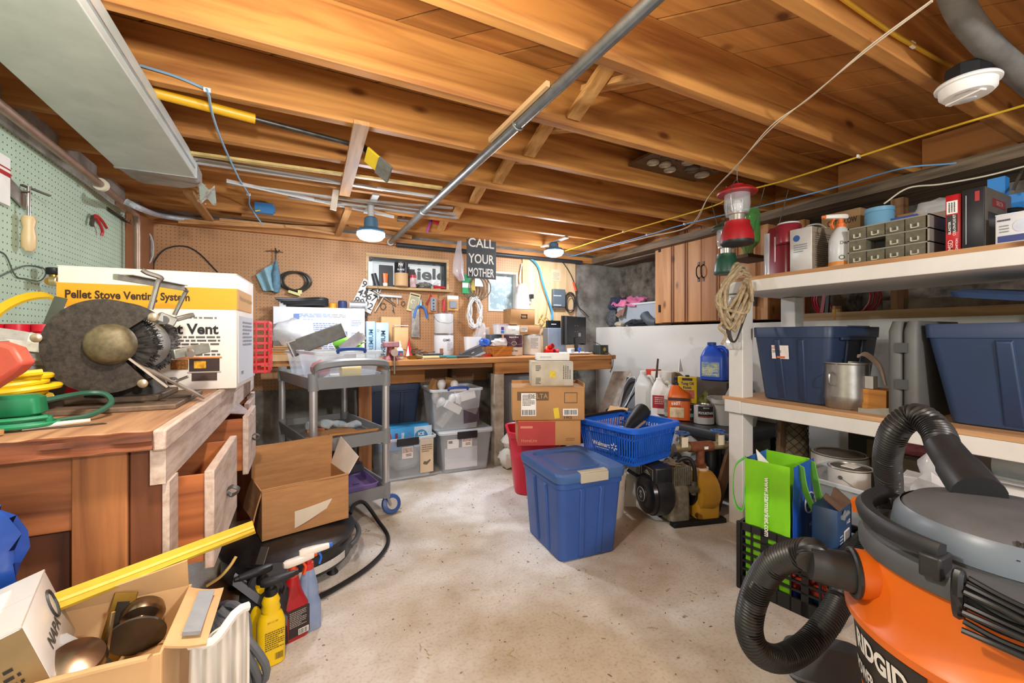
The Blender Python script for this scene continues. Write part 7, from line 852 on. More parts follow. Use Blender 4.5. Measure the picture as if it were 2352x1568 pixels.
ob('hose_nipple', G().cyl((0.345, 0, PZ + 0.01), (0.40, 0, PZ + 0.012), 0.02, 0.018, 14), GALV, t)
# ------------------------------------------------------------------ low black table with jugs by the right wall
TZ2 = 0.44; t = thing('utility_table', 'low black plastic table crowded with jugs along the white wall', 'table', (2.64, 2.28, 0), R(5)); TB = M('242629', 0.4, 0, 0.25, 14, 0.03); ob('table_top', G().tub([(TZ2 - .065, 0.58, 1.14), (TZ2 - .06, 0.60, 1.16), (TZ2 - .012, 0.60, 1.16), (TZ2, 0.585, 1.145)], 0.03, 4), TB, t); ob('lower_shelf', G().tub([(0.08, 0.56, 1.10), (0.13, 0.58, 1.12)], 0.03, 4), TB, t)
for x in (-1, 1):
    for y in (-1, 1): ob('leg', G().tub([(0, 0.06, 0.06), (TZ2 - .065, 0.07, 0.07)], 0.015, 3, M=Matrix.Translation((x * 0.25, y * 0.53, 0))), TB, t)
tz = TZ2 + 0.001
def TX(u, X): p = onx(u, 800, X); return p.x, p.y
def tp(u, v): p = onz(u, v, TZ2); return (p.x, p.y, tz)
WJ = M('d9d9d2', 0.3, 0, 0.04, 6, clear=0.12)
CR = R(-50)   # things on the table turned towards the room
x, y, _ = tp(1470, 944); t = jug('jug', 'translucent white unlabelled jug with broad handle on black table', (x + .09, y + .03, tz), 0.15, 0.13, 0.315, WJ, WHITE, R(-70))
x, y, _ = tp(1502, 950); t = jug('jug', 'white gallon jug with a red label and pour spout on black table', (x + .07, y - .02, tz), 0.16, 0.15, 0.28, WHITE, WHITE, R(-55), None and None, (M('a82030', 0.5, 0, 0.1, 30), 0.10, 0.10), True); print_lines((0.0, -0.0775, 0.11), X_, Z_, 0.09, 0.06, 4, M('e8c9c4', 0.6, 0, 0, 1), t, seed=81)
x, y, _ = tp(1522, 957); t = thing('bottle', 'narrow grey cleaner bottle squeezed between white and orange jugs', 'bottle', (x + .08, y - .005, tz), CR); ob('bottle', G().lathe([(0.045, 0), (0.048, 0.005), (0.048, 0.15), (0.03, 0.19), (0.016, 0.21)], 22), M('c6c2b6', 0.4, 0, 0.05), t); ob('cap', G().lathe([(0.018, 0.205), (0.018, 0.235), (0, 0.236)], 16), WHITE, t); ob('label_band', G().lathe([(0.0487, 0.03), (0.0487, 0.13)], 22, c0=False, c1=False), M('8d8a7a', 0.5, 0, 0.3, 40), t)
x, y, _ = tp(1545, 965); t = jug('jug', 'orange hand cleaner jug with black pump on black table', (x + .065, y + .0, tz), 0.155, 0.125, 0.27, M('e0641c', 0.35, 0, 0.05, 6), BLACK, R(-48), None and None, None, True); N2 = Vector((0, -0.0636, 0)); patch('dark_band', N2 + Vector((0, 0, 0.155)), X_, Z_, 0.15, 0.022, M('4a2a1c', 0.5), t); text('FAST', 0.02, N2 + Vector((-0.02, -0.0008, 0.125)), (0.97, 0, 0.2), (-0.2, 0, 0.97), PAPER, t, bold=0.03); text('ORANGE', 0.011, N2 + Vector((-0.02, -0.0008, 0.105)), X_, Z_, M('7a2c12', 0.5), t, bold=0.02); patch('cream_label', N2 + Vector((-0.015, 0, 0.06)), X_, Z_, 0.095, 0.07, M('e3c9a4', 0.5, 0, 0.2, 40), t)
ob('pump_head', G().cyl((-0.022, 0, 0.29), (-0.022, 0, 0.31), 0.012, n=12), BLACK, t)
x, y, _ = tp(1577, 968); t = can('finish_can', 'dark labelled quart tin with teal band below the yellow tin', (x + .05, y + .04, tz), 0.052, 0.122, STEEL, (M('2c3238', 0.45, 0, 0.1), 0.05, 0.97), bail=False); ob('teal_band', G().lathe([(0.0532, 0.03), (0.0532, 0.055)], 28, c0=False, c1=False), M('6fb0b4', 0.5), t); ctext(t, 'LOOK', 0.016, 0.0532, 0.085, -125, LGREY, 0.04, 0.02); p_t = (x + .05, y + .04)
t = thing('oil_tin', 'yellow rectangular tung oil tin standing on the dark quart tin', 'tin', (x + .065, y + .05, tz + 0.125), R(-50)); TY = M('e0bb16', 0.4, 0, 0.06, 8); ob('tin', G().tub([(0, 0.125, 0.075), (0.002, 0.13, 0.08), (0.185, 0.13, 0.08), (0.188, 0.12, 0.07)], 0.008, 2), TY, t); ob('spout_cap', G().lathe([(0.014, 0.186), (0.014, 0.20), (0, 0.201)], 14), BLACK, t); patch('dark_header', (0, -0.0404, 0.172), X_, Z_, 0.07, 0.018, M('2c2a3c', 0.5), t); text('Tung Oil', 0.02, (0, -0.0412, 0.14), X_, Z_, M('2a2a5c', 0.5, 0, 0, 1), t, bold=0.03, w=0.085); text('Finish', 0.018, (0, -0.0412, 0.113), X_, Z_, M('2a2a5c', 0.5, 0, 0, 1), t, bold=0.03); patch('red_picture', (0, -0.0404, 0.065), X_, Z_, 0.095, 0.06, M('c0604a', 0.5, 0, 0.4, 40), t)
x, y, _ = tp(1614, 975); t = can('finish_can', 'silver polyurethane can with a black label at the table front', (x + .05, y + .03, tz), 0.066, 0.13, STEEL, (M('c9c9c9', 0.4, 0.3, 0.04), 0.03, 0.98), bail=False); ob('black_label', G().sheet(lambda a, b: (0.0668 * math.cos(R(-175) + R(95) * a), 0.0668 * math.sin(R(-175) + R(95) * a), 0.05 + 0.075 * b), 16, 2, 0.0008), M('1f2024', 0.4), t); ctext(t, 'POLYURETHANE', 0.017, 0.0675, 0.08, -128, PAPER, 0.10, 0.02); ctext(t, 'MINWAX', 0.010, 0.0675, 0.115, -128, M('d9d0b0', 0.5), 0.04, 0.02); ob('red_swoosh', G().tube([(0.068 * math.cos(R(-170 + 8 * k)), 0.068 * math.sin(R(-170 + 8 * k)), 0.052 + 0.004 * math.sin(k * 0.3)) for k in range(11)], 0.003, 5), M('c0342c', 0.5), t)
t = thing('wash_tub', 'grey plastic wash tub at the near end of the black table', 'tub', (2.70, 1.93, tz), R(-40)); ob('tub', G().tub([(0, 0.24, 0.20), (0.15, 0.28, 0.23), (0.15, 0.31, 0.26), (0.175, 0.315, 0.265), (0.175, 0.28, 0.23), (0.02, 0.22, 0.18)], 0.04, 4), M('b6b3ae', 0.5, 0, 0.05, 6), t)
t = jug('jug', 'grey oil jug lying tilted in the grey wash tub', (2.70, 1.95, tz + 0.09), 0.13, 0.12, 0.27, M('9b978e', 0.45, 0, 0.06), BLACK, R(-20)); t.rotation_euler = (R(8), R(22), R(-25)); patch('white_label', (0.02, -0.0606, 0.07), X_, Z_, 0.05, 0.09, PAPER, t)
one('white_bottle', G().lathe([(0.025, 0), (0.027, 0.10), (0.012, 0.14), (0.010, 0.17)], 18), WHITE, 'small white bottle at the edge of the wash tub', 'bottle', loc=(2.79, 1.87, tz + 0.03)); 
one('shelf_crate', G().box(-0.10, -0.24, 0, 0.10, 0.24, 0.27), M('4c4238', 0.8, 0, 0.2, 8), 'dark wooden box on the table supporting the blue jug', 'box', loc=(2.86, 2.27, tz))
t = jug('jug', 'big bright blue detergent jug on the dark box against white wall', (2.86, 2.20, tz + 0.272), 0.19, 0.15, 0.285, M('1f4fc0', 0.35, 0, 0.06, 5), M('15337d', 0.4), R(-72)); patch('label', (-0.01, -0.0756, 0.085), X_, Z_, 0.13, 0.11, M('3f7fd8', 0.5, 0, 0.4, 30, col2='d8d86a'), t); print_lines((-0.01, -0.077, 0.07), X_, Z_, 0.11, 0.06, 5, PAPER, t, seed=84)
x, y = 2.84, 2.66; t = carton('white_box', 'white and kraft carton behind the white jugs on the table', (2.79, 2.64, tz), 0.15, 0.18, 0.31, R(20), M('d8d0c2', 0.6, 0, 0.05), tape=False, seam=False); ob('kraft_flap', G().beam((0.0, -0.08, 0.31), (0.06, -0.13, 0.25), 0.16, 0.004), CARDL, t)
one('orange_box', G().box(-0.05, -0.04, 0, 0.05, 0.04, 0.32), M('c8442c', 0.5, 0, 0.1), 'orange red box standing beside the white carton on table', 'box', loc=(2.76, 2.74, tz)); one('dark_stick', G().cyl((0, 0, 0), (0.0, -0.05, 0.42), 0.012, 0.008, 8), M('5a4638', 0.6), 'brown tool handle standing behind the white jugs', 'handle', loc=(2.68, 2.66, tz)); one('white_wedge', G().prism([(0, 0), (0.05, 0), (0.01, 0.12)], 0.006).xf(Matrix.Rotation(R(90), 4, 'X')), PAPER, 'white paper cone standing on the orange red box', 'paper', loc=(2.82, 2.52, tz + 0.312))
one('black_jar', G().lathe([(0.05, 0), (0.052, 0.01), (0.052, 0.13), (0.04, 0.15), (0, 0.15)], 20), M('1c1f1e', 0.35), 'black jar behind the yellow oil tin', 'jar', loc=(2.74, 2.28, tz)); one('yellow_bag', G().blob((0, 0, 0.09), 0.06, 0.05, 0.10, 14, 0.4, 3).jit(0.012, 16), M('8a8a34', 0.4, 0, 0.6, 25, col2='1e201c'), 'dark yellow printed bag behind the oil tin', 'bag', loc=(2.66, 2.13, tz))
# boards leaning at the far end
t = thing('stained_board', 'stained grey wooden panel leaning between bench and black table', 'panel', (2.47, 3.03, 0.0)); ob('panel_board', G().add([onx(1372, 952, 2.40), onx(1445, 945, 2.55), onx(1450, 853, 2.75), onx(1408, 853, 2.62)] + [onx(1372, 952, 2.40) + Vector((.02, .02, 0)), onx(1445, 945, 2.55) + Vector((.02, .02, 0)), onx(1450, 853, 2.75) + Vector((.02, .02, 0)), onx(1408, 853, 2.62) + Vector((.02, .02, 0))], [(0, 1, 2, 3), (7, 6, 5, 4), (0, 4, 5, 1), (1, 5, 6, 2), (2, 6, 7, 3), (3, 7, 4, 0)]).xf(Matrix.Translation((-2.47, -3.03, 0))), M('a49a8c', 0.7, 0, 0.3, 5, col2='6e5440', thr=(0.35, 0.6)), t, sm=False)
t = thing('rack_board', 'black plastic panel with wire frame leaning on the stained panel', 'panel', (0, 0, 0)); q4 = [onx(1425, 935, 2.46), onx(1472, 945, 2.52), onx(1468, 872, 2.66), onx(1440, 866, 2.60)]; ob('black_board', G().add(q4 + [p + Vector((.015, .02, 0)) for p in q4], [(0, 1, 2, 3), (7, 6, 5, 4), (0, 4, 5, 1), (1, 5, 6, 2), (2, 6, 7, 3), (3, 7, 4, 0)]), M('1e1f21', 0.5, 0, 0.3, 20), t, sm=False); ob('wire_frame', G().tube(smooth([onx(1430, 938, 2.44), onx(1419, 928, 2.44), onx(1442, 872, 2.58), onx(1462, 872, 2.62), onx(1440, 925, 2.5), onx(1430, 938, 2.44)], 4), 0.006, 7), GALV, t)
for k, (a, b, m, lb) in enumerate(((2.14, 2.86, M('8a8070', 0.7, 0, 0.3, 10), 'grey flat board lying on the floor beside the low table'), (2.20, 2.80, M('6a5038', 0.7, 0, 0.3, 10), 'brown flat board on top of the grey board'))): one('floor_board', G().box(-0.10, -0.25, 0.02 * k, 0.10, 0.25, 0.018 + 0.02 * k), m, lb, 'board', loc=(a, b, 0.001), rz=R(12 + 5 * k))
t = carton('open_small_box', 'small brown box with raised flap behind the blue basket', (2.03, 2.45, 0.001), 0.24, 0.2, 0.42, R(20), CARD, tape=False, seam=False); ob('flap', G().beam((0.0, -0.02, 0.42), (0.09, -0.03, 0.52), 0.16, 0.004), CARDL, t); one('magazine_pile', G().box(-0.1, -0.08, 0, 0.1, 0.08, 0.30).jit(0.006, 16), M('b9a7a2', 0.6, 0, 0.5, 20, col2='5a6aa0'), 'pile of colourful papers between the stack and blue basket', 'papers', loc=(1.72, 2.33, 0.001))
one('white_bag', G().blob((0, 0, 0.13), 0.15, 0.12, 0.16, 20, 0.45, 4).jit(0.02, 12), M('d9d8dc', 0.3, 0, 0.15, 8, 0.2), 'bulging white plastic shopping bag behind the pump', 'bag', loc=(2.10, 2.05, 0.222)); one('bag_box', G().box(-0.14, -0.12, 0, 0.14, 0.12, 0.2), M('4c443c', 0.8, 0, 0.2, 8), 'dark box on the floor under the white shopping bag', 'box', loc=(2.10, 2.05, 0.001)); one('silver_bag', G().blob((0, 0, 0.06), 0.10, 0.09, 0.07, 18, 0.6, 9).jit(0.02, 16), M('c3c9ce', 0.25, 0.4, 0.3, 14, 0.3), 'crinkled silver bag beside the white shopping bag', 'bag', loc=(2.22, 1.92, 0.26)); one('bag_box', G().box(-0.08, -0.08, 0, 0.08, 0.08, 0.262), M('57402f', 0.8, 0, 0.2, 8), 'brown block under the crinkled silver bag', 'box', loc=(2.235, 1.93, 0.001))
t = thing('black_tank', 'black rubber covered canister standing behind the pump valves', 'canister', (2.30, 1.80, 0.001)); ob('canister_body', G().lathe([(0.05, 0), (0.06, 0.01), (0.06, 0.36), (0.045, 0.38), (0, 0.385)], 24), M('1b1b1d', 0.3, 0, 0.2, 20), t); ob('chrome_strip', G().box(-0.062, -0.02, 0.12, -0.058, 0.0, 0.2), GALV, t); one('black_shoe', G().tub([(0, 0.10, 0.09), (0.05, 0.11, 0.10), (0.10, 0.07, 0.06)], 0.03, 4), BLACK, 'black rubber lump on the floor beside the shelf post', 'gear', loc=(2.33, 1.62, 0.001)); one('brown_plank', G().beam((0, 0, 0.002), (0.16, -0.02, 0.44), 0.07, 0.02, (0, 1, 0)), wood('7a5a40', '4f3826', 'z', 3), 'brown plank leaning beside the shelf post behind the pump', 'plank', loc=(2.20, 1.70, 0.0))
# ------------------------------------------------------------------ wall cabinet and ledge
t = thing('wall_cabinet', 'knotty pine wall cabinet with two doors above the white wall', 'cabinet', (XR, 2.42, 1.172)); CW = wood('c9935f', 'a97142', 'z', 2.0, 0.55, 0.08, knots=True); CW2 = wood('b77f4c', '96602f', 'z', 2.0, 0.55, 0.08)
ob('carcass', G().box(0.022, -0.54, 0, 0.32, 0.535, 0.82), CW2, t); ob('face_frame', G().box(0.0, 0.44, 0, 0.021, 0.535, 0.82).box(0.0, -0.54, 0, 0.021, -0.45, 0.82).box(0.0, -0.449, 0.79, 0.021, 0.439, 0.82), CW, t)
def door(y0, y1, hs):
    d = ob('door', G().box(-0.020, y0, 0.004, -0.001, y1, 0.80), CW if hs > 0 else CW2, t, bev=0.002); g = G(); w = y1 - y0
    for k in (1, 2): yc = y0 + w * k / 3; g.box(-0.026, yc - 0.017, 0.004, -0.02, yc - 0.008, 0.80).box(-0.026, yc + 0.006, 0.004, -0.02, yc + 0.017, 0.80)
    ob('moulding', g, wood('9a5f33', '6f3f1d', 'z', 3), d); yh = y0 + 0.02 if hs > 0 else y1 - 0.02
    ob('pull', G().tube(smooth([(-0.021, yh, 0.36), (-0.045, yh, 0.385), (-0.05, yh, 0.42), (-0.045, yh, 0.45), (-0.021, yh, 0.475)], 5), 0.005, 8).box(-0.024, yh - 0.01, 0.335, -0.02, yh + 0.01, 0.37).box(-0.024, yh - 0.01, 0.465, -0.02, yh + 0.01, 0.50), M('3c302a', 0.45, 0.6, 0.2), d)
    ye = y1 if hs > 0 else y0
    for z in (0.10, 0.66): ob('hinge', G().box(-0.026, ye - 0.012, z, -0.019, ye + 0.012, z + 0.07).cyl((-0.026, ye, z + 0.002), (-0.026, ye, z + 0.068), 0.006, n=8), M('3a3230', 0.45, 0.6, 0.2), d)
door(0.01, 0.46, 1); door(-0.46, 0.005, -1)
t = clear_bin('storage_bin', 'large translucent bin of clothes lying on the wall ledge', (3.20, 3.30, 1.152), 0.26, 0.62, 0.235, R(0), None, mat=M('c3ccd6', 0.25, 0, 0.05, 5, clear=0.25))
one('cloth_fill', G().blob((0, 0, 0.10), 0.08, 0.22, 0.09, 18, 0.2, 5), M('aab6c2', 0.8, 0, 0.15, 7), 'pale folded cloth seen inside the translucent ledge bin', 'cloth', loc=(3.20, 3.30, 1.165))
one('pink_shirt', G().sheet(lambda a, b: (3.05 + 0.20 * a - 0.02 * b, 3.28 + 0.34 * b, 1.40 + 0.035 * noise.noise(Vector((a * 5, b * 7, 1))) + 0.05 * a + 0.03 * b - 0.04 * (1 - a) ** 3), 14, 18, 0.012), M('d9739c', 0.85, 0, 0.2, 12, 0.1), 'pink shirt crumpled over the rim of the ledge bin', 'shirt'); one('brown_cloth', G().sheet(lambda a, b: (3.045 - 0.012 * b + 0.10 * (1 - b) * a, 3.40 + 0.12 * a + 0.04 * b, 1.41 - 0.15 * b + 0.012 * math.sin(a * 8)), 10, 10, 0.008), M('8a6a5a', 0.85, 0, 0.15, 12), 'brown cloth hanging down the side of the ledge bin', 'cloth'); one('navy_cloth', G().blob((0, 0, 0.02), 0.09, 0.11, 0.07, 18, 0.5, 7).jit(0.02, 14), M('333b52', 0.85, 0, 0.25, 12), 'dark navy cloth bunched at the end of the ledge bin', 'cloth', loc=(3.13, 3.62, 1.39))
one('mesh_bag', G().blob((0, 0, 0.09), 0.06, 0.09, 0.10, 16, 0.3, 2), M('3a3d42', 0.7, 0, 0.6, 60, col2='6d7076', clear=0.2), 'dark mesh bag standing on the ledge behind the monitor', 'bag', loc=(3.10, 3.69, 1.152)); one('black_sack', G().blob((0, 0, 0.03), 0.05, 0.15, 0.04, 20, 0.6, 5).jit(0.02, 16), M('2c2f36', 0.25, 0, 0.3, 12, 0.2), 'shiny black plastic sack lying along the ledge edge', 'bag', loc=(3.05, 3.26, 1.15)); one('grey_boot', G().tube([(0.0, -0.10, 0.03), (0, -0.02, 0.04), (0.02, 0.05, 0.08), (0.03, 0.08, 0.11)], [0.035, 0.045, 0.05, 0.055], 12), M('4c545c', 0.6, 0, 0.2, 12), 'grey rubber boot lying on the ledge beside the cabinet', 'boot', loc=(3.045, 3.08, 1.15)); one('notice_sheet', G().box(-0.004, -0.08, 0, 0.004, 0.08, 0.16), M('ccd9e2', 0.6, 0, 0.15, 40), 'pale printed sheet standing behind the ledge bin by the cabinet', 'sheet', loc=(3.30, 3.06, 1.42)); one('tan_rag', G().blob((0, 0, 0.02), 0.05, 0.06, 0.03, 12, 0.5, 3).jit(0.01, 20), M('b9ac97', 0.85, 0, 0.2), 'tan rag at the far end of the ledge', 'rag', loc=(3.04, 3.50, 1.152))
one('timber_sill', G().beam((3.12, 3.80, 1.90), (3.12, 2.95, 1.90), 0.12, 0.09).jit(0.012, 8), M('a89a86', 0.9, 0, 0.4, 14, 0.3, st=(1, 0.15, 1), col2='4c3e30'), 'weathered splintered timber beam above the ledge bin', 'beam')
# ------------------------------------------------------------------ white shelving unit on the right
SX0, SX1, SZT, SZM = 2.165, 2.74, 1.366, 0.712; WP = M('dcd9d2', 0.5, 0, 0.05, 7, 0.02); WPD = M('c9c5bc', 0.55, 0, 0.08, 6, 0.02)
t = thing('shelving_unit', 'white painted wooden shelving unit along the right wall', 'shelf', (SX0, 1.53, 0)); SB_ = lambda y: y - 1.53
for x in (0, SX1 - SX0 - 0.09):
    for y in (0.0, -1.9): ob('post', G().box(x, y - 0.035, 0, x + 0.09, y + 0.05, 1.285), WP, t, bev=0.004)
ob('top_shelf', G().box(-0.03, -2.1, 1.288, SX1 - SX0, 0.075, 1.302).box(-0.032, -2.1, 1.287, -0.008, 0.078, SZT - .004).box(-0.008, 0.055, 1.287, SX1 - SX0, 0.078, SZT - .004), WP, t, bev=0.003); ob('top_board', G().box(-0.034, -2.1, SZT - 0.018, SX1 - SX0, 0.08, SZT), wood('b98a5c', '8c6036', 'y', 3), t)
ob('middle_shelf', G().box(-0.018, -2.1, SZM - 0.085, 0.006, -0.036, SZM - 0.02).box(0.0, 0.05, SZM - 0.085, SX1 - SX0, 0.072, SZM - 0.02), WP, t, bev=0.003); ob('middle_board', G().box(-0.02, -2.1, SZM - 0.02, SX1 - SX0, 0.075, SZM), wood('cfa478', 'a97c4c', 'y', 3), t, bev=0.002); ob('cleat', G().box(-0.022, -0.036, SZM - 0.085, -0.001, 0.06, SZM - 0.018), WP, t, bev=0.002)
ob('plastic_wrap', G().sheet(lambda a, b: (-0.006 - 0.02 * noise.noise(Vector((a * 5, b * 6, 2))) - 0.01, -0.03 + 0.085 * a, 0.98 + 0.29 * b), 8, 16, 0.001), M('e4e2de', 0.15, 0, 0.03, 8, clear=0.5), t)
def S_(u, v, X): return onx(u, v, X)
sz_ = SZT + 0.001
def SP(u0, u1, vt, X, z0=None):
    a, b = onx(u0, vt, X), onx(u1, vt, X); return (a.y + b.y) / 2, abs(a.y - b.y), (a.z + b.z) / 2 - (z0 or sz_)
FR = R(-90)    # things facing the room: their local front (-y) turned to -X
# maroon canister vacuum bin
y, w, h = SP(1747, 1808, 520, 2.24); t = thing('beverage_dispenser', 'maroon plastic dispenser with clear strip on the shelf end', 'dispenser', (2.34, y, sz_), FR); MR = M('7a1f2a', 0.3, 0, 0.06); ob('tank', G().tub([(0, w, 0.16), (0.01, w, 0.16), (h * .88, w * .96, 0.155), (h, w * .8, 0.14)], 0.03, 4), MR, t); ob('clear_strip', G().tub([(0.01, 0.035, 0.165), (h * .9, 0.035, 0.165)], 0.012, 3, M=Matrix.Translation((-w / 2 + 0.02, -0.002, 0))), M('d6d9dc', 0.1, 0, 0, 1, clear=0.4), t); ob('side_cup', G().lathe([(0.05, h * .62), (0.055, h * .64), (0.058, h * .97), (0.052, h * 1.0), (0, h * 1.0)], 24, Matrix.Translation((w * .38, -0.06, 0))), M('862431', 0.3), t); ob('white_lid', G().lathe([(0.05, h * 1.001), (0.05, h * 1.03), (0, h * 1.03)], 24, Matrix.Translation((w * .38, -0.06, 0))), LGREY, t); ob('sight_gauge', G().box(-w * .05, -0.082, h * .3, w * .0, -0.0795, h * .8), M('c9b3b6', 0.2), t)
y, w, h = SP(1811, 1862, 523, 2.21); t = carton('silver_carton', 'white and silver supply carton with a brown ribbed side on top shelf', (2.31, y, sz_), w, 0.18, h, FR, M('cfcdc9', 0.35, 0.1, 0.1, 9), tape=False, seam=False); ob('round_logo', G().lathe([(0.016, 0), (0.016, .001), (0, .001)], 20, Matrix.Translation((-w * .18, -0.0902, h * .78)) @ Matrix.Rotation(R(90), 4, 'X')), M('2f5f9c', 0.5), t); print_lines((0, -0.091, h * .55), X_, Z_, w * .6, h * .2, 4, M('8a8f9a', 0.6, 0, 0, 1), t, seed=91); ob('corrugated_side', G().box(w / 2 - 0.001, -0.088, 0.002, w / 2 + 0.002, 0.088, h - .002), M('9a8a76', 0.7, 0, 0.15, 3, st=(1, 1, 30)), t); print_lines((w / 2 + 0.003, 0.0, h * .5), Y_, Z_, 0.13, h * .75, 16, M('6d5f4e', 0.7, 0, 0, 1), t, seed=92); ob('ziptop', G().tube(smooth([(-0.03, -0.02, h), (0.0, -0.02, h + .02), (0.04, 0, h + .02), (0.06, 0.02, h)], 5), 0.004, 6), LGREY, t)
y, w, h = SP(1901, 1946, 545, 2.22); t = spray('spray_bottle', 'white shop spray bottle with orange trigger on the top shelf', (2.25, y, sz_), R(150), [(0, .085, .085, .04), (0.005, .092, .092, .044), (0.13, .092, .092, .044), (0.165, .066, .066, .03), (0.19, .036, .036, .016)], M('d9dcdc', 0.3, 0, 0.03, 5, clear=0.12), M('e9e6df', 0.4), M('df6a1e', 0.4), M('df6a1e', 0.4), hh=0.06, tip=M('df6a1e', 0.4)); t['group'] = 'shelf supplies'
for k, (z0, z1, m) in enumerate(((0.012, 0.028, M('df8a2c', 0.5)),)): ob('orange_band', G().lathe([(0.0475, z0), (0.0475, z1)], 28, c0=False, c1=False), m, t)
ctext(t, 'Decased', 0.016, 0.047, 0.112, 90, M('3a3a3c', 0.5, 0, 0, 1), 0.06); ctext(t, 'S', 0.014, 0.047, 0.09, 90, M('3a3a3c', 0.5, 0, 0, 1)); ob('round_mark', G().tube([(0.047 * math.cos(R(60) + 0.2 * math.cos(x)), 0.047 * math.sin(R(60) + 0.2 * math.cos(x)), 0.045 + 0.009 * math.sin(x)) for x in [R(d) for d in range(0, 360, 30)]], 0.002, 5, True), M('6d6a4a', 0.5), t)
# parts drawer cabinet
a, b = onx(1947, 610, 2.20), onx(2135, 590, 2.20); w = abs(a.y - b.y); y = (a.y + b.y) / 2; h = 0.165; t = thing('parts_cabinet', 'grey small parts cabinet with clear drawers on the top shelf', 'drawer cabinet', (2.28, y, sz_), FR); PG_ = M('8f8b80', 0.5, 0.2, 0.12, 12); g = G().box(-w / 2, 0.06, 0, w / 2, 0.08, h)
for k in range(4): g.box(-w / 2, -0.08, k * (h - .005) / 3, w / 2, 0.06, k * (h - .005) / 3 + 0.005)
for k in (-1, 1): g.box(k * w / 2 - (0.006 if k > 0 else 0), -0.08, 0, k * w / 2 + (0.006 if k < 0 else 0), 0.06, h)
ob('cabinet_frame', g, PG_, t); ob('interior', G().box(-w / 2 + .006, 0.0, .006, w / 2 - .006, 0.059, h - .006), M('2b2824', 0.8), t)
for r in range(3):
    for c in range(4):
        if r == 1 and c == 1: continue
        x0 = -w / 2 + .008 + c * (w - .016) / 4; x1 = x0 + (w - .016) / 4 - .004; z0 = .006 + r * (h - .005) / 3; z1 = z0 + (h - .005) / 3 - .007; d = ob('drawer', G().box(x0, -0.082, z0, x1, -0.079, z1).box(x0, -0.079, z0, x0 + .002, -0.01, z1).box(x1 - .002, -0.079, z0, x1, -0.01, z1).box(x0, -0.079, z0, x1, -0.01, z0 + .002), M('8f8a74', 0.12, 0, 0.2, 50, clear=0.62), t); xc = (x0 + x1) / 2
        ob('drawer_lip', G().box(xc - .012, -0.092, z0 + .004, xc + .012, -0.082, z0 + .007).box(xc - .012, -0.092, z0 + .004, xc - .010, -0.082, z0 + .022).box(xc + .010, -0.092, z0 + .004, xc + .012, -0.082, z0 + .022), M('e6e2d0', 0.15, 0, 0, 1, clear=0.2), d)
        if (r * 4 + c) % 3 != 2: ob('small_parts', G().blob((xc, -0.045, z0 + .013), (x1 - x0) * .38, 0.028, 0.012, 10, 0.7, r * 4 + c).jit(0.005, 50), M('6d6142', 0.5, 0.4, 0.5, 70), d)
y, w, h = SP(1976, 2042, 476, 2.50); t = thing('blue_canister', 'pale blue round canister standing behind the parts cabinet', 'canister', (2.55, y, sz_)); ob('canister', G().lathe([(w / 2 * .97, 0), (w / 2, 0.01), (w / 2, h * .9), (w / 2 * .95, h * .93), (w / 2 * 1.0, h * .94), (w / 2, h), (w / 2 * .9, h), (w / 2 * .88, h - .01), (0, h - .01)], 32), M('6fa7c6', 0.45, 0, 0.06), t)
y, w, h = SP(1885, 1975, 487, 2.58); t = carton('lettered_carton', 'brown carton lettered on its side behind the shop spray bottle', (2.66, y, sz_), w, 0.15, h, FR, M('9a7a52', 0.8, 0, 0.1, 8), tape=False); text('CUT BELOW', 0.03, (w * .05, -0.0762, h * .85), X_, Z_, M('33271c', 0.6), t, w=w * .75, bold=0.02)
y, w, h = SP(2043, 2170, 496, 2.42); t = carton('fan_carton', 'beige product carton with blue lid print behind the parts cabinet', (2.50, y, sz_), w, 0.14, h, FR, M('b7aea2', 0.6, 0, 0.08, 6), tape=False); ob('blue_top', G().box(-w / 2, -0.0715, h - 0.02, 0.0, -0.06, h + 0.012), M('2f4fa0', 0.5), t); text('TON', 0.014, (-w * .2, -0.0722, h - .004), X_, Z_, LGREY, t); ob('bowl_picture', G().lathe([(0.05, 0), (0.05, 0.001), (0, 0.001)], 28, Matrix.Translation((-.02, -0.0708, h * .55)) @ Matrix.Rotation(R(90), 4, 'X') @ Matrix.Scale(1.5, 4, X_)), M('d9d4cc', 0.5, 0, 0.1, 20), t); one('clear_dome', G().blob((0, 0, 0.03), 0.05, 0.08, 0.04, 16, 0.3, 3), M('e2e2e0', 0.1, 0, 0, 1, clear=0.55), 'clear plastic dome on the beige product carton', 'dome', loc=(2.50, y - .05, sz_ + h + .002))
one('kraft_box', G().box(-.07, -.06, 0, .07, .06, 0.27), CARD, 'kraft box behind the pale blue canister on top shelf', 'box', loc=(2.66, S_(2085, 500, 2.6).y, sz_))
a, b = onx(2171, 560, 2.21), onx(2207, 560, 2.21); y = (a.y + b.y) / 2; w = abs(a.y - b.y); h = onx(2190, 446, 2.21).z - sz_; t = carton('coil_carton', 'narrow bright red ignition parts carton standing upright on shelf', (2.27, y, sz_), w, 0.12, h, FR, M('c42028', 0.4, 0, 0.06), tape=False, seam=False); f = Vector((0, -0.0606, 0)); patch('white_label', f + Vector((-w * .05, 0, h * .78)), X_, Z_, w * .7, h * .22, PAPER, t); print_lines(f + Vector((-w * .05, -.001, h * .78)), Z_, -X_, h * .17, w * .5, 3, INK, t, seed=95); patch('black_band', f + Vector((-w * .05, 0, h * .5)), X_, Z_, w * .7, h * .3, M('2a2426', 0.5), t)
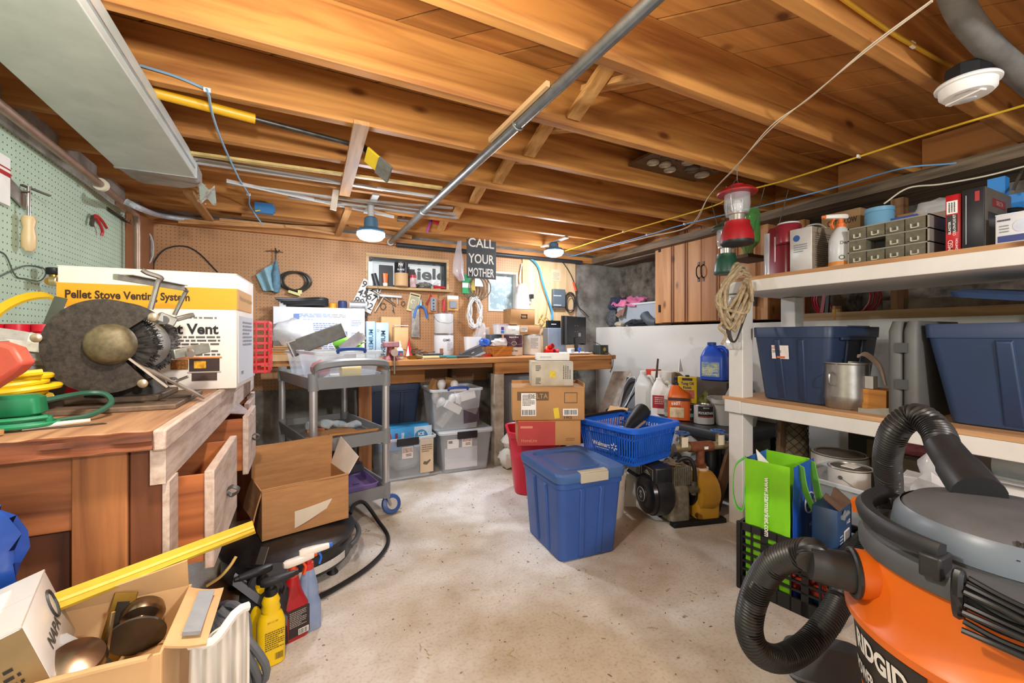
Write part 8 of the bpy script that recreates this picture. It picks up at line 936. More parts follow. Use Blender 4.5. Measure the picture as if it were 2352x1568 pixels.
text('COIL-ON-PLUG KIT', w * .18, f + Vector((w * .10, -.0012, h * .47)), Z_, -X_, PAPER, t, w=h * .36, bold=.02); text('BLASTER', w * .16, f + Vector((-w * .2, -.0012, h * .43)), Z_, -X_, PAPER, t, w=h * .22, bold=.02); text('MSD', w * .34, f + Vector((-w * .15, -.0012, h * .13)), Z_, -X_, M('e8c0b8', 0.5), t, w=h * .18, bold=.02); text('IGNITION', w * .14, f + Vector((w * .25, -.0012, h * .13)), Z_, -X_, PAPER, t, w=h * .2, bold=.02)
a, b = onx(2209, 560, 2.20), onx(2262, 560, 2.20); y = (a.y + b.y) / 2; w = abs(a.y - b.y); h = onx(2235, 432, 2.20).z - sz_; t = carton('faucet_box', 'tall black carton with red badge beside the red carton', (2.33, y, sz_), w, 0.26, h, FR, M('26272c', 0.45, 0, 0.15, 8), tape=False, seam=False); f = Vector((0, -0.1306, 0)); patch('red_badge', f + Vector((w * .18, 0, h * .86)), X_, Z_, w * .2, h * .16, M('a8242c', 0.5), t); ob('white_line', G().box(-w * .32, -0.1312, h * .1, -w * .29, -0.1302, h * .9), LGREY, t); s2 = Vector((w / 2 + .0006, 0, 0)); patch('grey_side', s2 + Vector((0, 0, h * .5)), Y_, Z_, 0.255, h * .98, M('5d564e', 0.5, 0, 0.2, 12), t); patch('red_logo', s2 + Vector((.001, 0, h * .78)), Y_, Z_, 0.13, h * .13, M('7c2a24', 0.5), t); text('DELTA', h * .07, s2 + Vector((.0022, 0, h * .78)), Y_, Z_, M('c9a09a', 0.5), t); patch('dark_window', s2 + Vector((.001, -.03, h * .48)), Y_, Z_, 0.15, h * .25, M('2c2c2e', 0.4, 0, 0.2, 12), t)
a, b = onx(2288, 575, 2.19), onx(2420, 565, 2.19); y = (a.y + b.y) / 2; w = abs(a.y - b.y); t = carton('glove_carton', 'white and navy product carton at the shelf edge near camera', (2.24, y, sz_), w, 0.12, 0.105, FR, M('dfe0e3', 0.45, 0, 0.04), tape=False); f = Vector((0, -0.0606, 0)); patch('navy_band', f + Vector((0, 0, .02)), X_, Z_, w * .9, .022, M('2c3a7c', 0.5), t); [ob('cup_picture', G().lathe([(.022, 0), (.022, .001), (0, .001)], 20, Matrix.Translation((-.0 + .045 * k, -.0608, .06)) @ Matrix.Rotation(R(90), 4, 'X')), M('c4ccda', 0.4, 0, 0.1, 20), t) for k in range(3)]; print_lines(f + Vector((-w * .33, -.0, .085)), X_, Z_, w * .25, .014, 1, M('4a4a55', 0.6), t, seed=97); print_lines(f + Vector((-w * .33, -.0, .055)), X_, Z_, w * .18, .03, 3, M('8a8f88', 0.6), t, seed=98)
one('white_spool', G().box(-.03, -.08, 0, .03, .08, .125), LGREY, 'grey white carton behind the navy banded carton', 'carton', loc=(2.36, y + .03, sz_)); one('loop_grip', G().tube(smooth([(0, 0.06, .0), (0, .06, .12), (0, 0.02, .16), (0, -.04, .16), (0, -.06, .12)], 5), .009, 8), BLACK, 'black loop handle behind the tall black carton', 'handle', loc=(2.42, y + .10, sz_)); one('blue_tool', G().cb((0, 0, .15), .07, .16, .09).cb((0, .05, .24), .05, .05, .08).cb((0, -.02, .06), .05, .06, .12), M('2b84cf', 0.4, 0, 0.06), 'bright blue plastic tool standing at the shelf back near camera', 'tool', loc=(2.60, S_(2335, 430, 2.6).y, sz_ + .06)); one('tool_box', G().box(-.1, -.14, 0, .1, .14, .058), M('3b3a38', 0.7), 'dark flat case under the bright blue tool', 'case', loc=(2.60, S_(2335, 430, 2.6).y, sz_))
# middle shelf
mz = SZM + 0.001
a, b = onx(1722, 750, 2.20), onx(1905, 750, 2.20); t = tote('storage_tote', 'navy tote with white product label on the middle shelf end', (2.45, (a.y + b.y) / 2, mz), 0.47, abs(a.y - b.y) + .0, 0.385, 0, M('2a3a57', 0.45, 0, 0.1, 4, 0.02), None, nrib=2, taper=0.82)
nl = Vector((-1, 0, 0.10)).normalized(); ps = Vector((-0.226, 0.045, 0.255)); patch('product_label', ps, -Y_, Vector((-0.09, 0, 1)), 0.085, 0.07, M('e6ddd6', 0.5, 0, 0.03), t, 0.0022); text('HDX', 0.014, ps + Vector((-0.0035, 0.02, 0.022)), -Y_, Vector((-0.09, 0, 1)), M('c8683a', 0.5), t, bold=0.03, th=0.001); print_lines(ps + Vector((-0.0032, 0.015, 0.003)), -Y_, Vector((-0.09, 0, 1)), 0.045, 0.014, 2, INK, t, seed=101); patch('orange_mark', ps + Vector((-0.001, -0.005, -0.026)), -Y_, Vector((-0.09, 0, 1)), 0.04, 0.010, M('d9702c', 0.5), t, 0.0028)
p = onx(1944, 940, 2.245); t = thing('stock_pot', 'dented aluminium stock pot on the middle shelf', 'pot', (2.30, onx(1944, 900, 2.30).y, mz)); r = 0.085; ob('pot', G().lathe([(r * .9, 0), (r * .96, 0.006), (r * .97, 0.035), (r * 1.02, 0.045), (r, 0.06), (r, 0.205), (r * 1.06, 0.21), (r * 1.06, 0.215), (r * .98, 0.215), (r * .96, 0.06), (0, 0.05)], 36), M('a8a59e', 0.35, 0.85, 0.15, 20, 0.05), t); ob('handle', G().tube(smooth([(-r, .02, .17), (-r - .02, .02, .16), (-r - .02, .02, .12), (-r, .02, .11)], 4), .004, 6), STEEL, t)
t = thing('wooden_box', 'small orange wooden box holding cords beside the pot', 'box', (2.33, onx(2013, 900, 2.33).y, mz)); ob('box_body', G().box(-.06, -.06, 0, .06, .05, .10), wood('c98a3c', '9c5f20', 'y', 3), t, bev=.002); one('grey_charger', G().box(-.02, -.03, 0, .02, .03, .055), LGREY, 'grey adapter resting on the small wooden box', 'adapter', loc=(2.30, onx(2000, 900, 2.33).y, mz + .102))
g = G(); q = random.Random(3)
for k in range(3): g.tube(smooth([(2.30, onx(2035, 900, 2.3).y, mz + .12), (2.31, onx(2018, 900, 2.3).y, mz + .19 + .01 * k), (2.30, onx(1990, 900, 2.3).y, mz + .245 + .008 * k), (2.29, onx(1972, 900, 2.3).y, mz + .25 - .005 * k)], 6), .005, 7)
one('strap_loop', g, M('8d7a6c', 0.5, 0.2, 0.2), 'brown cable loop arching from the wooden box over the pot', 'cable')
one('hinge_plate', G().prism([(0, 0), (.17, 0), (.17, .045), (.03, .02), (0, .02)], .004).xf(Matrix.Translation((2.215, onx(1972, 930, 2.215).y, mz)) @ Matrix.Rotation(R(-90), 4, 'Z') @ Matrix.Rotation(R(90), 4, 'X')), M('aaa89c', 0.45, 0.5, 0.2), 'grey metal bracket lying at the middle shelf edge', 'bracket')
a, b = onx(2036, 860, 2.20), onx(2108, 860, 2.20); w = abs(a.y - b.y); y = (a.y + b.y) / 2; t = thing('tool_case', 'grey hard plastic tool case standing on edge between the totes', 'case', (2.42, y, mz), FR); HC = M('5d5e5c', 0.55, 0, 0.08, 10, 0.03)
for k in (-1, 1): ob('case_half', G().tub([(0, w * .44, .42), (.02, w * .47, .44), (.36, w * .47, .44), (.40, w * .36, .40)], .02, 4, M=Matrix.Translation((k * w * .25, 0, 0))), HC, t)
[ob('latch', G().box(-.02, -.225, z, .02, -.218, z + .04), M('47484a', 0.5), t) for z in (.12, .27)]
a = onx(2115, 760, 2.20); ln = .62; t = tote('storage_tote', 'large navy tote on the middle shelf behind the shop vacuum hose', (2.45, a.y - ln / 2, mz), 0.47, ln, 0.385, 0, M('2c3f60', 0.45, 0, 0.1, 4, 0.02), None, nrib=2, taper=0.80)
one('tote_lid', G().tub([(0, .46, .58), (.02, .48, .60), (.03, .40, .52)], .04, 5).xf(Matrix.Rotation(R(9), 4, 'X') @ Matrix.Rotation(R(-3), 4, 'Y')), M('2e4468', 0.45, 0, 0.1, 4), 'navy tote lid lying tilted on top of the large tote', 'lid', loc=(2.45, a.y - .36, mz + .455))
t = thing('jumper_cables', 'red and black jumper cables hanging behind the middle shelf', 'cables', (3.08, 1.42, 1.195)); JR = M('9c1f2a', 0.4, 0, 0.1)
for k in range(3): ob('red_cable', G().tube([(0.01 * k, 0.03 + (.15 + .02 * k) * math.cos(x), .10 + (.13 + .01 * k) * math.sin(x)) for x in [R(d) for d in range(0, 360, 20)]], .007, 7, True), JR, t)
ob('clamp', G().beam((-.05, .12, .01), (-.05, .10, .16), .02, .02).beam((-.05, .07, .03), (-.05, .11, .16), .014, .014), JR, t); ob('black_clamp', G().beam((-.06, .09, .0), (-.06, .08, .15), .014, .02), BLACK, t)
t = thing('pill_bottle', 'amber bottle standing on the ledge behind the navy tote', 'bottle', (2.955 + .08, 1.46, 1.151)); ob('bottle', G().lathe([(.025, 0), (.026, .005), (.026, .07), (.02, .075)], 18), M('b8822c', 0.2, 0, 0.15, 20), t); ob('cap', G().lathe([(.024, .072), (.024, .09), (0, .091)], 18), M('8a5a2a', 0.5), t)
one('ledge_block', G().box(-.12, -.5, 0, .12, .5, .11).jit(.01, 6), M('7d705e', 0.9, 0, 0.3, 8, 0.3, col2='4a4032'), 'rough grey block lying on the ledge above the totes', 'block', loc=(3.22, .75, 1.151)); one('ledge_board', G().box(-.04, -1.2, 0, .0, .35, .05), wood('b59362', '8a6a40', 'y', 3), 'pale timber batten along the edge of the wall ledge', 'batten', loc=(3.05, 1.40, 1.151)); one('timber_stud', G().box(-.03, -.03, 0, .03, .03, .70), wood('a9743f', '7a4d24', 'z'), 'short wooden stud beside the cabinet above the ledge', 'stud', loc=(3.10, 1.70, 1.151)); one('timber_stud', G().box(-.03, -.03, 0, .03, .03, .70), wood('8a6238', '5d3d20', 'z'), 'dark wooden stud above the ledge behind the tall black carton', 'stud', loc=(3.12, 1.18, 1.151))
# lanterns, green jug, rope near the shelf end
def lantern(label, px, D, base_m, cap_m, s, tilt=(0, 0), zj=1.924, globe=True):
    p = ond(px[0], px[1], D); t = thing('camping_lantern', label, 'lantern', p, R(20), 'camping lanterns by the shelf', *tilt)
    ob('fount', G().lathe([(.062 * s, 0), (.066 * s, .006), (.066 * s, .018)], 28), BLACK if cap_m is None else base_m, t); ob('base', G().lathe([(.066 * s, .018), (.064 * s, .05), (.056 * s, .085), (.05 * s, .10), (.05 * s, .118), (0, .118)], 28), base_m, t); ob('collar', G().lathe([(.03 * s, .118), (.03 * s, .15), (.045 * s, .152), (.045 * s, .16), (0, .16)], 24), M('bdb9ae', 0.3, 0.6), t)
    ob('globe', G().lathe([(.046 * s, .16), (.052 * s, .20), (.05 * s, .255)], 28, c0=False, c1=False), M('dfe6ea', 0.05, 0, 0, 1, clear=0.7), t); ob('mantle', G().lathe([(.01, .16), (.022 * s, .18), (.024 * s, .205), (.012 * s, .225), (0, .228)], 16), M('ececea', 0.5), t)
    ob('ventilator', G().lathe([(.052 * s, .256), (.078 * s, .258), (.08 * s, .264), (.06 * s, .285), (.03 * s, .295), (.028 * s, .305), (0, .306)], 30), cap_m or base_m, t); ob('bail', G().tube(smooth([(-.055 * s, 0, .16), (-.085 * s, 0, .25), (0, 0, .33), (.085 * s, 0, .25), (.055 * s, 0, .16)], 6), .002, 6), STEEL, t)
    ob('hook', G().cyl((0, 0, .328), (0, 0, zj - p.z), .002, n=6), STEEL, t); return t
lantern('red based camping lantern with clear globe hung under the joists', (1693, 562), 2.15, M('a81c22', 0.4, 0, 0.12, 8), None, 1.18); lantern('dark green based camping lantern hung behind the red lantern', (1668, 630), 2.45, M('24503c', 0.4, 0, 0.1), M('2d4a34', 0.4), 1.0)
t = thing('glass_jug', 'green glass jug standing upside down on a hanging board', 'jug', (2.50, 1.69, 1.546)); ob('glass', G().lathe([(.026, 0), (.028, .02), (.03, .05), (.06, .085), (.066, .11), (.066, .27), (.06, .29), (0, .292)], 28), M('4f9c4a', 0.08, 0, 0.2, 20, clear=0.35), t); ob('ring', G().lathe([(.03, .0), (.033, .004), (.03, .02)], 20, c0=False, c1=False), M('8a6a3a', 0.4, 0.4), t)
t = thing('hanging_board', 'dark brown board hung on wires beside the shelf end', 'board', (2.50, 1.69, 1.525)); ob('board_plate', G().box(-.12, -.08, 0, .12, .08, .02), wood('6d4c30', '452e1b', 'x'), t); [ob('wire', G().cyl((x, y, .018), (x, y * 2.55, .402), .002, n=6), DSTEEL, t) for x in (-.11, .11) for y in (-.07, .07)]
g = G(); q = random.Random(14)
for k in range(9):
    dx = .014 * (k % 3); top = ond(1692 + 4 * (k % 4) + q.uniform(-3, 3), 606 + 3 * k, 2.22 - dx); mid = ond(1670 - 3 * k + q.uniform(-4, 4), 660 + 4 * k, 2.20 - dx); bot = ond(1668 + 5 * k - (18 if k % 2 else 0), 735 + q.uniform(-20, 30), 2.20 - dx); up = ond(1700 + 3 * k, 665 + 3 * k, 2.21 - dx)
    g.tube(smooth([ond(1712 + 2 * k, 622 + 2 * k, 2.25), top, mid, bot, up, ond(1716 + 2 * k, 634 + 2 * k, 2.25)], 6), .0085, 7)
g.tube(smooth([ond(1665, 735, 2.18), ond(1652, 752, 2.18), ond(1668, 770, 2.18), ond(1658, 790, 2.18)], 6), .007, 7).tube(smooth([ond(1722, 640, 2.16), ond(1726, 670, 2.16), ond(1728, 692, 2.16)], 5), .008, 7)
one('rope_bundle', g, M('bda987', 0.85, 0, 0.25, 50, 0.4, col2='8d7a5c'), 'bundle of tan rope hung on the shelving post', 'rope')
g = G(); [g.tube(smooth([ond(1704, 690, 2.24), ond(1672 + 3 * k, 720, 2.20), ond(1672 + 3 * k, 770, 2.20), ond(1690, 782, 2.21), ond(1712 + k, 720, 2.24)], 6), .005, 6) for k in range(3)]; one('cable_coil', g, M('3a3630', 0.5), 'dark cable loops hung behind the tan rope bundle', 'cable coil')
cable('white_cable', [onx(2030, 468, 2.7), onx(2085, 432, 2.75), onx(2160, 423, 2.8), onx(2260, 405, 2.85), onx(2360, 380, 2.9)], .004, M('d9cdb4', 0.5), 'thin cream cable running above the blue canister', 'cable'); cable('brown_cable', [onz(1770, 500, 1.90), onz(2000, 455, 1.90), onz(2200, 398, 1.90), onz(2400, 340, 1.90)], .009, M('6d4a30', 0.6), 'brown sheathed cable along the joist ends above the shelf', 'cable')
g = G(); c = onz(2270, 345, 1.99); [g.tube([c + Vector((.02 * k, .17 * math.cos(x), .05 * math.sin(x))) for x in [R(d) for d in range(0, 360, 15)]], .003, 6, True) for k in range(2)]; one('wire_loop', g, M('3a2c22', 0.5), 'loop of thin dark wire hung between joists by the smoke alarm', 'wire'); one('steel_rod', G().cyl(onx(2325, 440, 2.5), onz(2356, 372, 1.92), .006, n=8), STEEL, 'grey metal rod leaning above the bright blue tool', 'rod')
# ------------------------------------------------------------------ shop vacuum, crate and the lower right corner
OR = M('dd6a16', 0.38, 0, 0.07, 5, 0.02); VG = M('4c4e51', 0.5, 0, 0.12, 14, 0.03); VB = M('242527', 0.45, 0, 0.15, 14)
VC = Vector((1.206, 0.287, 0.001)); t = thing('shop_vacuum', 'big orange and grey shop vacuum with black hose near the camera', 'vacuum', VC)
ob('tank', G().lathe([(.17, .075), (.195, .085), (.222, .30), (.236, .455), (.250, .462), (.252, .478), (.244, .486), (.222, .53), (.212, .606), (.20, .608), (0, .608)], 72), OR, t)
ob('lid_collar', G().lathe([(.216, .596), (.226, .602), (.227, .624), (.219, .638), (.19, .645), (0, .646)], 72), VG, t); ob('motor_head', G().lathe([(.17, .64), (.172, .655), (.165, .69), (.14, .713), (.08, .726), (0, .730)], 60), M('55575a', 0.5, 0, 0.15, 14, 0.03), t); ob('blue_grey_band', G().lathe([(.1735, .652), (.168, .688), (.158, .702)], 40, c0=False, c1=False), M('68737f', 0.35, 0, 0.08), t)
az = lambda a, r, z: Vector((r * math.cos(R(a)), r * math.sin(R(a)), z))
tocam = math.degrees(math.atan2(-VC.y, -VC.x)); la = tocam - 46
ob('carry_handle', G().loft([[az(a, r, z) for r, z in ((.205, .655), (.228, .66), (.232, .678), (.222, .69), (.203, .686))] for a in range(int(tocam - 118), int(tocam - 20), 6)]), VB, t, ang=60)
for a in (tocam - 118, tocam - 24): ob('handle_foot', G().beam(az(a, .215, .63), az(a, .215, .67), .05, .03), VB, t, bev=.004)
ob('latch', G().loft([[az(a, r, z) for r, z in ((.21, .50), (.248, .505), (.245, .60), (.225, .625), (.21, .62))] for a in range(int(tocam + 18), int(tocam + 46), 5)]), VB, t, ang=60); g = G(); [g.beam(az(tocam + 2 + 3 * k, .148, .7085), az(tocam + 2 + 3 * k, .168, .682), .004, .003) for k in range(12)]; ob('vent_slot', g, BLACK, t); ob('switch', G().beam(az(tocam + 32, .11, .724), az(tocam + 32, .145, .72), .03, .03), BLACK, t, bev=.004); ob('orange_tab', G().beam(az(tocam - 92, .228, .66), az(tocam - 88, .232, .655), .02, .03), OR, t)
def wrap_patch(name, a0, a1, z0, z1, mat, off): 
    rr = lambda z: .195 + (.222 - .195) * (z - .085) / .215 if z < .30 else .222 + .014 * (z - .30) / .155
    return ob(name, G().sheet(lambda u, v: az(a0 + (a1 - a0) * u, rr(z0 + (z1 - z0) * v) + off, z0 + (z1 - z0) * v), 16, 8, .0012), mat, t)
def wtext(s, h, z, a, mat, w, bold=.03, tz=0.0):
    o = text(s, h, (0, 0, 0), X_, Z_, mat, t, w, bold)
    for v in o.data.vertices:
        zz = z + v.co.z; r = (.195 + .027 * (zz - .085) / .215 if zz < .30 else .222 + .014 * (zz - .30) / .155) + .0035; ang = R(a) + v.co.x / r; v.co = Vector((r * math.cos(ang), r * math.sin(ang), zz + tz * v.co.x))
wrap_patch('label_panel', la - 30, la + 22, .315, .452, M('26211f', 0.4, 0, 0.08), .0012); wtext('RIDGID', .038, .412, la - 2, M('e8e4de', 0.5), .14, .04); wtext('POWER', .028, .350, la - 14, M('e8e4de', 0.5), .075, .03); wrap_patch('vac_plate', la + 3, la + 20, .333, .368, M('dd6a16', 0.4), .0022); wtext('VAC', .026, .350, la + 11.5, M('26211f', 0.5), .052, .03)
for a in (tocam - 75, tocam + 15, tocam + 105, tocam + 195): f_ = ob('caster_arm', G().loft([[az(a + da, r, z) for da, z in ((-12, .06), (12, .06), (14, .15), (-14, .15))] for r in (.17, .25, .285)]), M('3f4144', 0.5, 0, 0.15, 12), t, bev=.01); ob('caster', G().cyl(az(a, .255, .032) + az(a + 90, .02, 0), az(a, .255, .032) - az(a + 90, .02, 0), .032, n=20), RUBBER, f_)
pa = math.degrees(math.atan2(*(ond(1990, 1298, .88) - VC).yx)); ob('hose_port', G().lathe([(.045, -.03), (.048, 0), (.048, .03), (.043, .032)], 32, Matrix.Translation(az(pa, .215, .55)) @ az(pa, 1, .0).to_track_quat('Z', 'Y').to_matrix().to_4x4()), OR, t); ob('port_ring', G().tube([Matrix.Translation(az(pa, .246, .55)) @ az(pa, 1, 0).to_track_quat('Z', 'Y').to_matrix().to_4x4() @ p for p in circ(.045, 28)], .006, 7, True), VB, t)
# corrugated hose: one end in the port, loop beside the crate, arch over the head
def corr(pts, r, step=.0085, amp=.004, k=14):
    S = smooth(pts, k); L = [0]
    for a, b in zip(S, S[1:]): L.append(L[-1] + (b - a).length)
    n = int(L[-1] / (step / 4)); out = []; j = 0
    for i in range(n + 1):
        s = L[-1] * i / n
        while j < len(L) - 2 and L[j + 1] < s: j += 1
        f = (s - L[j]) / max(L[j + 1] - L[j], 1e-9); out.append(S[j].lerp(S[j + 1], f))
    return out, [r + amp * (1 if (i % 4) < 2 else -1) for i in range(len(out))]
p0 = VC + az(pa, .25, .55); p1 = VC + az(pa, .315, .555); th_ = thing('vacuum_hose', 'black corrugated vacuum hose looping from orange vacuum port to its top', 'hose')
P1, R1 = corr([p1, ond(1862, 1270, .94), ond(1785, 1290, 1.02), ond(1738, 1355, 1.08), ond(1720, 1435, 1.10), ond(1740, 1492, 1.11), ond(1792, 1512, 1.14), ond(1852, 1482, 1.18), ond(1905, 1420, 1.22), ond(1950, 1335, 1.30), ond(2000, 1250, 1.36), ond(2040, 1140, 1.30), ond(2038, 1050, 1.20), ond(2058, 985, 1.14), ond(2105, 955, 1.10), ond(2148, 985, 1.05), ond(2168, 1030, 1.0)], .0295)
ob('hose', G().tube(P1, R1, 20), M('2a2a2a', 0.4, 0, 0.12, 30), th_, ang=75)
ob('end_cuff', G().tube([p0 + (p1 - p0) * x for x in (-.05, .5, 1.0, 1.12)], [.040, .037, .034, .033], 24), VB, th_); e0 = ond(2166, 1026, 1.0); e1 = VC + Vector((.02, .05, .728)); ob('wand_cuff', G().tube([e0, e0.lerp(e1, .45), e0.lerp(e1, .5), e1], [.034, .036, .040, .042], 20), VB, th_)
t = thing('power_cord', 'bundle of black power cord wrapped around the vacuum head', 'cord'); g = G(); q = random.Random(31)
for k in range(9): g.tube(smooth([VC + az(tocam + d, .232 + .006 * (k % 3) + .012 * math.sin(R(d * 1.6 + 10 * k)), .655 - .010 * k - (.035 - .004 * k) * math.sin(R((d + 12) * 2.0)) + q.uniform(-.003, .003)) for d in range(-12, 86, 9)], 4), .0048, 7)
ob('cord', g, M('1c1c1e', 0.35), t); ob('cord_end', G().tube([VC + az(tocam - 14, .236 + .008 * math.cos(x), .625 + .035 * math.sin(x)) for x in [R(d) for d in range(0, 360, 20)]], .008, 7, True), M('1c1c1e', 0.35), t)
t = thing('floor_nozzle', 'dark grey vacuum floor nozzle lying on the floor behind the orange tank', 'nozzle', (1.47, .71, .001), R(40)); ob('nozzle_head', G().tub([(0, .16, .26), (.02, .17, .28), (.06, .13, .26), (.10, .06, .12)], .04, 5), M('4a4d52', 0.5, 0, 0.12, 12), t); ob('bumper', G().tub([(.018, .174, .284), (.024, .174, .284)], .04, 5), M('7d8086', 0.5), t)
# milk crate with bag and boxes
CRM = M('1a1b1d', 0.4, 0, 0.2, 14); CRZ = R(10.7); CC = Vector((1.835, 1.015, 0.001)); t = thing('milk_crate', 'black plastic milk crate holding a green bag beside the vacuum', 'crate', CC, CRZ); W2 = .165; g = G()
def wallrails(sx, sy):
    for z0, z1 in ((0, .055), (.082, .09), (.115, .123), (.148, .156), (.181, .189), (.214, .222), (.245, .275)):
        g.box(*( (sx * W2 - .006, -W2, z0, sx * W2 + .006, W2, z1) if sx else (-W2, sy * W2 - .006, z0, W2, sy * W2 + .006, z1)))
    for k in range(8):
        c = -W2 + W2 * 2 * (k + .0) / 7; b_ = .012 if k in (0, 2, 5, 7) else .003; g.box(*((sx * W2 - .006, c - b_, 0, sx * W2 + .007, c + b_, .274) if sx else (c - b_, sy * W2 - .006, 0, c + b_, sy * W2 + .007, .274)))
for s in ((-1, 0), (1, 0), (0, -1), (0, 1)): wallrails(*s)
g.box(-W2, -W2, .004, W2, W2, .010); ob('lattice', g, CRM, t)
t = thing('shopping_bag', 'lime green and blue woven shopping bag standing in the black crate', 'bag', CC, CRZ); GB = M('7fcf1c', 0.4, 0, 0.10, 6, 0.08); BB_ = M('1f55b8', 0.4, 0, 0.12, 6, 0.08); bx0, bx1, by0, by1, bh = -.15, .06, -.02, .145, .545
def bside(f, n=10): return G().sheet(f, n, n * 2, .002)
cr = lambda a, b, s: .007 * noise.noise(Vector((a * 6, b * 9, s)))
ob('gusset', bside(lambda a, b: (bx0 - .004 + cr(a, b, 1) - .012 * b, by1 - (by1 - by0) * a, .02 + (bh - .02) * b)), GB, t); ob('front', bside(lambda a, b: (bx0 + (bx1 - bx0) * a, by0 + cr(a, b, 2) - .008 * b, .02 + (bh - .02) * b)), BB_, t); ob('back', bside(lambda a, b: (bx0 + (bx1 - bx0) * a, by1 + cr(a, b, 3), .02 + (bh - .02) * b)), BB_, t); ob('far_gusset', bside(lambda a, b: (bx1 + cr(a, b, 4) - .02 * b, by1 - (by1 - by0) * a, .02 + (bh - .02) * b)), GB, t)
text('www.starmarket.com', .020, (bx0 - .018, (by0 + by1) / 2 - .005, .37), -Z_, -Y_, PAPER, t, w=.235, bold=.02, th=.005); LT_ = M('d9e4f2', 0.5); ob('oval_emblem', G().tube([(.005 + .05 * math.cos(x), by0 - .012, .375 + .04 * math.sin(x)) for x in [R(d) for d in range(0, 360, 18)]], .003, 5, True), LT_, t); text('a', .06, (.01, by0 - .012, .375), X_, Z_, LT_, t, bold=.04); text('nce', .022, (.02, by0 - .012, .285), X_, Z_, LT_, t)
ob('handle', G().ribbon(smooth([(-.10, by0 - .012, .545), (-.085, by0 - .02, .46), (-.055, by0 - .045, .37), (-.02, by0 - .055, .335), (.02, by0 - .045, .37), (.03, by0 - .025, .45), (.03, by0 - .008, .54)], 6), .034, .003, (.35, .9, 0.2)), M('6fb83a', 0.6, 0, 0.08, 20), t); ob('handle', G().ribbon(smooth([(bx0 + .02, by1 + .012, .54), (bx0 - .01, by1 + .04, .50), (bx0 - .02, by1 + .045, .40), (bx0 - .02, by1 + .03, .335), (bx0 - .005, by1 + .012, .33), (bx0 + .0, by1 + .006, .42), (bx0 + .01, by1 + .004, .53)], 6), .032, .003, (.9, .4, 0.0)), M('4fc22e', 0.6, 0, 0.08, 20), t)
t = carton('elbow_carton', 'dark blue pipe fitting carton with torn top in the black crate', CC + Matrix.Rotation(CRZ, 3, 'Z') @ Vector((-.015, -.110, .012)), .15, .085, .39, CRZ, M('1f3f66', 0.45, 0, 0.1, 8), tape=False, seam=False); f = Vector((0, -.0431, 0)); text('1-1/2', .034, f + Vector((.035, -.001, .19)), Z_, -X_, PAPER, t, bold=.03, w=.09); text('1-1/2', .014, f + Vector((.035, -.001, .325)), X_, Z_, PAPER, t, bold=.03); patch('barcode_label', f + Vector((.02, 0, .275)), X_, Z_, .06, .045, PAPER, t); print_lines(f + Vector((.02, -.0012, .275)), X_, Z_, .05, .036, 18, INK, t, 'barcode', .0006, 9, True); print_lines(f + Vector((-.045, -.0002, .27)), X_, Z_, .035, .05, 4, M('b9c4d2', 0.6), t, seed=111); patch('white_panel', f + Vector((-.04, 0, .20)), X_, Z_, .04, .05, M('cfd6dc', 0.5, 0, 0.1, 50), t); ob('fitting_picture', G().cyl((-.05, -.046, .36), (.02, -.046, .365), .008, n=10).lathe([(.02, 0), (.02, .001), (0, .001)], 18, Matrix.Translation((-.02, -.0465, .362)) @ Matrix.Rotation(R(90), 4, 'X')), M('8d949c', 0.4, 0.3), t); ob('torn_flap', G().sheet(lambda a, b: (-.075 + .15 * a, -.045 + .05 * b, .39 + .035 * b + .012 * math.sin(a * 9) * b), 10, 4, .003), M('5a4636', 0.8), t); ob('dark_side', G().box(.0745, -.044, .002, .0765, .044, .388), M('1c2530', 0.5, 0, 0.2, 20), t)
g = G(); q = random.Random(17); R10 = Matrix.Translation(CC) @ Matrix.Rotation(CRZ, 4, 'Z')
for k in range(34):
    p = Vector((q.uniform(-.145, -.10), q.uniform(-.14, -.01), q.uniform(.07, .19))); g.lathe([(.003, -.014), (.011, -.01), (.013, .004), (.006, .02), (0, .021)], 8, R10 @ Matrix.Translation(p) @ Matrix.Rotation(q.uniform(-1, 1), 4, 'X') @ Matrix.Rotation(q.uniform(-1, 1), 4, 'Y'))
tag(ob('wire_nuts', g, M('c9442c', 0.45, 0, 0.2, 60)), 'loose orange red wire connectors piled in the black crate', 'connectors', None, 'stuff'); 
for k, (y, z) in enumerate(((.07, .21), (.02, .215))): one('green_wrapper', G().blob((0, 0, 0), .012, .03, .014, 12, .4, k), M('3ecf1e', 0.35), ('bright green glimpse of packaging at the corner of the crate', 'bright green glimpse of packaging near the crate middle')[k], 'packaging', loc=R10 @ Vector((-.145, y + .03 - .02 * k, z)))
# under the shelf
t = clear_bin('storage_bin', 'clear plastic bin under the shelf behind the dark blue carton', (2.27, 0.98, 0.001), .34, .44, .40, 0, None, mat=M('d3dade', 0.15, 0, 0, 1, clear=0.55)); one('bin_filler', G().box(-.12, -.15, 0, .12, .15, .255), M('8d8a86', 0.7, 0, 0.15, 9), 'grey box inside the clear bin under the shelf', 'box', loc=(2.27, .98, .012))
t = can('paint_can', 'closed paint can with a paper note on its lid in the clear bin', (2.235, 1.02, .268), .084, .19, M('d5d2cc', 0.4, 0.2, 0.06), None, lidm=M('8d897e', 0.35, 0.7, 0.15, 20)); ob('paper_note', G().box(-.03, -.025, .189, .035, .025, .1925), PAPER, t); ob('dark_drip', G().sheet(lambda a, b: (.0852 * math.cos(R(-100) + .7 * a), .0852 * math.sin(R(-100) + .7 * a), .185 - .11 * b * (.5 + .5 * math.sin(a * 4))), 10, 4, .001), M('3d4238', 0.5), t)
t = can('paint_bucket', 'larger white paint bucket with a rusty stained lid under the shelf', (2.56, 1.22, .001), .125, .43, M('d9d5cc', 0.5, 0, 0.08, 8), None, lidm=M('9a8a78', 0.4, 0.4, 0.3, 10), cat='bucket')
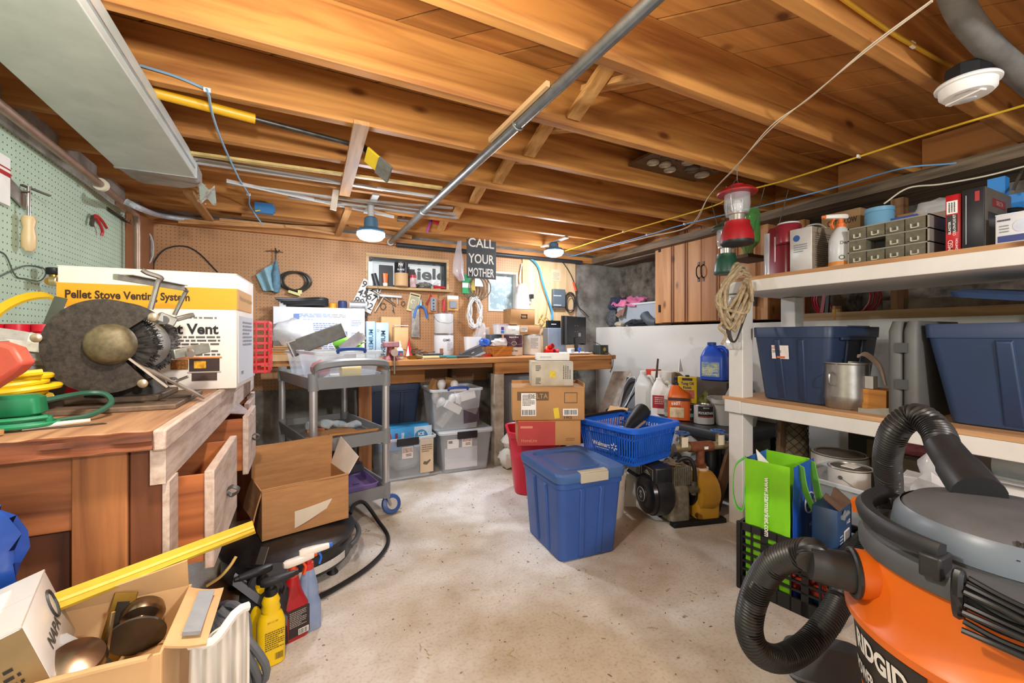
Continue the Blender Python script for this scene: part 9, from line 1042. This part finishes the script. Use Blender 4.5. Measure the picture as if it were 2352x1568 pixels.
FM = M('dcdedf', 0.35, 0, 0.12, 8, 0.1)
for k in range(4): one('foam_roll', G().cyl((0, 0, 0), (.02, -.75, 0), .055, n=22).jit(.006, 14), FM, ('white wrapped roll nearest the front under the middle shelf', 'white wrapped roll behind the front roll under the shelf', 'white wrapped roll at the back under the middle shelf', 'white wrapped roll lying on top of the other rolls')[k], 'roll', 'wrapped rolls under the shelf', (2.30 + .12 * k if k < 3 else 2.42, .62, .47 if k < 3 else .565))
one('support_box', G().box(-.27, -.62, 0, .24, .12, .41), M('cfcac2', 0.6, 0, 0.1, 6), 'pale carton on the floor carrying the wrapped rolls', 'box', loc=(2.42, .52, .001))
t = thing('wrapped_pack', 'clear plastic wrapped pack with printed green label before the rolls', 'pack', (2.205, .42, .414)); ob('pack_body', G().tub([(0, .12, .50), (.10, .11, .48), (.115, .08, .44)], .03, 4).jit(.008, 14), M('d3d6d6', 0.2, 0, 0.12, 14, 0.1), t); [print_lines((-.061, .16 - .13 * k, .06), -Y_, Z_, .05, .07, 5, M('33353a', 0.6), t, seed=120 + k, th=.006) for k in range(3)]; patch('green_mark', (-.062, -.02, .02), -Y_, Z_, .03, .03, M('3fa65a', 0.5), t, .006)
one('crumpled_film', G().blob((0, 0, .10), .09, .12, .12, 22, .6, 4).jit(.03, 14), M('dcdee0', 0.12, 0, 0.1, 14, 0.2, clear=0.35), 'crumpled clear plastic film heaped beside the vacuum hose', 'film', loc=(2.08, .66, .37)); one('support_box', G().box(-.06, -.10, 0, .06, .10, .385), M('4a463f', 0.8), 'dark box on the floor under the crumpled plastic film', 'box', loc=(2.08, .66, .001)); one('pink_insulation', G().blob((0, 0, 0.0), .08, .12, .06, 20, .5, 8).jit(.02, 18), M('c9707c', 0.85, 0, 0.3, 20, 0.2), 'pink fibrous bundle tucked under the middle shelf', 'bundle', loc=(2.50, .86, .56)); one('support_box', G().box(-.08, -.12, 0, .08, .12, .515), M('5a4a3a', 0.8, 0, 0.2, 6), 'brown box on the floor under the pink bundle', 'box', loc=(2.50, .86, .001))
one('green_tarp', G().blob((0, 0, 0), .06, .12, .07, 18, .5, 3).jit(.02, 14), M('4f9c2c', 0.6, 0, 0.2, 12), 'bright green cloth bundle high under the shelf at the wall', 'cloth', loc=(2.80, 1.16, .60)); one('black_box', G().box(-.05, -.08, 0, .05, .08, .09), BLACK, 'black plastic box beside the green cloth under shelf', 'box', loc=(2.66, 1.00, .52)); one('tall_carton', G().box(-.09, -.14, 0, .09, .14, .518), M('6d5a44', 0.8, 0, 0.2, 6), 'tall brown carton at the wall below the black plastic box', 'box', loc=(2.70, .98, .001)) ; one('green_stand', G().box(-.06, -.08, 0, .06, .08, .54), M('4a4438', 0.8), 'dark tall crate under the green cloth at the wall', 'crate', loc=(2.84, 1.20, .001))
t = thing('mesh_pillar', 'brown leaning cylinder wrapped in crackled netting behind the green bag', 'cylinder'); ob('core', G().tube([(2.38, 1.36, .06), (2.50, 1.42, .35), (2.56, 1.46, .60)], [.075, .075, .07], 24), M('8a7a60', 0.85, 0, 0.5, 10, 0.3, col2='4a3f30'), t); g = G()
for k in range(10):
    for s in (-1, 1): g.tube([Vector((2.38, 1.36, .06)).lerp(Vector((2.56, 1.46, .60)), i / 16) + Vector((.079 * math.cos(s * i * .5 + k * .63), .079 * math.sin(s * i * .5 + k * .63), 0)) for i in range(17)], .0018, 4)
ob('netting', g, M('2a241c', 0.7), t); one('white_paper', G().prism([(0, 0), (.12, .01), (.03, .12)], .003).xf(Matrix.Rotation(R(70), 4, 'X')), PAPER, 'crumpled white paper poking up behind the green bag', 'paper', loc=R10 @ Vector((-.10, .11, .45))); one('leaning_lath', G().beam((0, 0, .002), (.10, .02, .66), .05, .02, (0, 1, 0)), wood('7a5c40', '4f3826', 'z', 3), 'brown slat leaning behind the shelf post and the green bag', 'slat', loc=(2.34, 1.42, 0))
# sawdust and crumbs on the floor
g = G(); q = random.Random(77)
for k in range(300):
    x, y = q.uniform(.05, 1.75), q.uniform(.7, 2.9); a = q.uniform(0, 6.3); l = q.uniform(.0015, .005) * (2.2 if k % 23 == 0 else 1); d = Vector((math.cos(a), math.sin(a), 0)); n = Vector((-d.y, d.x, 0)) * q.uniform(.001, .002); p = Vector((x, y, .001)); g.add([p - d * l - n, p + d * l - n, p + d * l + n, p - d * l + n, p + Z_ * .003], [(0, 1, 4), (1, 2, 4), (2, 3, 4), (3, 0, 4)])
tag(ob('floor_debris', g, M('84715a', 0.9, 0, 0.4, 30, isl=.5), sm=False), 'crumbs and wood shavings scattered on the concrete floor', 'debris', None, 'stuff')
g = G(); q = random.Random(78)
for k in range(26):
    x, y = q.uniform(.1, 1.7), q.uniform(.75, 2.4); P = [Vector((x, y, .002))]; a = q.uniform(0, 6.3)
    for j in range(7): a += q.uniform(-.9, .9); P.append(P[-1] + Vector((math.cos(a), math.sin(a), 0)) * .006 + Z_ * (.003 if j % 2 else -.002))
    g.tube(P, .0012, 4)
tag(ob('wood_shavings', g, M('b9a27c', 0.9, 0, 0.2, 30)), 'curled pale wood shavings on the concrete floor', 'shavings', None, 'stuff')
